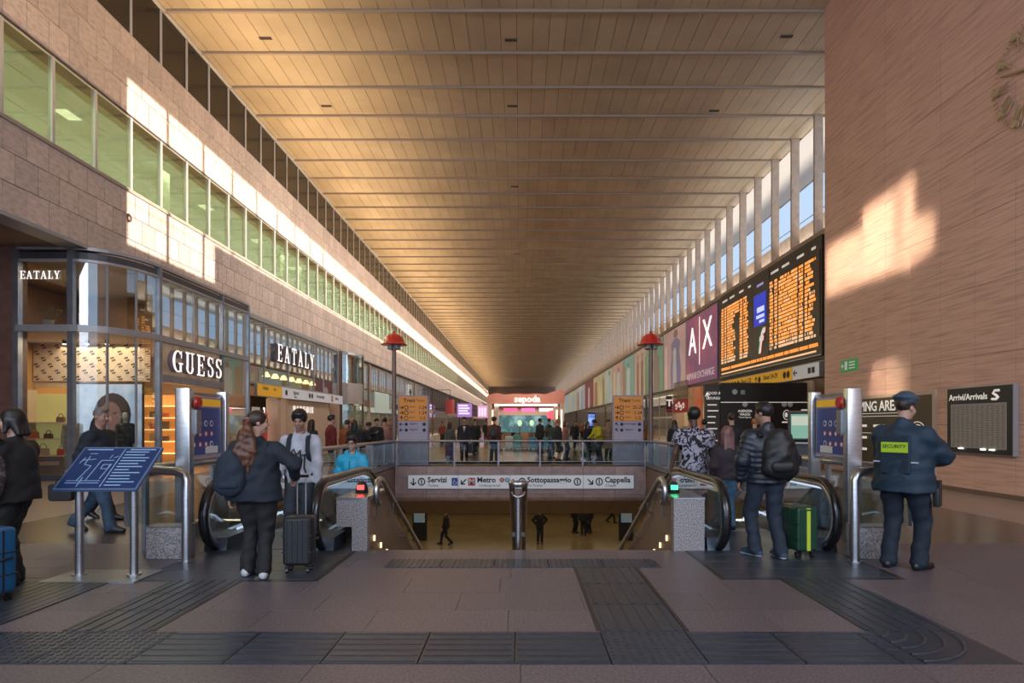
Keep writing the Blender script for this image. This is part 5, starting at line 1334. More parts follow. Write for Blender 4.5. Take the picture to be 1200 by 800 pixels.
# ================================================================== PEOPLE: bodies and clothes grown as smooth surfaces
class Field:
    def __init__(s, lo, hi, h):
        s.h = h; s.lo = np.array(lo, float)
        n = np.ceil((np.array(hi)-s.lo)/h).astype(int) + 1
        s.n = n; s.F = np.full(n, 0.5)
    def _sl(s, lo, hi):
        a = np.clip(np.floor((np.array(lo)-s.lo)/s.h).astype(int), 0, s.n); b = np.clip(np.ceil((np.array(hi)-s.lo)/s.h).astype(int)+1, 0, s.n)
        if np.any(b <= a): return None
        g = [s.lo[i] + s.h*np.arange(a[i], b[i]) for i in range(3)]
        return (slice(a[0], b[0]), slice(a[1], b[1]), slice(a[2], b[2])), g[0][:,None,None], g[1][None,:,None], g[2][None,None,:]
    def _mix(s, sl, d, k, sub):
        f = s.F[sl]
        if sub:
            d = -d; q = np.maximum(k-np.abs(f-d), 0)/k if k else 0; s.F[sl] = np.maximum(f, d) + (q*q*k/4 if k else 0)
        else:
            q = np.maximum(k-np.abs(f-d), 0)/k if k else 0; s.F[sl] = np.minimum(f, d) - (q*q*k/4 if k else 0)
    def cone(s, a, b, ra, rb=None, k=.03, flat=1.0, sub=False, wave=None):
        rb = ra if rb is None else rb
        a = np.array(a, float); b = np.array(b, float); r = max(ra, rb) + k + .05
        t = s._sl(np.minimum(a,b)-r, np.maximum(a,b)+r)
        if t is None: return s
        sl, X, Y, Z = t
        d = b-a; L2 = float(d@d) + 1e-9
        px, py, pz = X-a[0], Y-a[1], Z-a[2]
        u = np.clip((px*d[0]+py*d[1]+pz*d[2])/L2, 0, 1)
        qx, qy, qz = px-u*d[0], (py-u*d[1])/flat, pz-u*d[2]
        D = np.sqrt(qx*qx+qy*qy+qz*qz) - (ra + (rb-ra)*u)
        if wave: D = D - wave[0]*np.sin(u*math.sqrt(L2)*2*PI/wave[1])
        s._mix(sl, D*min(1.0, flat), k, sub); return s
    def ell(s, c, r, k=.03, R=None, sub=False):
        c = np.array(c, float); r = np.array(r, float); m = max(r) + k + .05
        t = s._sl(c-m, c+m)
        if t is None: return s
        sl, X, Y, Z = t
        x, y, z = X-c[0], Y-c[1], Z-c[2]
        if R is not None:
            x, y, z = R[0][0]*x+R[1][0]*y+R[2][0]*z, R[0][1]*x+R[1][1]*y+R[2][1]*z, R[0][2]*x+R[1][2]*y+R[2][2]*z
        k0 = np.sqrt((x/r[0])**2+(y/r[1])**2+(z/r[2])**2); k1 = np.sqrt((x/r[0]**2)**2+(y/r[1]**2)**2+(z/r[2]**2)**2) + 1e-9
        s._mix(sl, k0*(k0-1)/k1, k, sub); return s
    def plane(s, p, n, k=0.0):
        """cut away everything on the side the normal points to"""
        X = s.lo[0]+s.h*np.arange(s.n[0])[:,None,None]; Y = s.lo[1]+s.h*np.arange(s.n[1])[None,:,None]; Z = s.lo[2]+s.h*np.arange(s.n[2])[None,None,:]
        s.F = np.maximum(s.F, (X-p[0])*n[0]+(Y-p[1])*n[1]+(Z-p[2])*n[2]); return s
    def noise(s, amp, freq):
        X = s.lo[0]+s.h*np.arange(s.n[0])[:,None,None]; Y = s.lo[1]+s.h*np.arange(s.n[1])[None,:,None]; Z = s.lo[2]+s.h*np.arange(s.n[2])[None,None,:]
        w = np.sin(freq*(X*1.1+Z*.9)+2.1*np.sin(freq*.6*Z+X*freq*.3))*np.sin(freq*(Y*1.2-Z*.55)+1.3*np.sin(freq*.5*X)) + .5*np.sin(freq*1.9*(Z+.4*X*np.sin(Z*3))+1.0)
        s.F = s.F + amp*w; return s
    def surf(s):
        F = s.F; S_ = F < 0; n = s.n
        if not S_.any(): return np.zeros((0,3)), np.zeros((0,4), int)
        cs = np.zeros(n-1, int)
        for i in (0,1):
            for j in (0,1):
                for k in (0,1): cs += S_[i:n[0]-1+i, j:n[1]-1+j, k:n[2]-1+k]
        act = np.argwhere((cs > 0) & (cs < 8))
        idx = -np.ones(n-1, int); idx[tuple(act.T)] = np.arange(len(act))
        acc = np.zeros((len(act), 3)); cnt = np.zeros(len(act))
        cor = [np.array(c) for c in np.ndindex(2,2,2)]
        for a in cor:
            for ax in range(3):
                if a[ax]: continue
                b = a.copy(); b[ax] = 1
                fa = F[tuple((act+a).T)]; fb = F[tuple((act+b).T)]
                m = (fa < 0) != (fb < 0)
                t = np.where(m, fa/(fa-fb+1e-12), 0)
                p = a[None,:] + t[:,None]*(b-a)[None,:]
                acc += p*m[:,None]; cnt += m
        V = s.lo + s.h*(act + acc/np.maximum(cnt,1)[:,None])
        Q = []
        for ax in range(3):
            o = [1,1,1]; o[ax] = 0
            A = [slice(1 if o[i] else 0, n[i]-1) for i in range(3)]
            B = list(A); B[ax] = slice(1, n[ax])
            sa, sb = S_[tuple(A)], S_[tuple(B)]
            e = np.argwhere(sa != sb); 
            if not len(e): continue
            sgn = sa[tuple(e.T)]
            g = e + np.array(o)
            u, v = [(1,2),(2,0),(0,1)][ax]
            du = np.zeros(3,int); du[u] = 1; dv = np.zeros(3,int); dv[v] = 1
            q = np.stack([idx[tuple((g-du-dv).T)], idx[tuple((g-dv).T)], idx[tuple(g.T)], idx[tuple((g-du).T)]], 1)
            q = np.where(sgn[:,None], q, q[:,::-1]); Q.append(q)
        Q = np.concatenate(Q); Q = Q[(Q >= 0).all(1)]
        return V, Q
def mesh_np(name, V, Q, mats, smooth=True, mi=None):
    me = bpy.data.meshes.new(name)
    me.vertices.add(len(V)); me.vertices.foreach_set('co', np.asarray(V, dtype=np.float32).ravel())
    me.loops.add(len(Q)*4); me.loops.foreach_set('vertex_index', np.asarray(Q, dtype=np.int32).ravel())
    me.polygons.add(len(Q)); me.polygons.foreach_set('loop_start', np.arange(0, len(Q)*4, 4, dtype=np.int32))
    me.update(calc_edges=True)
    for q in (mats if isinstance(mats, (list, tuple)) else [mats]): me.materials.append(q)
    me.polygons.foreach_set('use_smooth', np.ones(len(Q), bool))
    if mi is not None: me.polygons.foreach_set('material_index', mi.astype(np.int32))
    me.validate(); me.update()
    return me
def ik(a, b, l1, l2, pole):
    a, b, pole = Vector(a), Vector(b), Vector(pole)
    d = b-a; L_ = d.length
    if L_ > (l1+l2)*.999: b = a + d.normalized()*(l1+l2)*.999; d = b-a; L_ = d.length
    x = (l1*l1 - l2*l2 + L_*L_)/(2*L_); h = math.sqrt(max(l1*l1-x*x, 0))
    n = d.normalized(); p = pole - n*pole.dot(n); p.normalize()
    return a + n*x + p*h, b
def V3(*a): return Vector(a)
def figure_meshes(sp, hb, hc):
    """sp: pose and clothes, in a 1.75 m frame facing -y.  Returns [(part name, V, Q, material)]"""
    B = sp.get('bulk', 1.0); out = []
    pel = Vector(sp.get('pelvis', (0,0,.93))); che = Vector(sp.get('chest', (0,.01,1.26))); nb = Vector(sp.get('neck', che + V3(0,.005,.222)))
    tw = sp.get('twist', 0.0); ct, sn = math.cos(tw), math.sin(tw)
    hy, hp_ = sp.get('head_yaw', 0), sp.get('head_pitch', 0)
    HR = Euler((hp_, 0, hy + tw)).to_matrix(); hc_ = nb + V3(0,0,.048) + HR @ V3(0,-.025,.135)
    H = lambda x, y, z: hc_ + HR @ V3(x,y,z)
    sh = [che + V3(s*.180*min(B,1.12)*ct, s*.180*min(B,1.12)*sn, .122) for s in (-1,1)]
    hip = [pel + V3(s*.088*B, 0, -.02) for s in (-1,1)]
    feet = sp.get('feet', [(-.10,0,0,0,0),(.10,0,0,0,0)])
    ank = [Vector(f[:3]) + V3(0,.03,.085 + .0) for f in feet]
    fd = [V3(math.sin(f[3])*math.cos(f[4]), -math.cos(f[3])*math.cos(f[4]), math.sin(f[4])) for f in feet]
    ank = [Vector(f[:3]) + V3(0,0,.085) + (-d*.0 if f[4] == 0 else V3(0,0,.06*abs(math.sin(f[4])))) for f, d in zip(feet, fd)]
    kn = []
    for i in range(2):
        k_, a_ = ik(hip[i], ank[i], .43, .42, fd[i]*.8 + V3(0,-.4,.1)); kn.append(k_); ank[i] = a_
    hands = sp.get('hands', [(-.25,-.02,.80),(.25,-.02,.80)])
    poles = sp.get('poles', [(-.5,.7,-.1),(.5,.7,-.1)])
    el, wr = [], []
    for i in range(2):
        e_, w_ = ik(sh[i], hands[i], .285, .255, poles[i]); el.append(e_); wr.append(w_)
    # ---- body: one continuous surface
    allp = sh + hip + ank + kn + el + wr + [hc_, nb]
    lo = [min(p[i] for p in allp)-.24 for i in range(3)]; hi = [max(p[i] for p in allp)+.24 for i in range(3)]; lo[2] = -.03
    f = Field(lo, hi, hb)
    f.ell(pel, (.15*B,.11*B,.12)).cone(pel, che, .125*B, .135*B, flat=.72).ell(che, (.155*B,.105*B,.17))
    f.cone(sh[0], sh[1], .048, k=.05).cone(nb - V3(0,0,.05), H(0,.02,-.05), .058, .052, k=.03)
    for i in (0,1):
        f.cone(hip[i], kn[i], .082*B, .052*B).cone(kn[i], ank[i], .052*B, .036)
        f.cone(ank[i], ank[i]+fd[i]*.13-V3(0,0,.05), .034, .028).cone(ank[i], ank[i]-fd[i]*.04-V3(0,0,.055), .034, .03)
        f.cone(sh[i], el[i], .048*B, .037*B).cone(el[i], wr[i], .037*B, .026, k=.02)
        # hand: palm of four rays, four fingers of unequal length, thumb from the side
        s = -1 if i == 0 else 1
        u = (wr[i]-el[i]).normalized(); th = V3(*sp.get('thumb', [(.1,-1,0),(-.1,-1,0)])[i]); th = (th - u*th.dot(u)).normalized(); nn = u.cross(th)*(-s)
        curl = sp.get('curl', [.5,.5])[i]; fr = max(.0085, hb*.72)
        for q, (o_, l_) in enumerate(((.033,.072),(.011,.080),(-.011,.074),(-.032,.058))):
            b0 = wr[i] + th*o_*.6 + u*.01; b1 = wr[i] + th*o_ + u*.085
            f.cone(b0, b1, .0135, .0115, k=.012)
            d1 = (u*math.cos(curl) - nn*math.sin(curl)); p1 = b1 + d1*l_*.5
            d2 = (u*math.cos(curl*2.1) - nn*math.sin(curl*2.1)); p2 = p1 + d2*l_*.32; d3 = (u*math.cos(curl*2.9) - nn*math.sin(curl*2.9)); p3 = p2 + d3*l_*.25
            f.cone(b1, p1, fr, fr*.95, k=.004).cone(p1, p2, fr*.95, fr*.9, k=.004).cone(p2, p3, fr*.9, fr*.8, k=.004)
        t0 = wr[i] + th*.025 + u*.025; t1 = t0 + (th*.7+u*.6-nn*.3)*.04; t2 = t1 + (u*.9+th*.2-nn*.4)*.035
        f.cone(t0, t1, .014, .011, k=.008).cone(t1, t2, .0105, .0085, k=.004)
    # head with brow, nose, lips, chin, ears
    f.ell(H(0,.012,.035), (.074,.094,.086), k=.02, R=HR).ell(H(0,-.022,-.035), (.060,.070,.082), k=.03, R=HR).ell(H(0,-.062,-.098), (.026,.024,.022), k=.03, R=HR)
    f.cone(H(-.030,-.080,.026), H(.030,-.080,.026), .014, k=.015).cone(H(0,-.092,.018), H(0,-.112,-.022), .009, .0145, k=.012)
    for s in (-1,1):
        f.ell(H(s*.077,.012,-.005), (.010,.022,.031), k=.008, R=HR); f.ell(H(s*.032,-.098,.006), (.017,.012,.011), k=.012, R=HR, sub=True); f.ell(H(s*.038,-.066,-.03), (.024,.02,.024), k=.03, R=HR)
    f.ell(H(0,-.090,-.060), (.024,.010,.006), k=.006, R=HR).ell(H(0,-.088,-.071), (.021,.010,.007), k=.006, R=HR)
    V, Q = f.surf(); out.append(('body', V, Q, sp['skin']))
    for s in (-1,1):
        if hb < .016:
            out.append(('eye', *ball(H(s*.031,-.081,.007), .0098), sp.get('eye_mat', M['ink'])))
            a, b = H(s*.018,-.097,.031), H(s*.047,-.085,.032); m = MB(); m.tube([a, (a+b)/2 + V3(0,0,.004), b], .0045, n=5); out.append(('eyebrow', m, None, sp['hair_mat']))
    if hb < .016:
        m = MB(); a, b, c = H(-.020,-.096,-.066), H(0,-.102,-.065), H(.020,-.096,-.066); m.tube([a,b,c], .0042, n=5); out.append(('lips', m, None, sp.get('lip_mat', M['lips'])))
    # ---- trousers
    tr = sp.get('trousers')
    if tr:
        wf = tr.get('w', 1.0); f = Field(lo, hi, hc)
        f.ell(pel, (.168*B,.128*B,.13)).cone(pel+V3(0,0,.02), pel+V3(0,.0,.10), .13*B, .125*B, flat=.8)
        for i in (0,1):
            cu = ank[i] + V3(0,0,tr.get('cuff', .005)) if feet[i][4] == 0 else ank[i]
            f.cone(hip[i], kn[i], .100*B*(wf*.5+.5), .072*wf, k=.04).cone(kn[i], cu, .072*wf, .060*wf, k=.025)
            if not tr.get('plain'): f.cone(kn[i]+(ank[i]-kn[i])*.70, ank[i]+V3(0,0,-.01), .066*wf, .069*wf, k=.02)
        f.plane((0,0,pel[2]+.10), (0,0,1)).plane((0,0,.018), (0,0,-1)); f.noise(tr.get('fold', .004), 24)
        V, Q = f.surf(); out.append(('trousers', V, Q, tr['mat']))
    # ---- shoes, one mesh each
    sho = sp.get('shoes')
    if sho:
        for i in (0,1):
            a = ank[i]; d = fd[i]
            f = Field([a[j]-.26 for j in range(3)], [a[j]+.26 for j in range(3)], min(hc, .011))
            c0 = a - d*.050 - V3(0,0,.042 if feet[i][4] == 0 else .05); c1 = a + d*.165 - V3(0,0,.052); m0 = a + d*.06 - V3(0,0,.030)
            f.cone(c0, m0, .045, .050, k=.03).cone(m0, c1, .048, .041, k=.03).cone(a - d*.02, a - d*.02 + V3(0,0,sho.get('high', .02)), .047, .047, k=.03)
            if feet[i][4] == 0: f.plane((0,0,.002), (0,0,-1))
            V, Q = f.surf()
            zc = V[Q].mean(1)[:,2]; base = V[:,2].min()
            out.append(('shoe', V, Q, [sho['mat'], sho.get('sole', sho['mat'])], ((zc < base+.024) if feet[i][4] == 0 else np.zeros(len(zc))).astype(int)))
    # ---- top
    tp_ = sp.get('top')
    if tp_:
        t_ = tp_.get('thick', .022); hem = tp_.get('hem', .82); wv = tp_.get('wave'); f = Field(lo, hi, hc)
        lowp = pel + V3(0,0, hem-pel[2]+.02)
        bw = tp_.get('belly', 0)
        f.ell(che, (.155*B+t_,.108*B+t_*.8,.180+t_*.35)).cone(che, lowp, .150*B+t_+bw*.3, .158*B+t_+tp_.get('flare', 0), flat=.78, k=.05, wave=wv)
        if bw: f.ell(pel+V3(0,-.05,.14), (.15*B+t_,.10*B+t_+bw,.17), k=.08)
        f.cone(sh[0], sh[1], .055+t_*.5, k=.06).cone(nb-V3(0,0,.08), nb+V3(0,0,-.005), .085, .066+t_*.15, k=.05)
        for i in (0,1):
            if tp_.get('sleeve', 'long') == 'long':
                f.cone(sh[i], el[i], .052*B+t_*.62, .045*B+t_*.62, k=.045, wave=wv).cone(el[i], wr[i]-(wr[i]-el[i]).normalized()*.02, .045*B+t_*.62, .034+t_*.45, k=.03, wave=wv)
            else:
                e = sh[i] + (el[i]-sh[i])*.78; f.cone(sh[i], e, .060*B+t_, .062*B+t_, k=.045)
        if tp_.get('collar'): f.cone(nb+V3(0,.008,-.03), nb+V3(0,.010,.030), .078, .070, k=.02)
        if tp_.get('hood'): f.ell(nb+V3(0,.075,-.0), (.12,.085,.085), k=.05).cone(nb+V3(-.09,-.0,.0), nb+V3(.09,-.0,.0), .05, k=.05)
        f.plane((0,0,hem), (0,0,-1)); f.cone(nb+V3(0,-.02,.0), nb+V3(0,-.03,.15), .058, .07, k=.01, sub=True)
        for i in (0,1):
            if tp_.get('sleeve', 'long') != 'long':
                e = sh[i] + (el[i]-sh[i])*.80; n_ = (el[i]-sh[i]).normalized()
                f.cone(e, e+n_*.2, .12, .12, k=.0, sub=True)
        f.noise(tp_.get('fold', .005), 20)
        V, Q = f.surf(); out.append((tp_.get('name', 'jacket'), V, Q, tp_['mat']))
    # ---- hair
    st_ = sp.get('hair', 'short'); pts = [hc_]
    if st_ != 'none':
        L_ = sp.get('hair_len', .30); f = Field([hc_[0]-.26, hc_[1]-.26, hc_[2]-.16-L_], [hc_[0]+.26, hc_[1]+.26, hc_[2]+.24], hc*.75)
        th_ = sp.get('hair_thick', .012)
        f.ell(H(0,.016,.042), (.076+th_,.094+th_,.088+th_), k=.02, R=HR)
        f.ell(H(0,-.098,-.038), (.072,.062,.092), k=.02, R=HR, sub=True)
        n_ = HR @ V3(0,-.42,-1); n_.normalize()
        if st_ in ('short', 'tied', 'ponytail'): f.plane(H(0,.05,-.062), n_)
        if st_ == 'short': f.ell(H(.0,-.035,.105), (.062,.062,.030), k=.03, R=HR).noise(.0025, 70)
        if st_ in ('long', 'bob'):
            bk = H(0,.06,0); dn = V3(0,.02,-L_)
            for s in (-.055, 0, .055): f.cone(H(s,.055,.0), H(s*1.15,.085,0)+dn, .052, .03, k=.04)
            for s in (-1, 1): f.cone(H(s*.078,.0,.02), H(s*.088,-.005,-.02)+V3(0,0,-L_*.72), .028, .02, k=.03)
        if st_ == 'ponytail':
            q0 = H(0,.10,.05); q1 = nb + V3(sp.get('tail_dx', 0), .135, .06); q2 = q1 + V3(.01,.02,-L_*.50); q3 = q2 + V3(-.01,.0,-L_*.40)
            
        if st_ == 'afro': f.ell(H(0,.03,.06), (.10,.11,.10), k=.02, R=HR).plane(H(0,.06,-.06), n_)
        V, Q = f.surf(); out.append(('hair', V, Q, sp['hair_mat']))
        if st_ == 'ponytail':
            f = Field([q1[0]-.25, q1[1]-.25, q3[2]-.15], [q1[0]+.25, q1[1]+.2, q0[2]+.2], .011)
            f.cone(q0, q1, .040, .062, k=.03)
            for dx, l in ((-.075,.86), (-.028,1.06), (.022,1.0), (.07,.82)):
                a1 = q1 + V3(dx*.6,.01,.0); a2 = q1 + (q2-q1)*l + V3(dx*1.15,.01+abs(dx)*.1,0); a3 = a2 + (q3-q2)*l + V3(dx*-.2,0,0)
                f.cone(a1, a2, .042, .040, k=.03).cone(a2, a3, .040, .014, k=.025)
            sp['tail'] = (q0, q1)
            f.noise(.005, 42); V, Q = f.surf(); out.append(('ponytail', V, Q, sp.get('tail_mat', sp['hair_mat'])))
    hat = sp.get('hat')
    if hat:
        f = Field([hc_[0]-.22]*1 + [hc_[1]-.26, hc_[2]-.05], [hc_[0]+.22, hc_[1]+.22, hc_[2]+.24], .009)
        if hat['kind'] == 'beret':
            f.ell(H(0,.01,.105), (.115,.135,.045), k=.02, R=HR).cone(H(0,.012,.06), H(0,.012,.085), .094, .10, k=.02)
            f.cone(H(0,-.07,.062), H(0,-.135,.050), .05, .045, k=.02, flat=1)if hat.get('peak') else None
            f.plane(H(0,0,.048), -(HR @ V3(0,0,1)))
        else:
            f.ell(H(0,.012,.045), (.092,.108,.102), k=.02, R=HR); f.plane(H(0,0,.05), -(HR @ V3(0,0,1)))
            f.ell(H(0,-.125,.055), (.065,.07,.012), k=.01, R=HR)
        V, Q = f.surf(); out.append((hat.get('name', 'cap'), V, Q, hat['mat']))
    info = dict(tail=sp.get('tail'), sh=sh, el=el, wr=wr, hc=hc_, nb=nb, che=che, pel=pel, H=H, ank=ank)
    return out, info
def ball(c, r):
    m = MB().ellipsoid(c, (r,r,r), n=10, k=6)
    return m, None
M['lips'] = flat('lips', (.28,.10,.09), .5)
def place_person(sp, label, loc, face, hb=.011, hc=.014, cat='person', name='person', group=None):
    """face = world angle of the way the person looks (0 = towards the camera, -y; pi = away)"""
    t = thing(name, label, cat, loc, face, group)
    parts, info = figure_meshes(sp, hb, hc)
    k = sp.get('height', 1.75)/1.75
    for e in parts:
        nm, V, Q, m = e[:4]
        if isinstance(V, MB):
            V.v = [tuple(c*k for c in p) for p in V.v]; V.build(nm, m, t)
        elif len(Q):
            obj(nm, mesh_np(nm, V*k, Q, m, mi=e[4] if len(e) > 4 else None), t)
    info['k'] = k; info['root'] = t
    info['w'] = lambda p: Matrix.Translation(Vector(loc)) @ Matrix.Rotation(face, 4, 'Z') @ (Vector(p)*k)
    return t, info
SK = {'light': mat('skin_light', (.46,.27,.20), .55), 'tan': mat('skin_tan', (.36,.20,.14), .55), 'dark': mat('skin_dark', (.10,.05,.035), .5), 'brown': mat('skin_brown', (.20,.11,.075), .5)}
HM = {'black': mat('hair_black', (.012,.010,.010), .45), 'brown': mat('hair_brown', (.045,.024,.015), .45, col2=(.02,.012,.009), scale=40, stretch=(1,1,.15), coords='object'), 'auburn': mat('hair_auburn', (.15,.062,.034), .42, col2=(.05,.02,.012), scale=34, stretch=(1,1,.12), coords='object', bump=.6),
      'rose': mat('hair_rose', (.22,.10,.095), .45, col2=(.13,.055,.05), scale=34, stretch=(1,1,.12), coords='object'), 'grey': mat('hair_grey', (.17,.13,.11), .5), 'orange': mat('hair_orange', (.35,.13,.04), .5), 'blond': mat('hair_blond', (.40,.27,.13), .5)}
_cl = {}
def cloth(c, rough=.8, b=.25):
    key = (c, rough)
    if key not in _cl: _cl[key] = mat('cloth_%d' % len(_cl), c, rough, col2=tuple(x*.72 for x in c), scale=9, coords='object', bump=b, bscale=26)
    return _cl[key]

# ------------------------------------------------------------------ luggage
def trolley_case(label, loc, rz, w, d, h, shell, handle=0.0, trim=None, seam=False):
    t = thing('suitcase', label, 'suitcase', loc, rz)
    MB().rbox((0,0,h/2+.055), (w,d,h-.055), .045, axis=1, bev=.035).build('shell', shell, t)
    n = 5
    for k in range(n):
        x = -w*.36 + w*.72*k/(n-1)
        for s in (-1,1): MB().rbox((x, s*d/2, h/2+.055), (w*.075, .014, h*.80), .006, axis=1, bev=.003).build('rib', shell, t)
    for z in (.32,.62): MB().box(-w/2-.003, w/2+.003, -d/2-.005, d/2+.005, h*z+.04, h*z+.052).build('groove', M['black'], t)
    MB().box(-w/2-.004, w/2+.004, -.008, .008, .08, h+.003).build('zip', M['black'], t)
    for sx in (-1,1):
        for sy in (-1,1):
            q = MB(); q.cyl((sx*w*.36-.012, sy*d*.3, .028), (sx*w*.36+.012, sy*d*.3, .028), .028, n=12); q.box(sx*w*.36-.018, sx*w*.36+.018, sy*d*.3-.02, sy*d*.3+.02, .035, .07); q.build('wheel', M['rubber'], t)
    p = MB(); p.tube([(-.07, 0, h+.0), (-.06, 0, h+.03), (.06, 0, h+.03), (.07, 0, h)], .011, n=6); p.build('top_handle', M['black'], t)
    p = MB(); p.tube([(w/2, -.06, h*.62), (w/2+.03, -.05, h*.62), (w/2+.03, .05, h*.62), (w/2, .06, h*.62)], .010, n=6); p.build('side_handle', M['black'], t)
    if handle:
        for s in (-1,1): q = MB(); q.cyl((s*.045, d*.32, h), (s*.045, d*.32, h+handle), .009, n=8); q.build('pull_rod', M['steel'], t)
        q = MB(); q.tube([(-.075, d*.32, h+handle), (.075, d*.32, h+handle)], .016, n=8); q.build('grip', M['rubber'], t)
    if trim:
        MB().box(-.022, .022, -d/2-.012, -d/2-.004, .10, h-.02).box(-.022, .022, -d/2-.012, d/2+.012, h+.0, h+.012).build('strap', trim, t)
    return t
def backpack(label, P, info, w, d, h, m, back=.20, drop=.02, strap=True, side=0.0, pocket=None):
    """worn on the back: body, pocket, straps; P is the person's root"""
    k = info['k']; rt = P
    t = thing('backpack', label, 'bag', rt.location, rt.rotation_euler.z)
    c = info['che'] + Vector((side, back, -drop))
    f = Field([c[0]-w, c[1]-d-.1, c[2]-h], [c[0]+w, c[1]+d+.1, c[2]+h], .012)
    f.ell(c+Vector((0,0,-h*.12)), (w/2,d/2*.9,h*.42), k=.06).cone(c+Vector((-w*.30,-.02,-h*.32)), c+Vector((-w*.27,-.03,h*.26)), w*.22, w*.18, k=.06).cone(c+Vector((w*.30,-.02,-h*.32)), c+Vector((w*.27,-.03,h*.26)), w*.22, w*.18, k=.06).cone(c+Vector((0,0,h*.1)), c+Vector((0,-.02,h*.40)), w*.30, w*.24, k=.06, flat=.8).noise(.006, 18)
    V, Q = f.surf(); obj('bag_body', mesh_np('bag_body', V*k, Q, m), t)
    f = Field([c[0]-w, c[1]-.1, c[2]-h], [c[0]+w, c[1]+d+.1, c[2]+h*.3], .012)
    f.cone(c+Vector((-w*.2,d*.30,-h*.24)), c+Vector((w*.2,d*.30,-h*.24)), w*.17, k=.03, flat=.75).noise(.004, 25); V, Q = f.surf(); obj('front_pocket', mesh_np('front_pocket', V*k, Q, pocket or m), t)
    mb = MB(); mb.tube([(c + Vector((.03*math.cos(a), -.04, h*.47+.035*math.sin(a))))*k for a in [PI*i/6 for i in range(7)]], .008, n=5); mb.build('grab_loop', m, t)
    if strap:
        for i, s in ((0,-1),(1,1)):
            S0 = info['sh'][i]; a = S0*.55 + info['sh'][1-i]*.45*0 + Vector((0,0,0)); x = S0[0]*.62 + info['nb'][0]*.38; yb = c[1]-d*.30
            pts = [Vector((x, yb, c[2]+h*.40)), Vector((x, S0[1]+.09, S0[2]+.065)), Vector((x, S0[1]-.02, S0[2]+.082)), Vector((x*1.03, S0[1]-.125, S0[2]+.02)), Vector((x*1.08, S0[1]-.165, S0[2]-.12)), Vector((x*1.2, S0[1]-.10, S0[2]-.28)), Vector((x*1.25, yb-.02, c[2]-h*.34))]
            mb = MB(); mb.tube([p*k for p in pts], 1.0, prof=[(.026,.006),(-.026,.006),(-.026,-.006),(.026,-.006)], up=(1,0,0)); mb.build('strap', m, t)
    return t
# ================================================================== THE PEOPLE NEAREST THE CAMERA
navy = cloth((.012,.020,.032)); blackc = cloth((.012,.012,.014)); denim = cloth((.045,.085,.14)); dkdenim = cloth((.016,.026,.045)); white_sole = flat('white_sole', (.62,.62,.64), .5)
white_shoe = flat('white_trainer', (.50,.52,.55), .5)
# woman with the long auburn ponytail
P, I = place_person(dict(height=1.66, bulk=1.22, skin=SK['light'], hair='ponytail', hair_mat=HM['brown'], tail_mat=HM['auburn'], hair_len=.42, hair_thick=.012, head_yaw=-1.05, tail_dx=.045,
    feet=[(-.115,.10,0,.25,0), (.10,-.03,0,-.15,0)], hands=[(-.385,-.10,1.05), (.27,.02,.86)], poles=[(-1,.25,-.75), (1,.5,-.2)], curl=[1.0,.6],
    top=dict(mat=navy, hem=.82, thick=.040, flare=.035, belly=.02, fold=.008), trousers=dict(mat=blackc, w=1.14, fold=.007, cuff=.06), shoes=dict(mat=white_shoe, sole=white_sole, high=.015)),
    'woman with long auburn ponytail, dark jacket and white trainers holding a black suitcase', (-2.73, 6.17, 0.006), PI*1.02)
q0, q1 = I['tail']; w_ = (q1-q0).normalized(); u_ = w_.orthogonal().normalized(); v_ = w_.cross(u_); c_ = q0 + w_*.025
MB().tube([(c_ + (u_*math.cos(a) + v_*math.sin(a))*.045)*I['k'] for a in [2*PI*i/12 for i in range(13)]], .012, n=6).build('hair_band', flat('hair_tie', (.32,.12,.13)), P)
backpack('navy rucksack slung over the left shoulder of the ponytail woman', P, I, .30, .17, .46, cloth((.014,.026,.045)), back=.19, drop=.13, side=.20)
trolley_case('black ribbed trolley suitcase held by the woman with the ponytail', (-2.345, 6.34, 0.006), .05, .30, .21, .57, mat('case_black', (.018,.020,.024), .35), handle=.44)
# young man in the pale sweatshirt
P, I = place_person(dict(height=1.72, skin=SK['tan'], hair='short', hair_thick=.020, hair_mat=HM['black'], head_pitch=.38, feet=[(-.10,0,0,-.1,0), (.10,0,0,.1,0)],
    hands=[(-.24,-.16,.86), (.24,-.10,.84)], top=dict(name='sweatshirt', mat=cloth((.44,.46,.52)), hem=.84, thick=.035, fold=.008, collar=True), trousers=dict(mat=cloth((.025,.035,.05)), w=1.1), shoes=dict(mat=white_shoe)),
    'young man in a pale grey sweatshirt with black scribble, looking down at the escalator top', (-2.78, 7.55, 0.006), .12)
p = MB()
for pts in (((-.09,1.22),(-.05,1.28),(-.01,1.2),(-.05,1.08),(-.02,1.02)), ((.0,1.22),(.03,1.27),(.04,1.14),(.02,1.04)), ((.05,1.2),(.09,1.22),(.08,1.05),(.10,.98))):
    p.tube([(a*.98, -.158+abs(a)*.15, b*.98) for a, b in pts], .012, n=5)
p.build('scribble_print', M['ink'], P)
b_ = backpack('dark backpack with wide straps worn by the young man in the pale sweatshirt', P, I, .30, .18, .44, navy, back=.22, drop=.02)
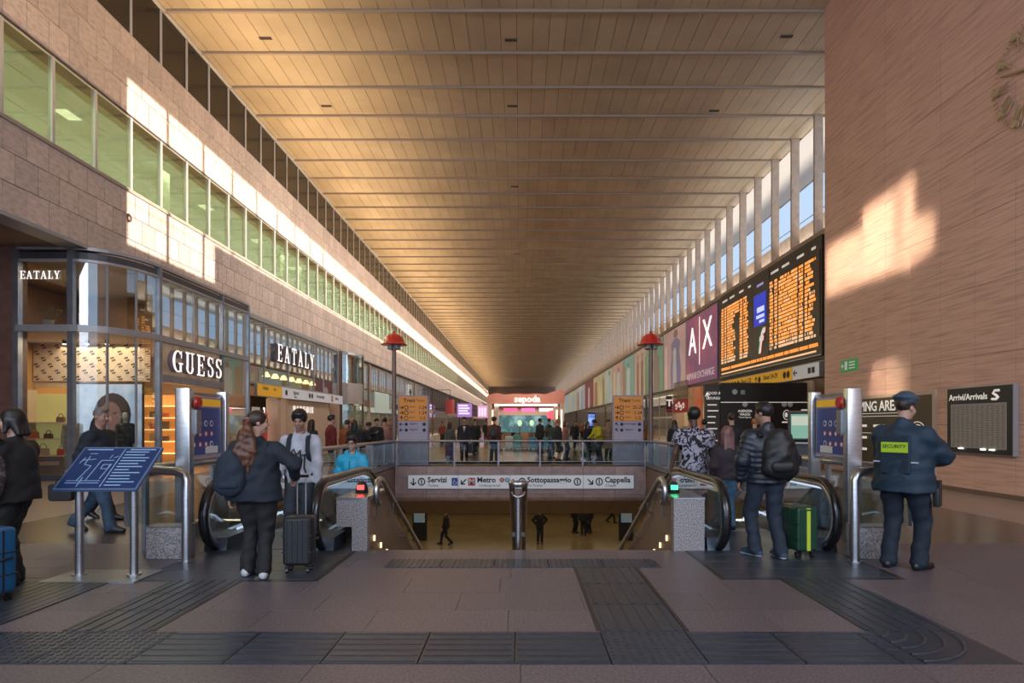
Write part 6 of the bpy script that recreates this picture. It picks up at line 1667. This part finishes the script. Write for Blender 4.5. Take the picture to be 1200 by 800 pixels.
# man in the turquoise jacket
tq = cloth((.02,.40,.66), .55)
P, I = place_person(dict(height=1.75, skin=SK['light'], hair='short', hair_thick=.012, hair_mat=HM['black'], head_pitch=.06, hands=[(-.30,-.06,.82), (.30,-.06,.82)],
    top=dict(mat=tq, hem=.80, thick=.060, fold=.008, hood=True, collar=True), trousers=dict(mat=denim), shoes=dict(mat=blackc)),
    'man in a turquoise hooded jacket and glasses riding up the left escalator', (-2.92, 10.37, -.43), .0)
p = MB()
for s in (-1,1): p.tube([I['H'](s*.033+.024*math.cos(a), -.112, .006+.019*math.sin(a)) for a in [2*PI*i/12 for i in range(13)]], .0045, n=5); p.tube([I['H'](s*.057,-.110,.01), I['H'](s*.078,-.01,.012)], .003, n=4)
p.tube([I['H'](-.010,-.112,.010), I['H'](.010,-.112,.010)], .003, n=4); p.build('glasses', M['black'], P)
p = MB(); p.tube([(0, -.185, 1.38), (0,-.20,1.2), (0,-.185,.86)], .006, n=4); p.build('zip', flat('zip_dark', (.01,.05,.09)), P)
# man in the flowered shirt
fs_ = mat('flower_shirt', (.36,.34,.42), .8, col2=(.010,.010,.014), scale=9, fac=(.49,.53), coords='object', distort=2.2, detail=3)
P, I = place_person(dict(height=1.77, bulk=1.16, skin=SK['dark'], hair='afro', hair_mat=HM['black'], hands=[(-.34,-.06,.84), (.34,-.06,.84)], poles=[(-.8,.6,0),(.8,.6,0)], head_yaw=.1,
    top=dict(name='shirt', mat=fs_, hem=.82, thick=.035, sleeve='short', fold=.006), trousers=dict(mat=blackc), shoes=dict(mat=white_shoe)),
    'man in a black and lilac flowered shirt standing on the right escalator', (2.68, 9.25, -.0), PI)
# girl with rose hair
P, I = place_person(dict(height=1.49, bulk=1.02, skin=SK['light'], hair='long', hair_len=.30, hair_mat=HM['rose'], hair_thick=.016, feet=[(-.085,0,0,0,0),(.085,0,0,0,0)], hands=[(-.23,-.12,.88), (.23,-.12,.88)],
    top=dict(mat=cloth((.030,.020,.028)), hem=.88, thick=.035, fold=.006), trousers=dict(mat=cloth((.06,.14,.23)), w=1.12), shoes=dict(mat=blackc)),
    'girl with straight rose brown hair, dark top and blue jeans on the right escalator', (3.05, 8.82, .008), PI*1.02)
I['H']
# man in the quilted jacket
qj = mat('quilted_navy', (.014,.022,.034), .42, col2=(.010,.015,.024), scale=8, coords='object', bump=.2, bscale=20)
P, I = place_person(dict(height=1.78, bulk=1.08, skin=SK['tan'], hair='short', hair_mat=HM['black'], hair_thick=.010, head_yaw=.55, head_pitch=.08,
    feet=[(-.13,.10,0,.10,0), (.115,-.02,0,.55,0)], hands=[(-.27,-.06,.90), (.29,-.06,.88)],
    top=dict(mat=qj, hem=.86, thick=.055, wave=(.007,.062), fold=.003, collar=True), trousers=dict(mat=dkdenim, w=1.1, fold=.006), shoes=dict(mat=cloth((.03,.07,.12)), sole=white_sole)),
    'man in a dark quilted jacket and jeans with a black backpack at the right escalator', (2.90, 7.06, .006), PI*1.0)
backpack('soft black backpack on the man in the quilted jacket', P, I, .38, .22, .52, cloth((.010,.011,.013), .5), back=.22, drop=.07, side=-.07)
trolley_case('dark green trolley suitcase with a neon yellow strap beside the quilted jacket man', (3.31, 7.12, .006), .12, .26, .40, .58, mat('case_green', (.012,.055,.030), .32), trim=flat('neon_strap', (.42,.52,.04), emit=.1))
# security officer
sec = cloth((.010,.032,.058), .7)
P, I = place_person(dict(height=1.84, bulk=1.22, skin=SK['light'], hair='short', hair_mat=HM['brown'], hair_thick=.006, head_yaw=-.25, head_pitch=.12,
    feet=[(-.13,-.04,0,-.25,0), (.12,.06,0,.1,0)], hands=[(-.18,-.36,1.10), (.14,-.38,1.10)], poles=[(-1,.5,-.35),(1,.6,-.35)], curl=[.9,.9],
    top=dict(mat=sec, hem=.80, thick=.055, flare=.045, belly=.03, fold=.007, collar=True), trousers=dict(mat=cloth((.010,.020,.036)), w=1.15, fold=.006, cuff=.0), shoes=dict(mat=flat('boot_black', (.012,.012,.013), .35), high=.03),
    hat=dict(kind='beret', name='beret', mat=cloth((.055,.085,.12)))),
    'security officer in a navy jacket and grey blue beret by the right barrier', (4.18, 6.52, 0), PI*.70)
q = MB(); q.rbox((0, .205, 1.245), (.30, .035, .42), .03, axis=1, bev=.015); q.build('back_panel', cloth((.008,.024,.045), .7), P)
MB().box(-.13, .13, .222, .232, 1.27, 1.38).build('badge', flat('badge_lime', (.36,.55,.02), .6, emit=.08), P)
text('SECURITY', P, (0, .235, 1.335), (PI/2, 0, PI), .052, M['ink'], .002, bold=.01)
for s in (-1,1): MB().box(s*.17-.05, s*.17+.05, .195, .205, 1.16, 1.175).build('reflective_strip', flat('reflective', (.5,.52,.55), .4), P)
p = MB(); p.rbox((-.30, -.06, .80), (.06, .10, .20), .02, axis=0, bev=.01); p.box(-.33, -.28, -.10, -.04, .88, .98); p.build('holster', M['black'], P)
# walking man in the dark coat, another walker behind him
walk = [(-.10,-.28,0.0,0,0), (.10,.34,.03,0,-.45)]
P, I = place_person(dict(height=1.80, bulk=1.20, skin=SK['tan'], hair='short', hair_mat=HM['grey'], hair_thick=.004, pelvis=(0,0,.90), chest=(0,-.06,1.23), feet=walk, head_pitch=.12, head_yaw=-.2,
    hands=[(-.25,.14,.80), (.26,-.10,.84)], top=dict(name='coat', mat=cloth((.012,.018,.028)), hem=.70, thick=.045, flare=.02, fold=.006, collar=True), trousers=dict(mat=denim, w=1.1, fold=.006, cuff=.03), shoes=dict(mat=flat('shoe_dark', (.02,.022,.03), .4))),
    'grey haired man in a dark coat and jeans walking behind the braille map', (-6.22, 8.72, 0), PI*.52)
t = thing('handbag', 'black briefcase carried by the walking man in the dark coat', 'bag', (-6.47, 8.42, .47), PI*.52)
MB().rbox((0,0,.14), (.10,.32,.24), .04, axis=0, bev=.02).build('body', M['black'], t); MB().tube([(0,-.08,.27),(0,-.06,.33),(0,.06,.33),(0,.08,.27)], .010, n=6).build('handle', M['black'], t)
P, I = place_person(dict(height=1.66, skin=SK['light'], hair='bob', hair_len=.1, hair_mat=HM['brown'], pelvis=(0,0,.90), feet=[(-.10,-.30,0,0,0),(.10,.26,.02,0,-.4)], hands=[(-.25,.1,.82),(.25,-.1,.82)], head_yaw=-.2,
    top=dict(mat=blackc, hem=.82, thick=.03), trousers=dict(mat=blackc), shoes=dict(mat=flat('shoe_black', (.01,.01,.01), .35))),
    'person in black walking beside the grey haired man, mostly hidden by him', (-6.98, 9.9, 0), PI*.5)
# woman at the left edge with a blue case
P, I = place_person(dict(height=1.68, bulk=1.06, skin=SK['light'], hair='bob', hair_len=.12, hair_mat=HM['black'], hair_thick=.016, feet=[(-.10,-.05,0,.1,0),(.10,.03,0,-.1,0)], hands=[(-.27,-.05,.84),(.25,-.18,.92)],
    top=dict(mat=blackc, hem=.86, thick=.06, flare=.06, fold=.008), trousers=dict(mat=blackc, w=1.3, fold=.008), shoes=dict(mat=flat('boot_plain', (.01,.01,.011), .4))),
    'dark haired woman in black at the left edge of the view', (-4.98, 5.86, 0), -PI*.46)
t = thing('backpack', 'patterned grey and rose backpack carried by the woman at the left edge', 'bag', (-4.90, 5.44, .86))
f = Field([-.3,-.25,-.1], [.3,.25,.65], .012); f.ell((0,0,.24), (.19,.12,.27), k=.05).cone((0,-.09,.13), (0,-.09,.17), .11, k=.03).noise(.006, 20); V, Q = f.surf()
obj('bag_body', mesh_np('bag_body', V, Q, mat('patterned_cloth', (.03,.03,.036), .7, col2=(.16,.11,.12), scale=22, fac=(.5,.56), coords='object', distort=1.0)), t)
MB().tube([(0,.06,.48),(0,.12,.58),(0,.20,.56),(0,.2,.4)], .018, n=6).build('strap', blackc, t)
trolley_case('bright blue trolley suitcase at the left edge beside the woman in black', (-4.69, 5.26, 0), -.25, .36, .24, .64, mat('case_blue', (.012,.10,.24), .35))
# shop window mannequins
for x, nm, c in ((-11.75, 'right', (.030,.028,.030)), (-13.05, 'left', (.40,.28,.18))):
    place_person(dict(height=1.72, skin=flat('mannequin_white_%s' % nm, (.52,.44,.38), .5), hair='none', hair_mat=M['white'], lip_mat=M['white'], eye_mat=M['white'], top=dict(name='coat', mat=cloth(c), hem=.70, thick=.03, flare=.03), trousers=dict(mat=cloth((.36,.27,.2))), shoes=dict(mat=M['cream'])),
        'white shop window mannequin in a %s coat, %s one' % ('black' if nm == 'right' else 'tan', nm), (x, 17.75 if nm == 'right' else 17.4, .16), .3, hb=.018, hc=.02, cat='mannequin', name='mannequin')

# ================================================================== THE CROWD
PH = flat('placeholder', (.5,.5,.5))
def proto(key, **kw):
    sp = dict(skin=PH, hair_mat=PH, hair='short', top=dict(name='jacket', mat=PH, hem=.80, thick=.04), trousers=dict(mat=PH, w=1.08, plain=True), shoes=dict(mat=PH)); sp.update(kw)
    parts, info = figure_meshes(sp, .020, .022)
    n = {}
    return [(e[0], mesh_np(e[0], e[1], e[2], PH)) for e in parts if not isinstance(e[1], MB) and len(e[2])]
wk = [(-.10,-.26,0,0,0), (.10,.30,.03,0,-.4)]
PROTO = {
 'stand': proto('stand'), 'long': proto('long', hair='long', hair_len=.26, bulk=.95), 'walk': proto('walk', pelvis=(0,0,.90), feet=wk, hands=[(-.24,.14,.84),(.24,-.14,.86)]),
 'walklong': proto('walklong', bulk=.95, hair='long', hair_len=.24, pelvis=(0,0,.90), feet=wk, hands=[(-.24,.14,.84),(.24,-.14,.86)]),
 'phone': proto('phone', hands=[(-.12,-.26,1.24),(.26,-.02,.82)], head_pitch=.3, poles=[(-1,.2,-.8),(.5,.7,-.1)]),
 'coat': proto('coat', top=dict(name='coat', mat=PH, hem=.52, thick=.045, flare=.05)), 'coatlong': proto('coatlong', hair='long', hair_len=.22, top=dict(name='coat', mat=PH, hem=.50, thick=.045, flare=.06)),
 'hips': proto('hips', hands=[(-.20,.0,.98),(.20,.0,.98)], poles=[(-1,.5,0),(1,.5,0)]), 'lean': proto('lean', chest=(0,-.12,1.22), neck=(0,-.20,1.42), head_pitch=.4, hands=[(-.18,-.42,.98),(.18,-.42,.98)]),
 'shorts': proto('shorts', trousers=dict(mat=PH, w=1.2, cuff=.38, plain=True)),
}
def crowd(kind, label, loc, face, top, tro, skin='light', hair='black', h=1.72, group='people in the crowd'):
    t = thing('person', label, 'person', loc, face, group); t.scale = (h/1.75,)*3
    mm = {'body': SK[skin], 'hair': HM[hair], 'jacket': cloth(top), 'coat': cloth(top), 'trousers': cloth(tro), 'shoe': flat_dark}
    for nm, me in PROTO[kind]:
        o = obj(nm, me, t); s = o.material_slots[0]; s.link = 'OBJECT'; s.material = mm[nm]
    return t
flat_dark = flat('dark_shoe', (.02,.02,.022), .5)
DK = (.018,.018,.022); NV = (.018,.026,.045); BR = (.10,.05,.03); RD = (.16,.012,.014); GY = (.14,.13,.13); BG = (.36,.27,.20); PK = (.42,.20,.17); JN = (.05,.085,.14)
A = PI
for a in (
 ('stand', 'person in a dark red hooded top seen beyond the left barrier', (-5.45,17.2,0), 2.2, RD, DK, 'light', 'black', 1.78),
 ('long', 'brown haired woman in black between the young man and the red hooded top', (-6.15,17.6,0), 2.6, DK, DK, 'light', 'brown', 1.66),
 ('phone', 'woman with raised arm left of the black clad couple, orange scarf', (-5.6,19.2,0), 2.8, (.30,.08,.03), DK, 'light', 'brown', 1.66),
 ('walk', 'person in a violet jacket right behind the red hooded top', (-5.75,20.4,0), 2.6, (.08,.05,.11), DK, 'light', 'orange', 1.70),
 ('coatlong', 'woman in a long black coat near the left lamp post, back turned', (-5.25,18.9,0), 3.0, DK, DK, 'light', 'black', 1.64),
 ('lean', 'person in black leaning forward beside the long black coat', (-5.5,20.6,0), 2.2, DK, GY, 'tan', 'black', 1.66),
 ('phone', 'man in a black jacket and grey trousers holding a phone left of the lamp post', (-5.15,21.3,0), .5, DK, GY, 'light', 'black', 1.74),
 ('stand', 'person in a pink top with black hair just left of the lamp post', (-5.2,22.9,0), 2.9, PK, GY, 'light', 'black', 1.76),
 ('walklong', 'woman in red passing right of the left totem', (-5.9,45,0), .3, (.25,.05,.03), DK, 'light', 'brown', 1.68),
 ('stand', 'person in a lime yellow top far behind the left totem', (-6.3,48,0), .2, (.40,.45,.05), DK, 'tan', 'black', 1.72),
 ('coatlong', 'woman in grey leaning on a purple suitcase in the far hall', (-3.10,26.2,0), 2.8, GY, DK, 'light', 'brown', 1.62),
 ('walk', 'man in a dark suit walking toward the stairs in the far hall', (-2.32,24.6,0), .1, DK, DK, 'tan', 'black', 1.80),
 ('walk', 'man in black walking just behind the dark suit', (-2.35,31,0), .3, DK, DK, 'light', 'black', 1.74),
 ('long', 'woman in dark brown right of the dark suit', (-2.55,34,0), .2, BR, DK, 'light', 'brown', 1.66),
 ('stand', 'man in a rust jacket wearing a grey backpack behind the far barrier', (-1.05,23.6,0), 3.1, (.13,.028,.018), (.03,.055,.09), 'light', 'brown', 1.80),
 ('walk', 'man in beige far behind the rust jacket, left of the pavilion', (-1.75,44,0), .2, BG, DK, 'light', 'brown', 1.72),
 ('stand', 'tall man in a dark jacket, left of a pair before the pavilion', (1.02,31.5,0), 2.3, DK, NV, 'light', 'black', 1.80),
 ('stand', 'man in a dark jacket with brown bag, right of a pair before the pavilion', (1.55,32.5,0), 2.0, NV, DK, 'light', 'black', 1.80),
 ('shorts', 'person in a black jacket and shorts bent beside the pink top', (1.55,24.6,0), 2.0, DK, NV, 'light', 'orange', 1.72),
 ('long', 'woman in a pink top behind the black jacket and shorts', (1.98,26.2,0), 1.2, PK, JN, 'light', 'auburn', 1.68),
 ('lean', 'person in dark green leaning at the far barrier left of the pink top', (1.35,26.8,0), 2.2, (.03,.05,.04), JN, 'light', 'blond', 1.70),
 ('walklong', 'woman in dark clothes with a light bag far right of the pavilion', (3.25,36,0), .3, DK, DK, 'light', 'brown', 1.68),
 ('walk', 'woman in a beige dress passing in front of the right hand shops', (4.6,42,0), 1.5, BG, BG, 'light', 'blond', 1.66),
 ('lean', 'worker in a hi-vis yellow jacket by the right totem', (3.32,24.9,0), -1.1, (.55,.48,.02), NV, 'tan', 'black', 1.78),
 ('long', 'woman in black left of the hi-vis jacket', (2.92,26.0,0), .6, DK, DK, 'light', 'black', 1.62),
 ('coat', 'person in a beige coat half behind the right totem', (3.72,25.4,0), .2, BG, NV, 'light', 'brown', 1.70),
 ('walklong', 'woman in an orange coat right of the right totem', (6.3,30.5,0), 1.3, (.40,.13,.02), DK, 'light', 'brown', 1.68),
 ('long', 'hooded woman in black left of the flowered shirt', (5.75,22.3,0), 3.0, DK, DK, 'light', 'black', 1.66),
 ('walk', 'man in grey farther along the right hand shops', (7.5,38,0), .6, GY, DK, 'light', 'brown', 1.74),
 ('stand', 'man in a dark coat right behind the rose haired girl', (5.02,14.2,0), 3.1, (.014,.016,.022), DK, 'light', 'brown', 1.78),
 ('phone', 'orange haired woman in black facing the black hoarding', (6.35,16.2,0), 2.7, DK, JN, 'light', 'orange', 1.68),
 ('stand', 'man in a black cap and jacket behind the flowered shirt', (5.35,17.4,0), 2.9, DK, DK, 'tan', 'black', 1.66),
 ('walk', 'man in blue denim walking along the far left shops', (-7.6,40,0), .3, JN, JN, 'tan', 'brown', 1.74),
 ('coat', 'man in a long grey coat by the second left shop', (-7.2,33,0), .4, GY, DK, 'light', 'grey', 1.78),
 ('walklong', 'woman in cream by the round glass corner', (-8.2,37,0), 1.0, BG, NV, 'light', 'blond', 1.66),
 ('stand', 'person in a teal top far off in the middle of the hall', (-2.0,62,0), .2, (.05,.28,.26), DK, 'light', 'brown', 1.72),
 ('walk', 'person in white far off left of the pavilion', (-3.2,58,0), .1, (.5,.48,.46), NV, 'light', 'black', 1.74),
 ('stand', 'person in navy far off left of the pavilion', (-3.9,54,0), 2.9, NV, DK, 'light', 'black', 1.72),
 ('walk', 'person in black far off, nearest to the pavilion pillar', (-2.9,50,0), .1, DK, DK, 'light', 'brown', 1.74),
 ('walklong', 'person in maroon far off near the fourth left shop', (-5.2,66,0), .2, RD, DK, 'light', 'brown', 1.68),
 ('stand', 'person in olive far off by the fourth left shop', (-6.6,70,0), 2.8, (.10,.10,.04), DK, 'light', 'brown', 1.74),
 ('coat', 'person in a dark coat inside the pavilion, left', (-.55,46.5,0), 2.0, NV, DK, 'light', 'black', 1.72),
 ('stand', 'person in teal inside the pavilion, right', (1.15,46,0), 1.0, (.03,.16,.16), DK, 'light', 'brown', 1.72),
 ('walk', 'person in rust far off on the right of the hall', (5.9,58,0), .2, (.28,.09,.04), DK, 'light', 'brown', 1.74),
 ('stand', 'person in grey far off on the right of the hall', (4.9,52,0), .3, GY, NV, 'light', 'black', 1.74),
 ('long', 'person in pale blue far off on the right of the hall', (5.4,47,0), 2.6, (.30,.36,.45), JN, 'light', 'brown', 1.68),
):
    crowd(*a)
# what the crowd carries
def small_backpack(label, loc, face, m, s=1.0):
    t = thing('backpack', label, 'bag', loc, face)
    f = Field([-.3,-.2,-.1], [.3,.2,.6], .02); f.ell((0,0,.22), (.16*s,.10*s,.24*s), k=.04).cone((0,.07,.12), (0,.07,.16), .09*s, k=.03); V, Q = f.surf(); obj('bag_body', mesh_np('bag_body', V, Q, m), t)
    MB().tube([(-.1,-.08,.40), (-.1,-.12,.46), (-.1,-.26,.46), (-.1,-.34,.3)], .014, n=5).build('strap', m, t); MB().tube([(.1,-.08,.40), (.1,-.12,.46), (.1,-.26,.46), (.1,-.34,.3)], .014, n=5).build('strap', m, t)
small_backpack('grey backpack on the man in the rust jacket', (-1.05, 23.36, .98), PI, cloth((.05,.05,.06)))
small_backpack('brown backpack on the right man of the pair before the pavilion', (1.40, 32.28, 1.0), 2.0, cloth((.11,.08,.06)))
trolley_case('purple suitcase in front of the grey clad woman in the far hall', (-3.0, 25.5, 0), .1, .42, .26, .62, flat('case_purple', (.10,.03,.09), .4))
trolley_case('black suitcase near the dark suit in the far hall', (-2.55, 30.4, 0), .2, .36, .24, .55, M['black'])
def wearer(start): return [o for o in C.objects if o.name.startswith('person') and o.get('label', '').startswith(start)][0]
MB().lathe([(.105,0),(.108,.04),(.09,.09),(.05,.12),(0,.128)], n=14).box(-.06,.06,-.19,-.08,0,.012).build('cap', cloth((.05,.05,.055)), wearer('man in a rust jacket'), (0, -.02, 1.685))
w_ = wearer('man in a dark suit')
MB().prism([(-.05,.24),(.05,.24),(.0,.0)], (0,-.02,0), (1,0,0), (0,0,1), (0,.02,0)).build('shirt_front', M['white'], w_, (0, -.14, 1.18)); MB().box(-.012,.012,-.03,-.02,.06,.2).build('tie', flat('tie_red', (.25,.04,.05)), w_, (0, -.14, 1.18))
# people in the underpass, seen from above the beam's shadow
for a in (
 ('walk', 'person in black walking left in the underpass', (-3.75,30.0,LOW), -1.57, DK, DK, 'light', 'black', 1.74),
 ('hips', 'person in black standing with hands on hips in the underpass', (.98,30.3,LOW), .1, DK, DK, 'light', 'black', 1.76),
 ('stand', 'left one of three people standing close together in the underpass', (3.0,33.2,LOW), .8, DK, DK, 'light', 'brown', 1.80),
 ('long', 'middle one of three people standing close together in the underpass', (3.42,32.4,LOW), 3.0, NV, DK, 'light', 'brown', 1.68),
 ('stand', 'right one of three people standing close together in the underpass', (3.82,33.2,LOW), -.8, DK, NV, 'tan', 'black', 1.80),
 ('walklong', 'woman in black walking by the right poster kiosk in the underpass', (5.55,36.6,LOW), 1.2, DK, DK, 'light', 'black', 1.66),
 ('walk', 'farthest person in the underpass, beside the right kiosk', (6.7,38.6,LOW), .3, DK, DK, 'light', 'black', 1.72),
):
    crowd(*a, group='people in the underpass')

# ================================================================== parts of parts
def nest(thing_name, part, kids, zmin=None, zmax=None):
    for r in [o for o in C.objects if o.parent is None and o.name.split('.')[0] == thing_name]:
        ch = list(r.children)
        ps = [c for c in ch if c.name.split('.')[0] == part and c.location.length < 1e-6 and c.rotation_euler.to_quaternion().angle < 1e-6]
        if not ps: continue
        for c in ch:
            if c.name.split('.')[0] in kids and c not in ps and (zmin is None or c.location.z >= zmin) and (zmax is None or c.location.z < zmax): c.parent = ps[0]
nest('suitcase', 'shell', ('rib', 'groove', 'zip', 'top_handle', 'side_handle', 'strap'))
nest('person', 'body', ('eye', 'eyebrow', 'lips', 'glasses')); nest('person', 'ponytail', ('hair_band',)); nest('mannequin', 'body', ('eye', 'eyebrow', 'lips'))
nest('person', 'sweatshirt', ('scribble_print',)); nest('person', 'jacket', ('zip', 'back_panel', 'badge', 'reflective_strip'))
nest('information_totem', 'orange_panel', ('lettering', 'arrow', 'ring'), zmin=1.68); nest('information_totem', 'pale_panel', ('lettering', 'arrow', 'ring', 'pictogram'), zmax=1.68)
nest('braille_map_stand', 'panel', ('blue_face', 'heading_bar', 'divider', 'map_lines', 'text_line'))
nest('lamp_post', 'dome', ('finial', 'spotlight')); nest('signal_lamp', 'dome', ('lens',)); nest('portrait_screen', 'picture', ('portrait_print',))
nest('advertising_banner', 'panel', ('printed_figure', 'lettering', 'divider')); nest('handbag', 'body', ('handle',)); nest('backpack', 'bag_body', ('front_pocket', 'grab_loop'))
nest('exit_sign', 'panel', ('door_symbol', 'arrow', 'text_bar')); nest('arrivals_board', 'front', ('paper', 'lettering', 'white_mark', 'timetable_text', 'board_lamp'))
nest('shopping_poster', 'panel', ('lettering', 'line', 'text_bar', 'arch_line')); nest('sign_gate', 'blue_panel', ('icon', 'white_corner'))
nest('departure_board', 'blue_screen', ('blue_screen_text',)); nest('departure_board', 'centre_panel', ('date_text',)); nest('service_hoarding', 'panel', ('pictogram', 'line', 'lettering', 'logo_block', 'oval_symbol', 'caption_bar', 'small_plate'))
nest('lounge_board', 'panel', ('lettering', 'arrow', 'caption_bar')); nest('red_shop_sign', 'panel', ('curl',)); nest('poster_kiosk', 'poster', ('printed_figure',)); nest('ticket_machine', 'body', ('screen_header',))
nest('advertising_screen', 'display', ('text_bar',)); nest('figure_sign', 'panel', ('figure_mark',)); nest('tobacco_sign', 'panel', ('lettering', 'red_strip')); nest('pavilion', 'header', ('lettering',))
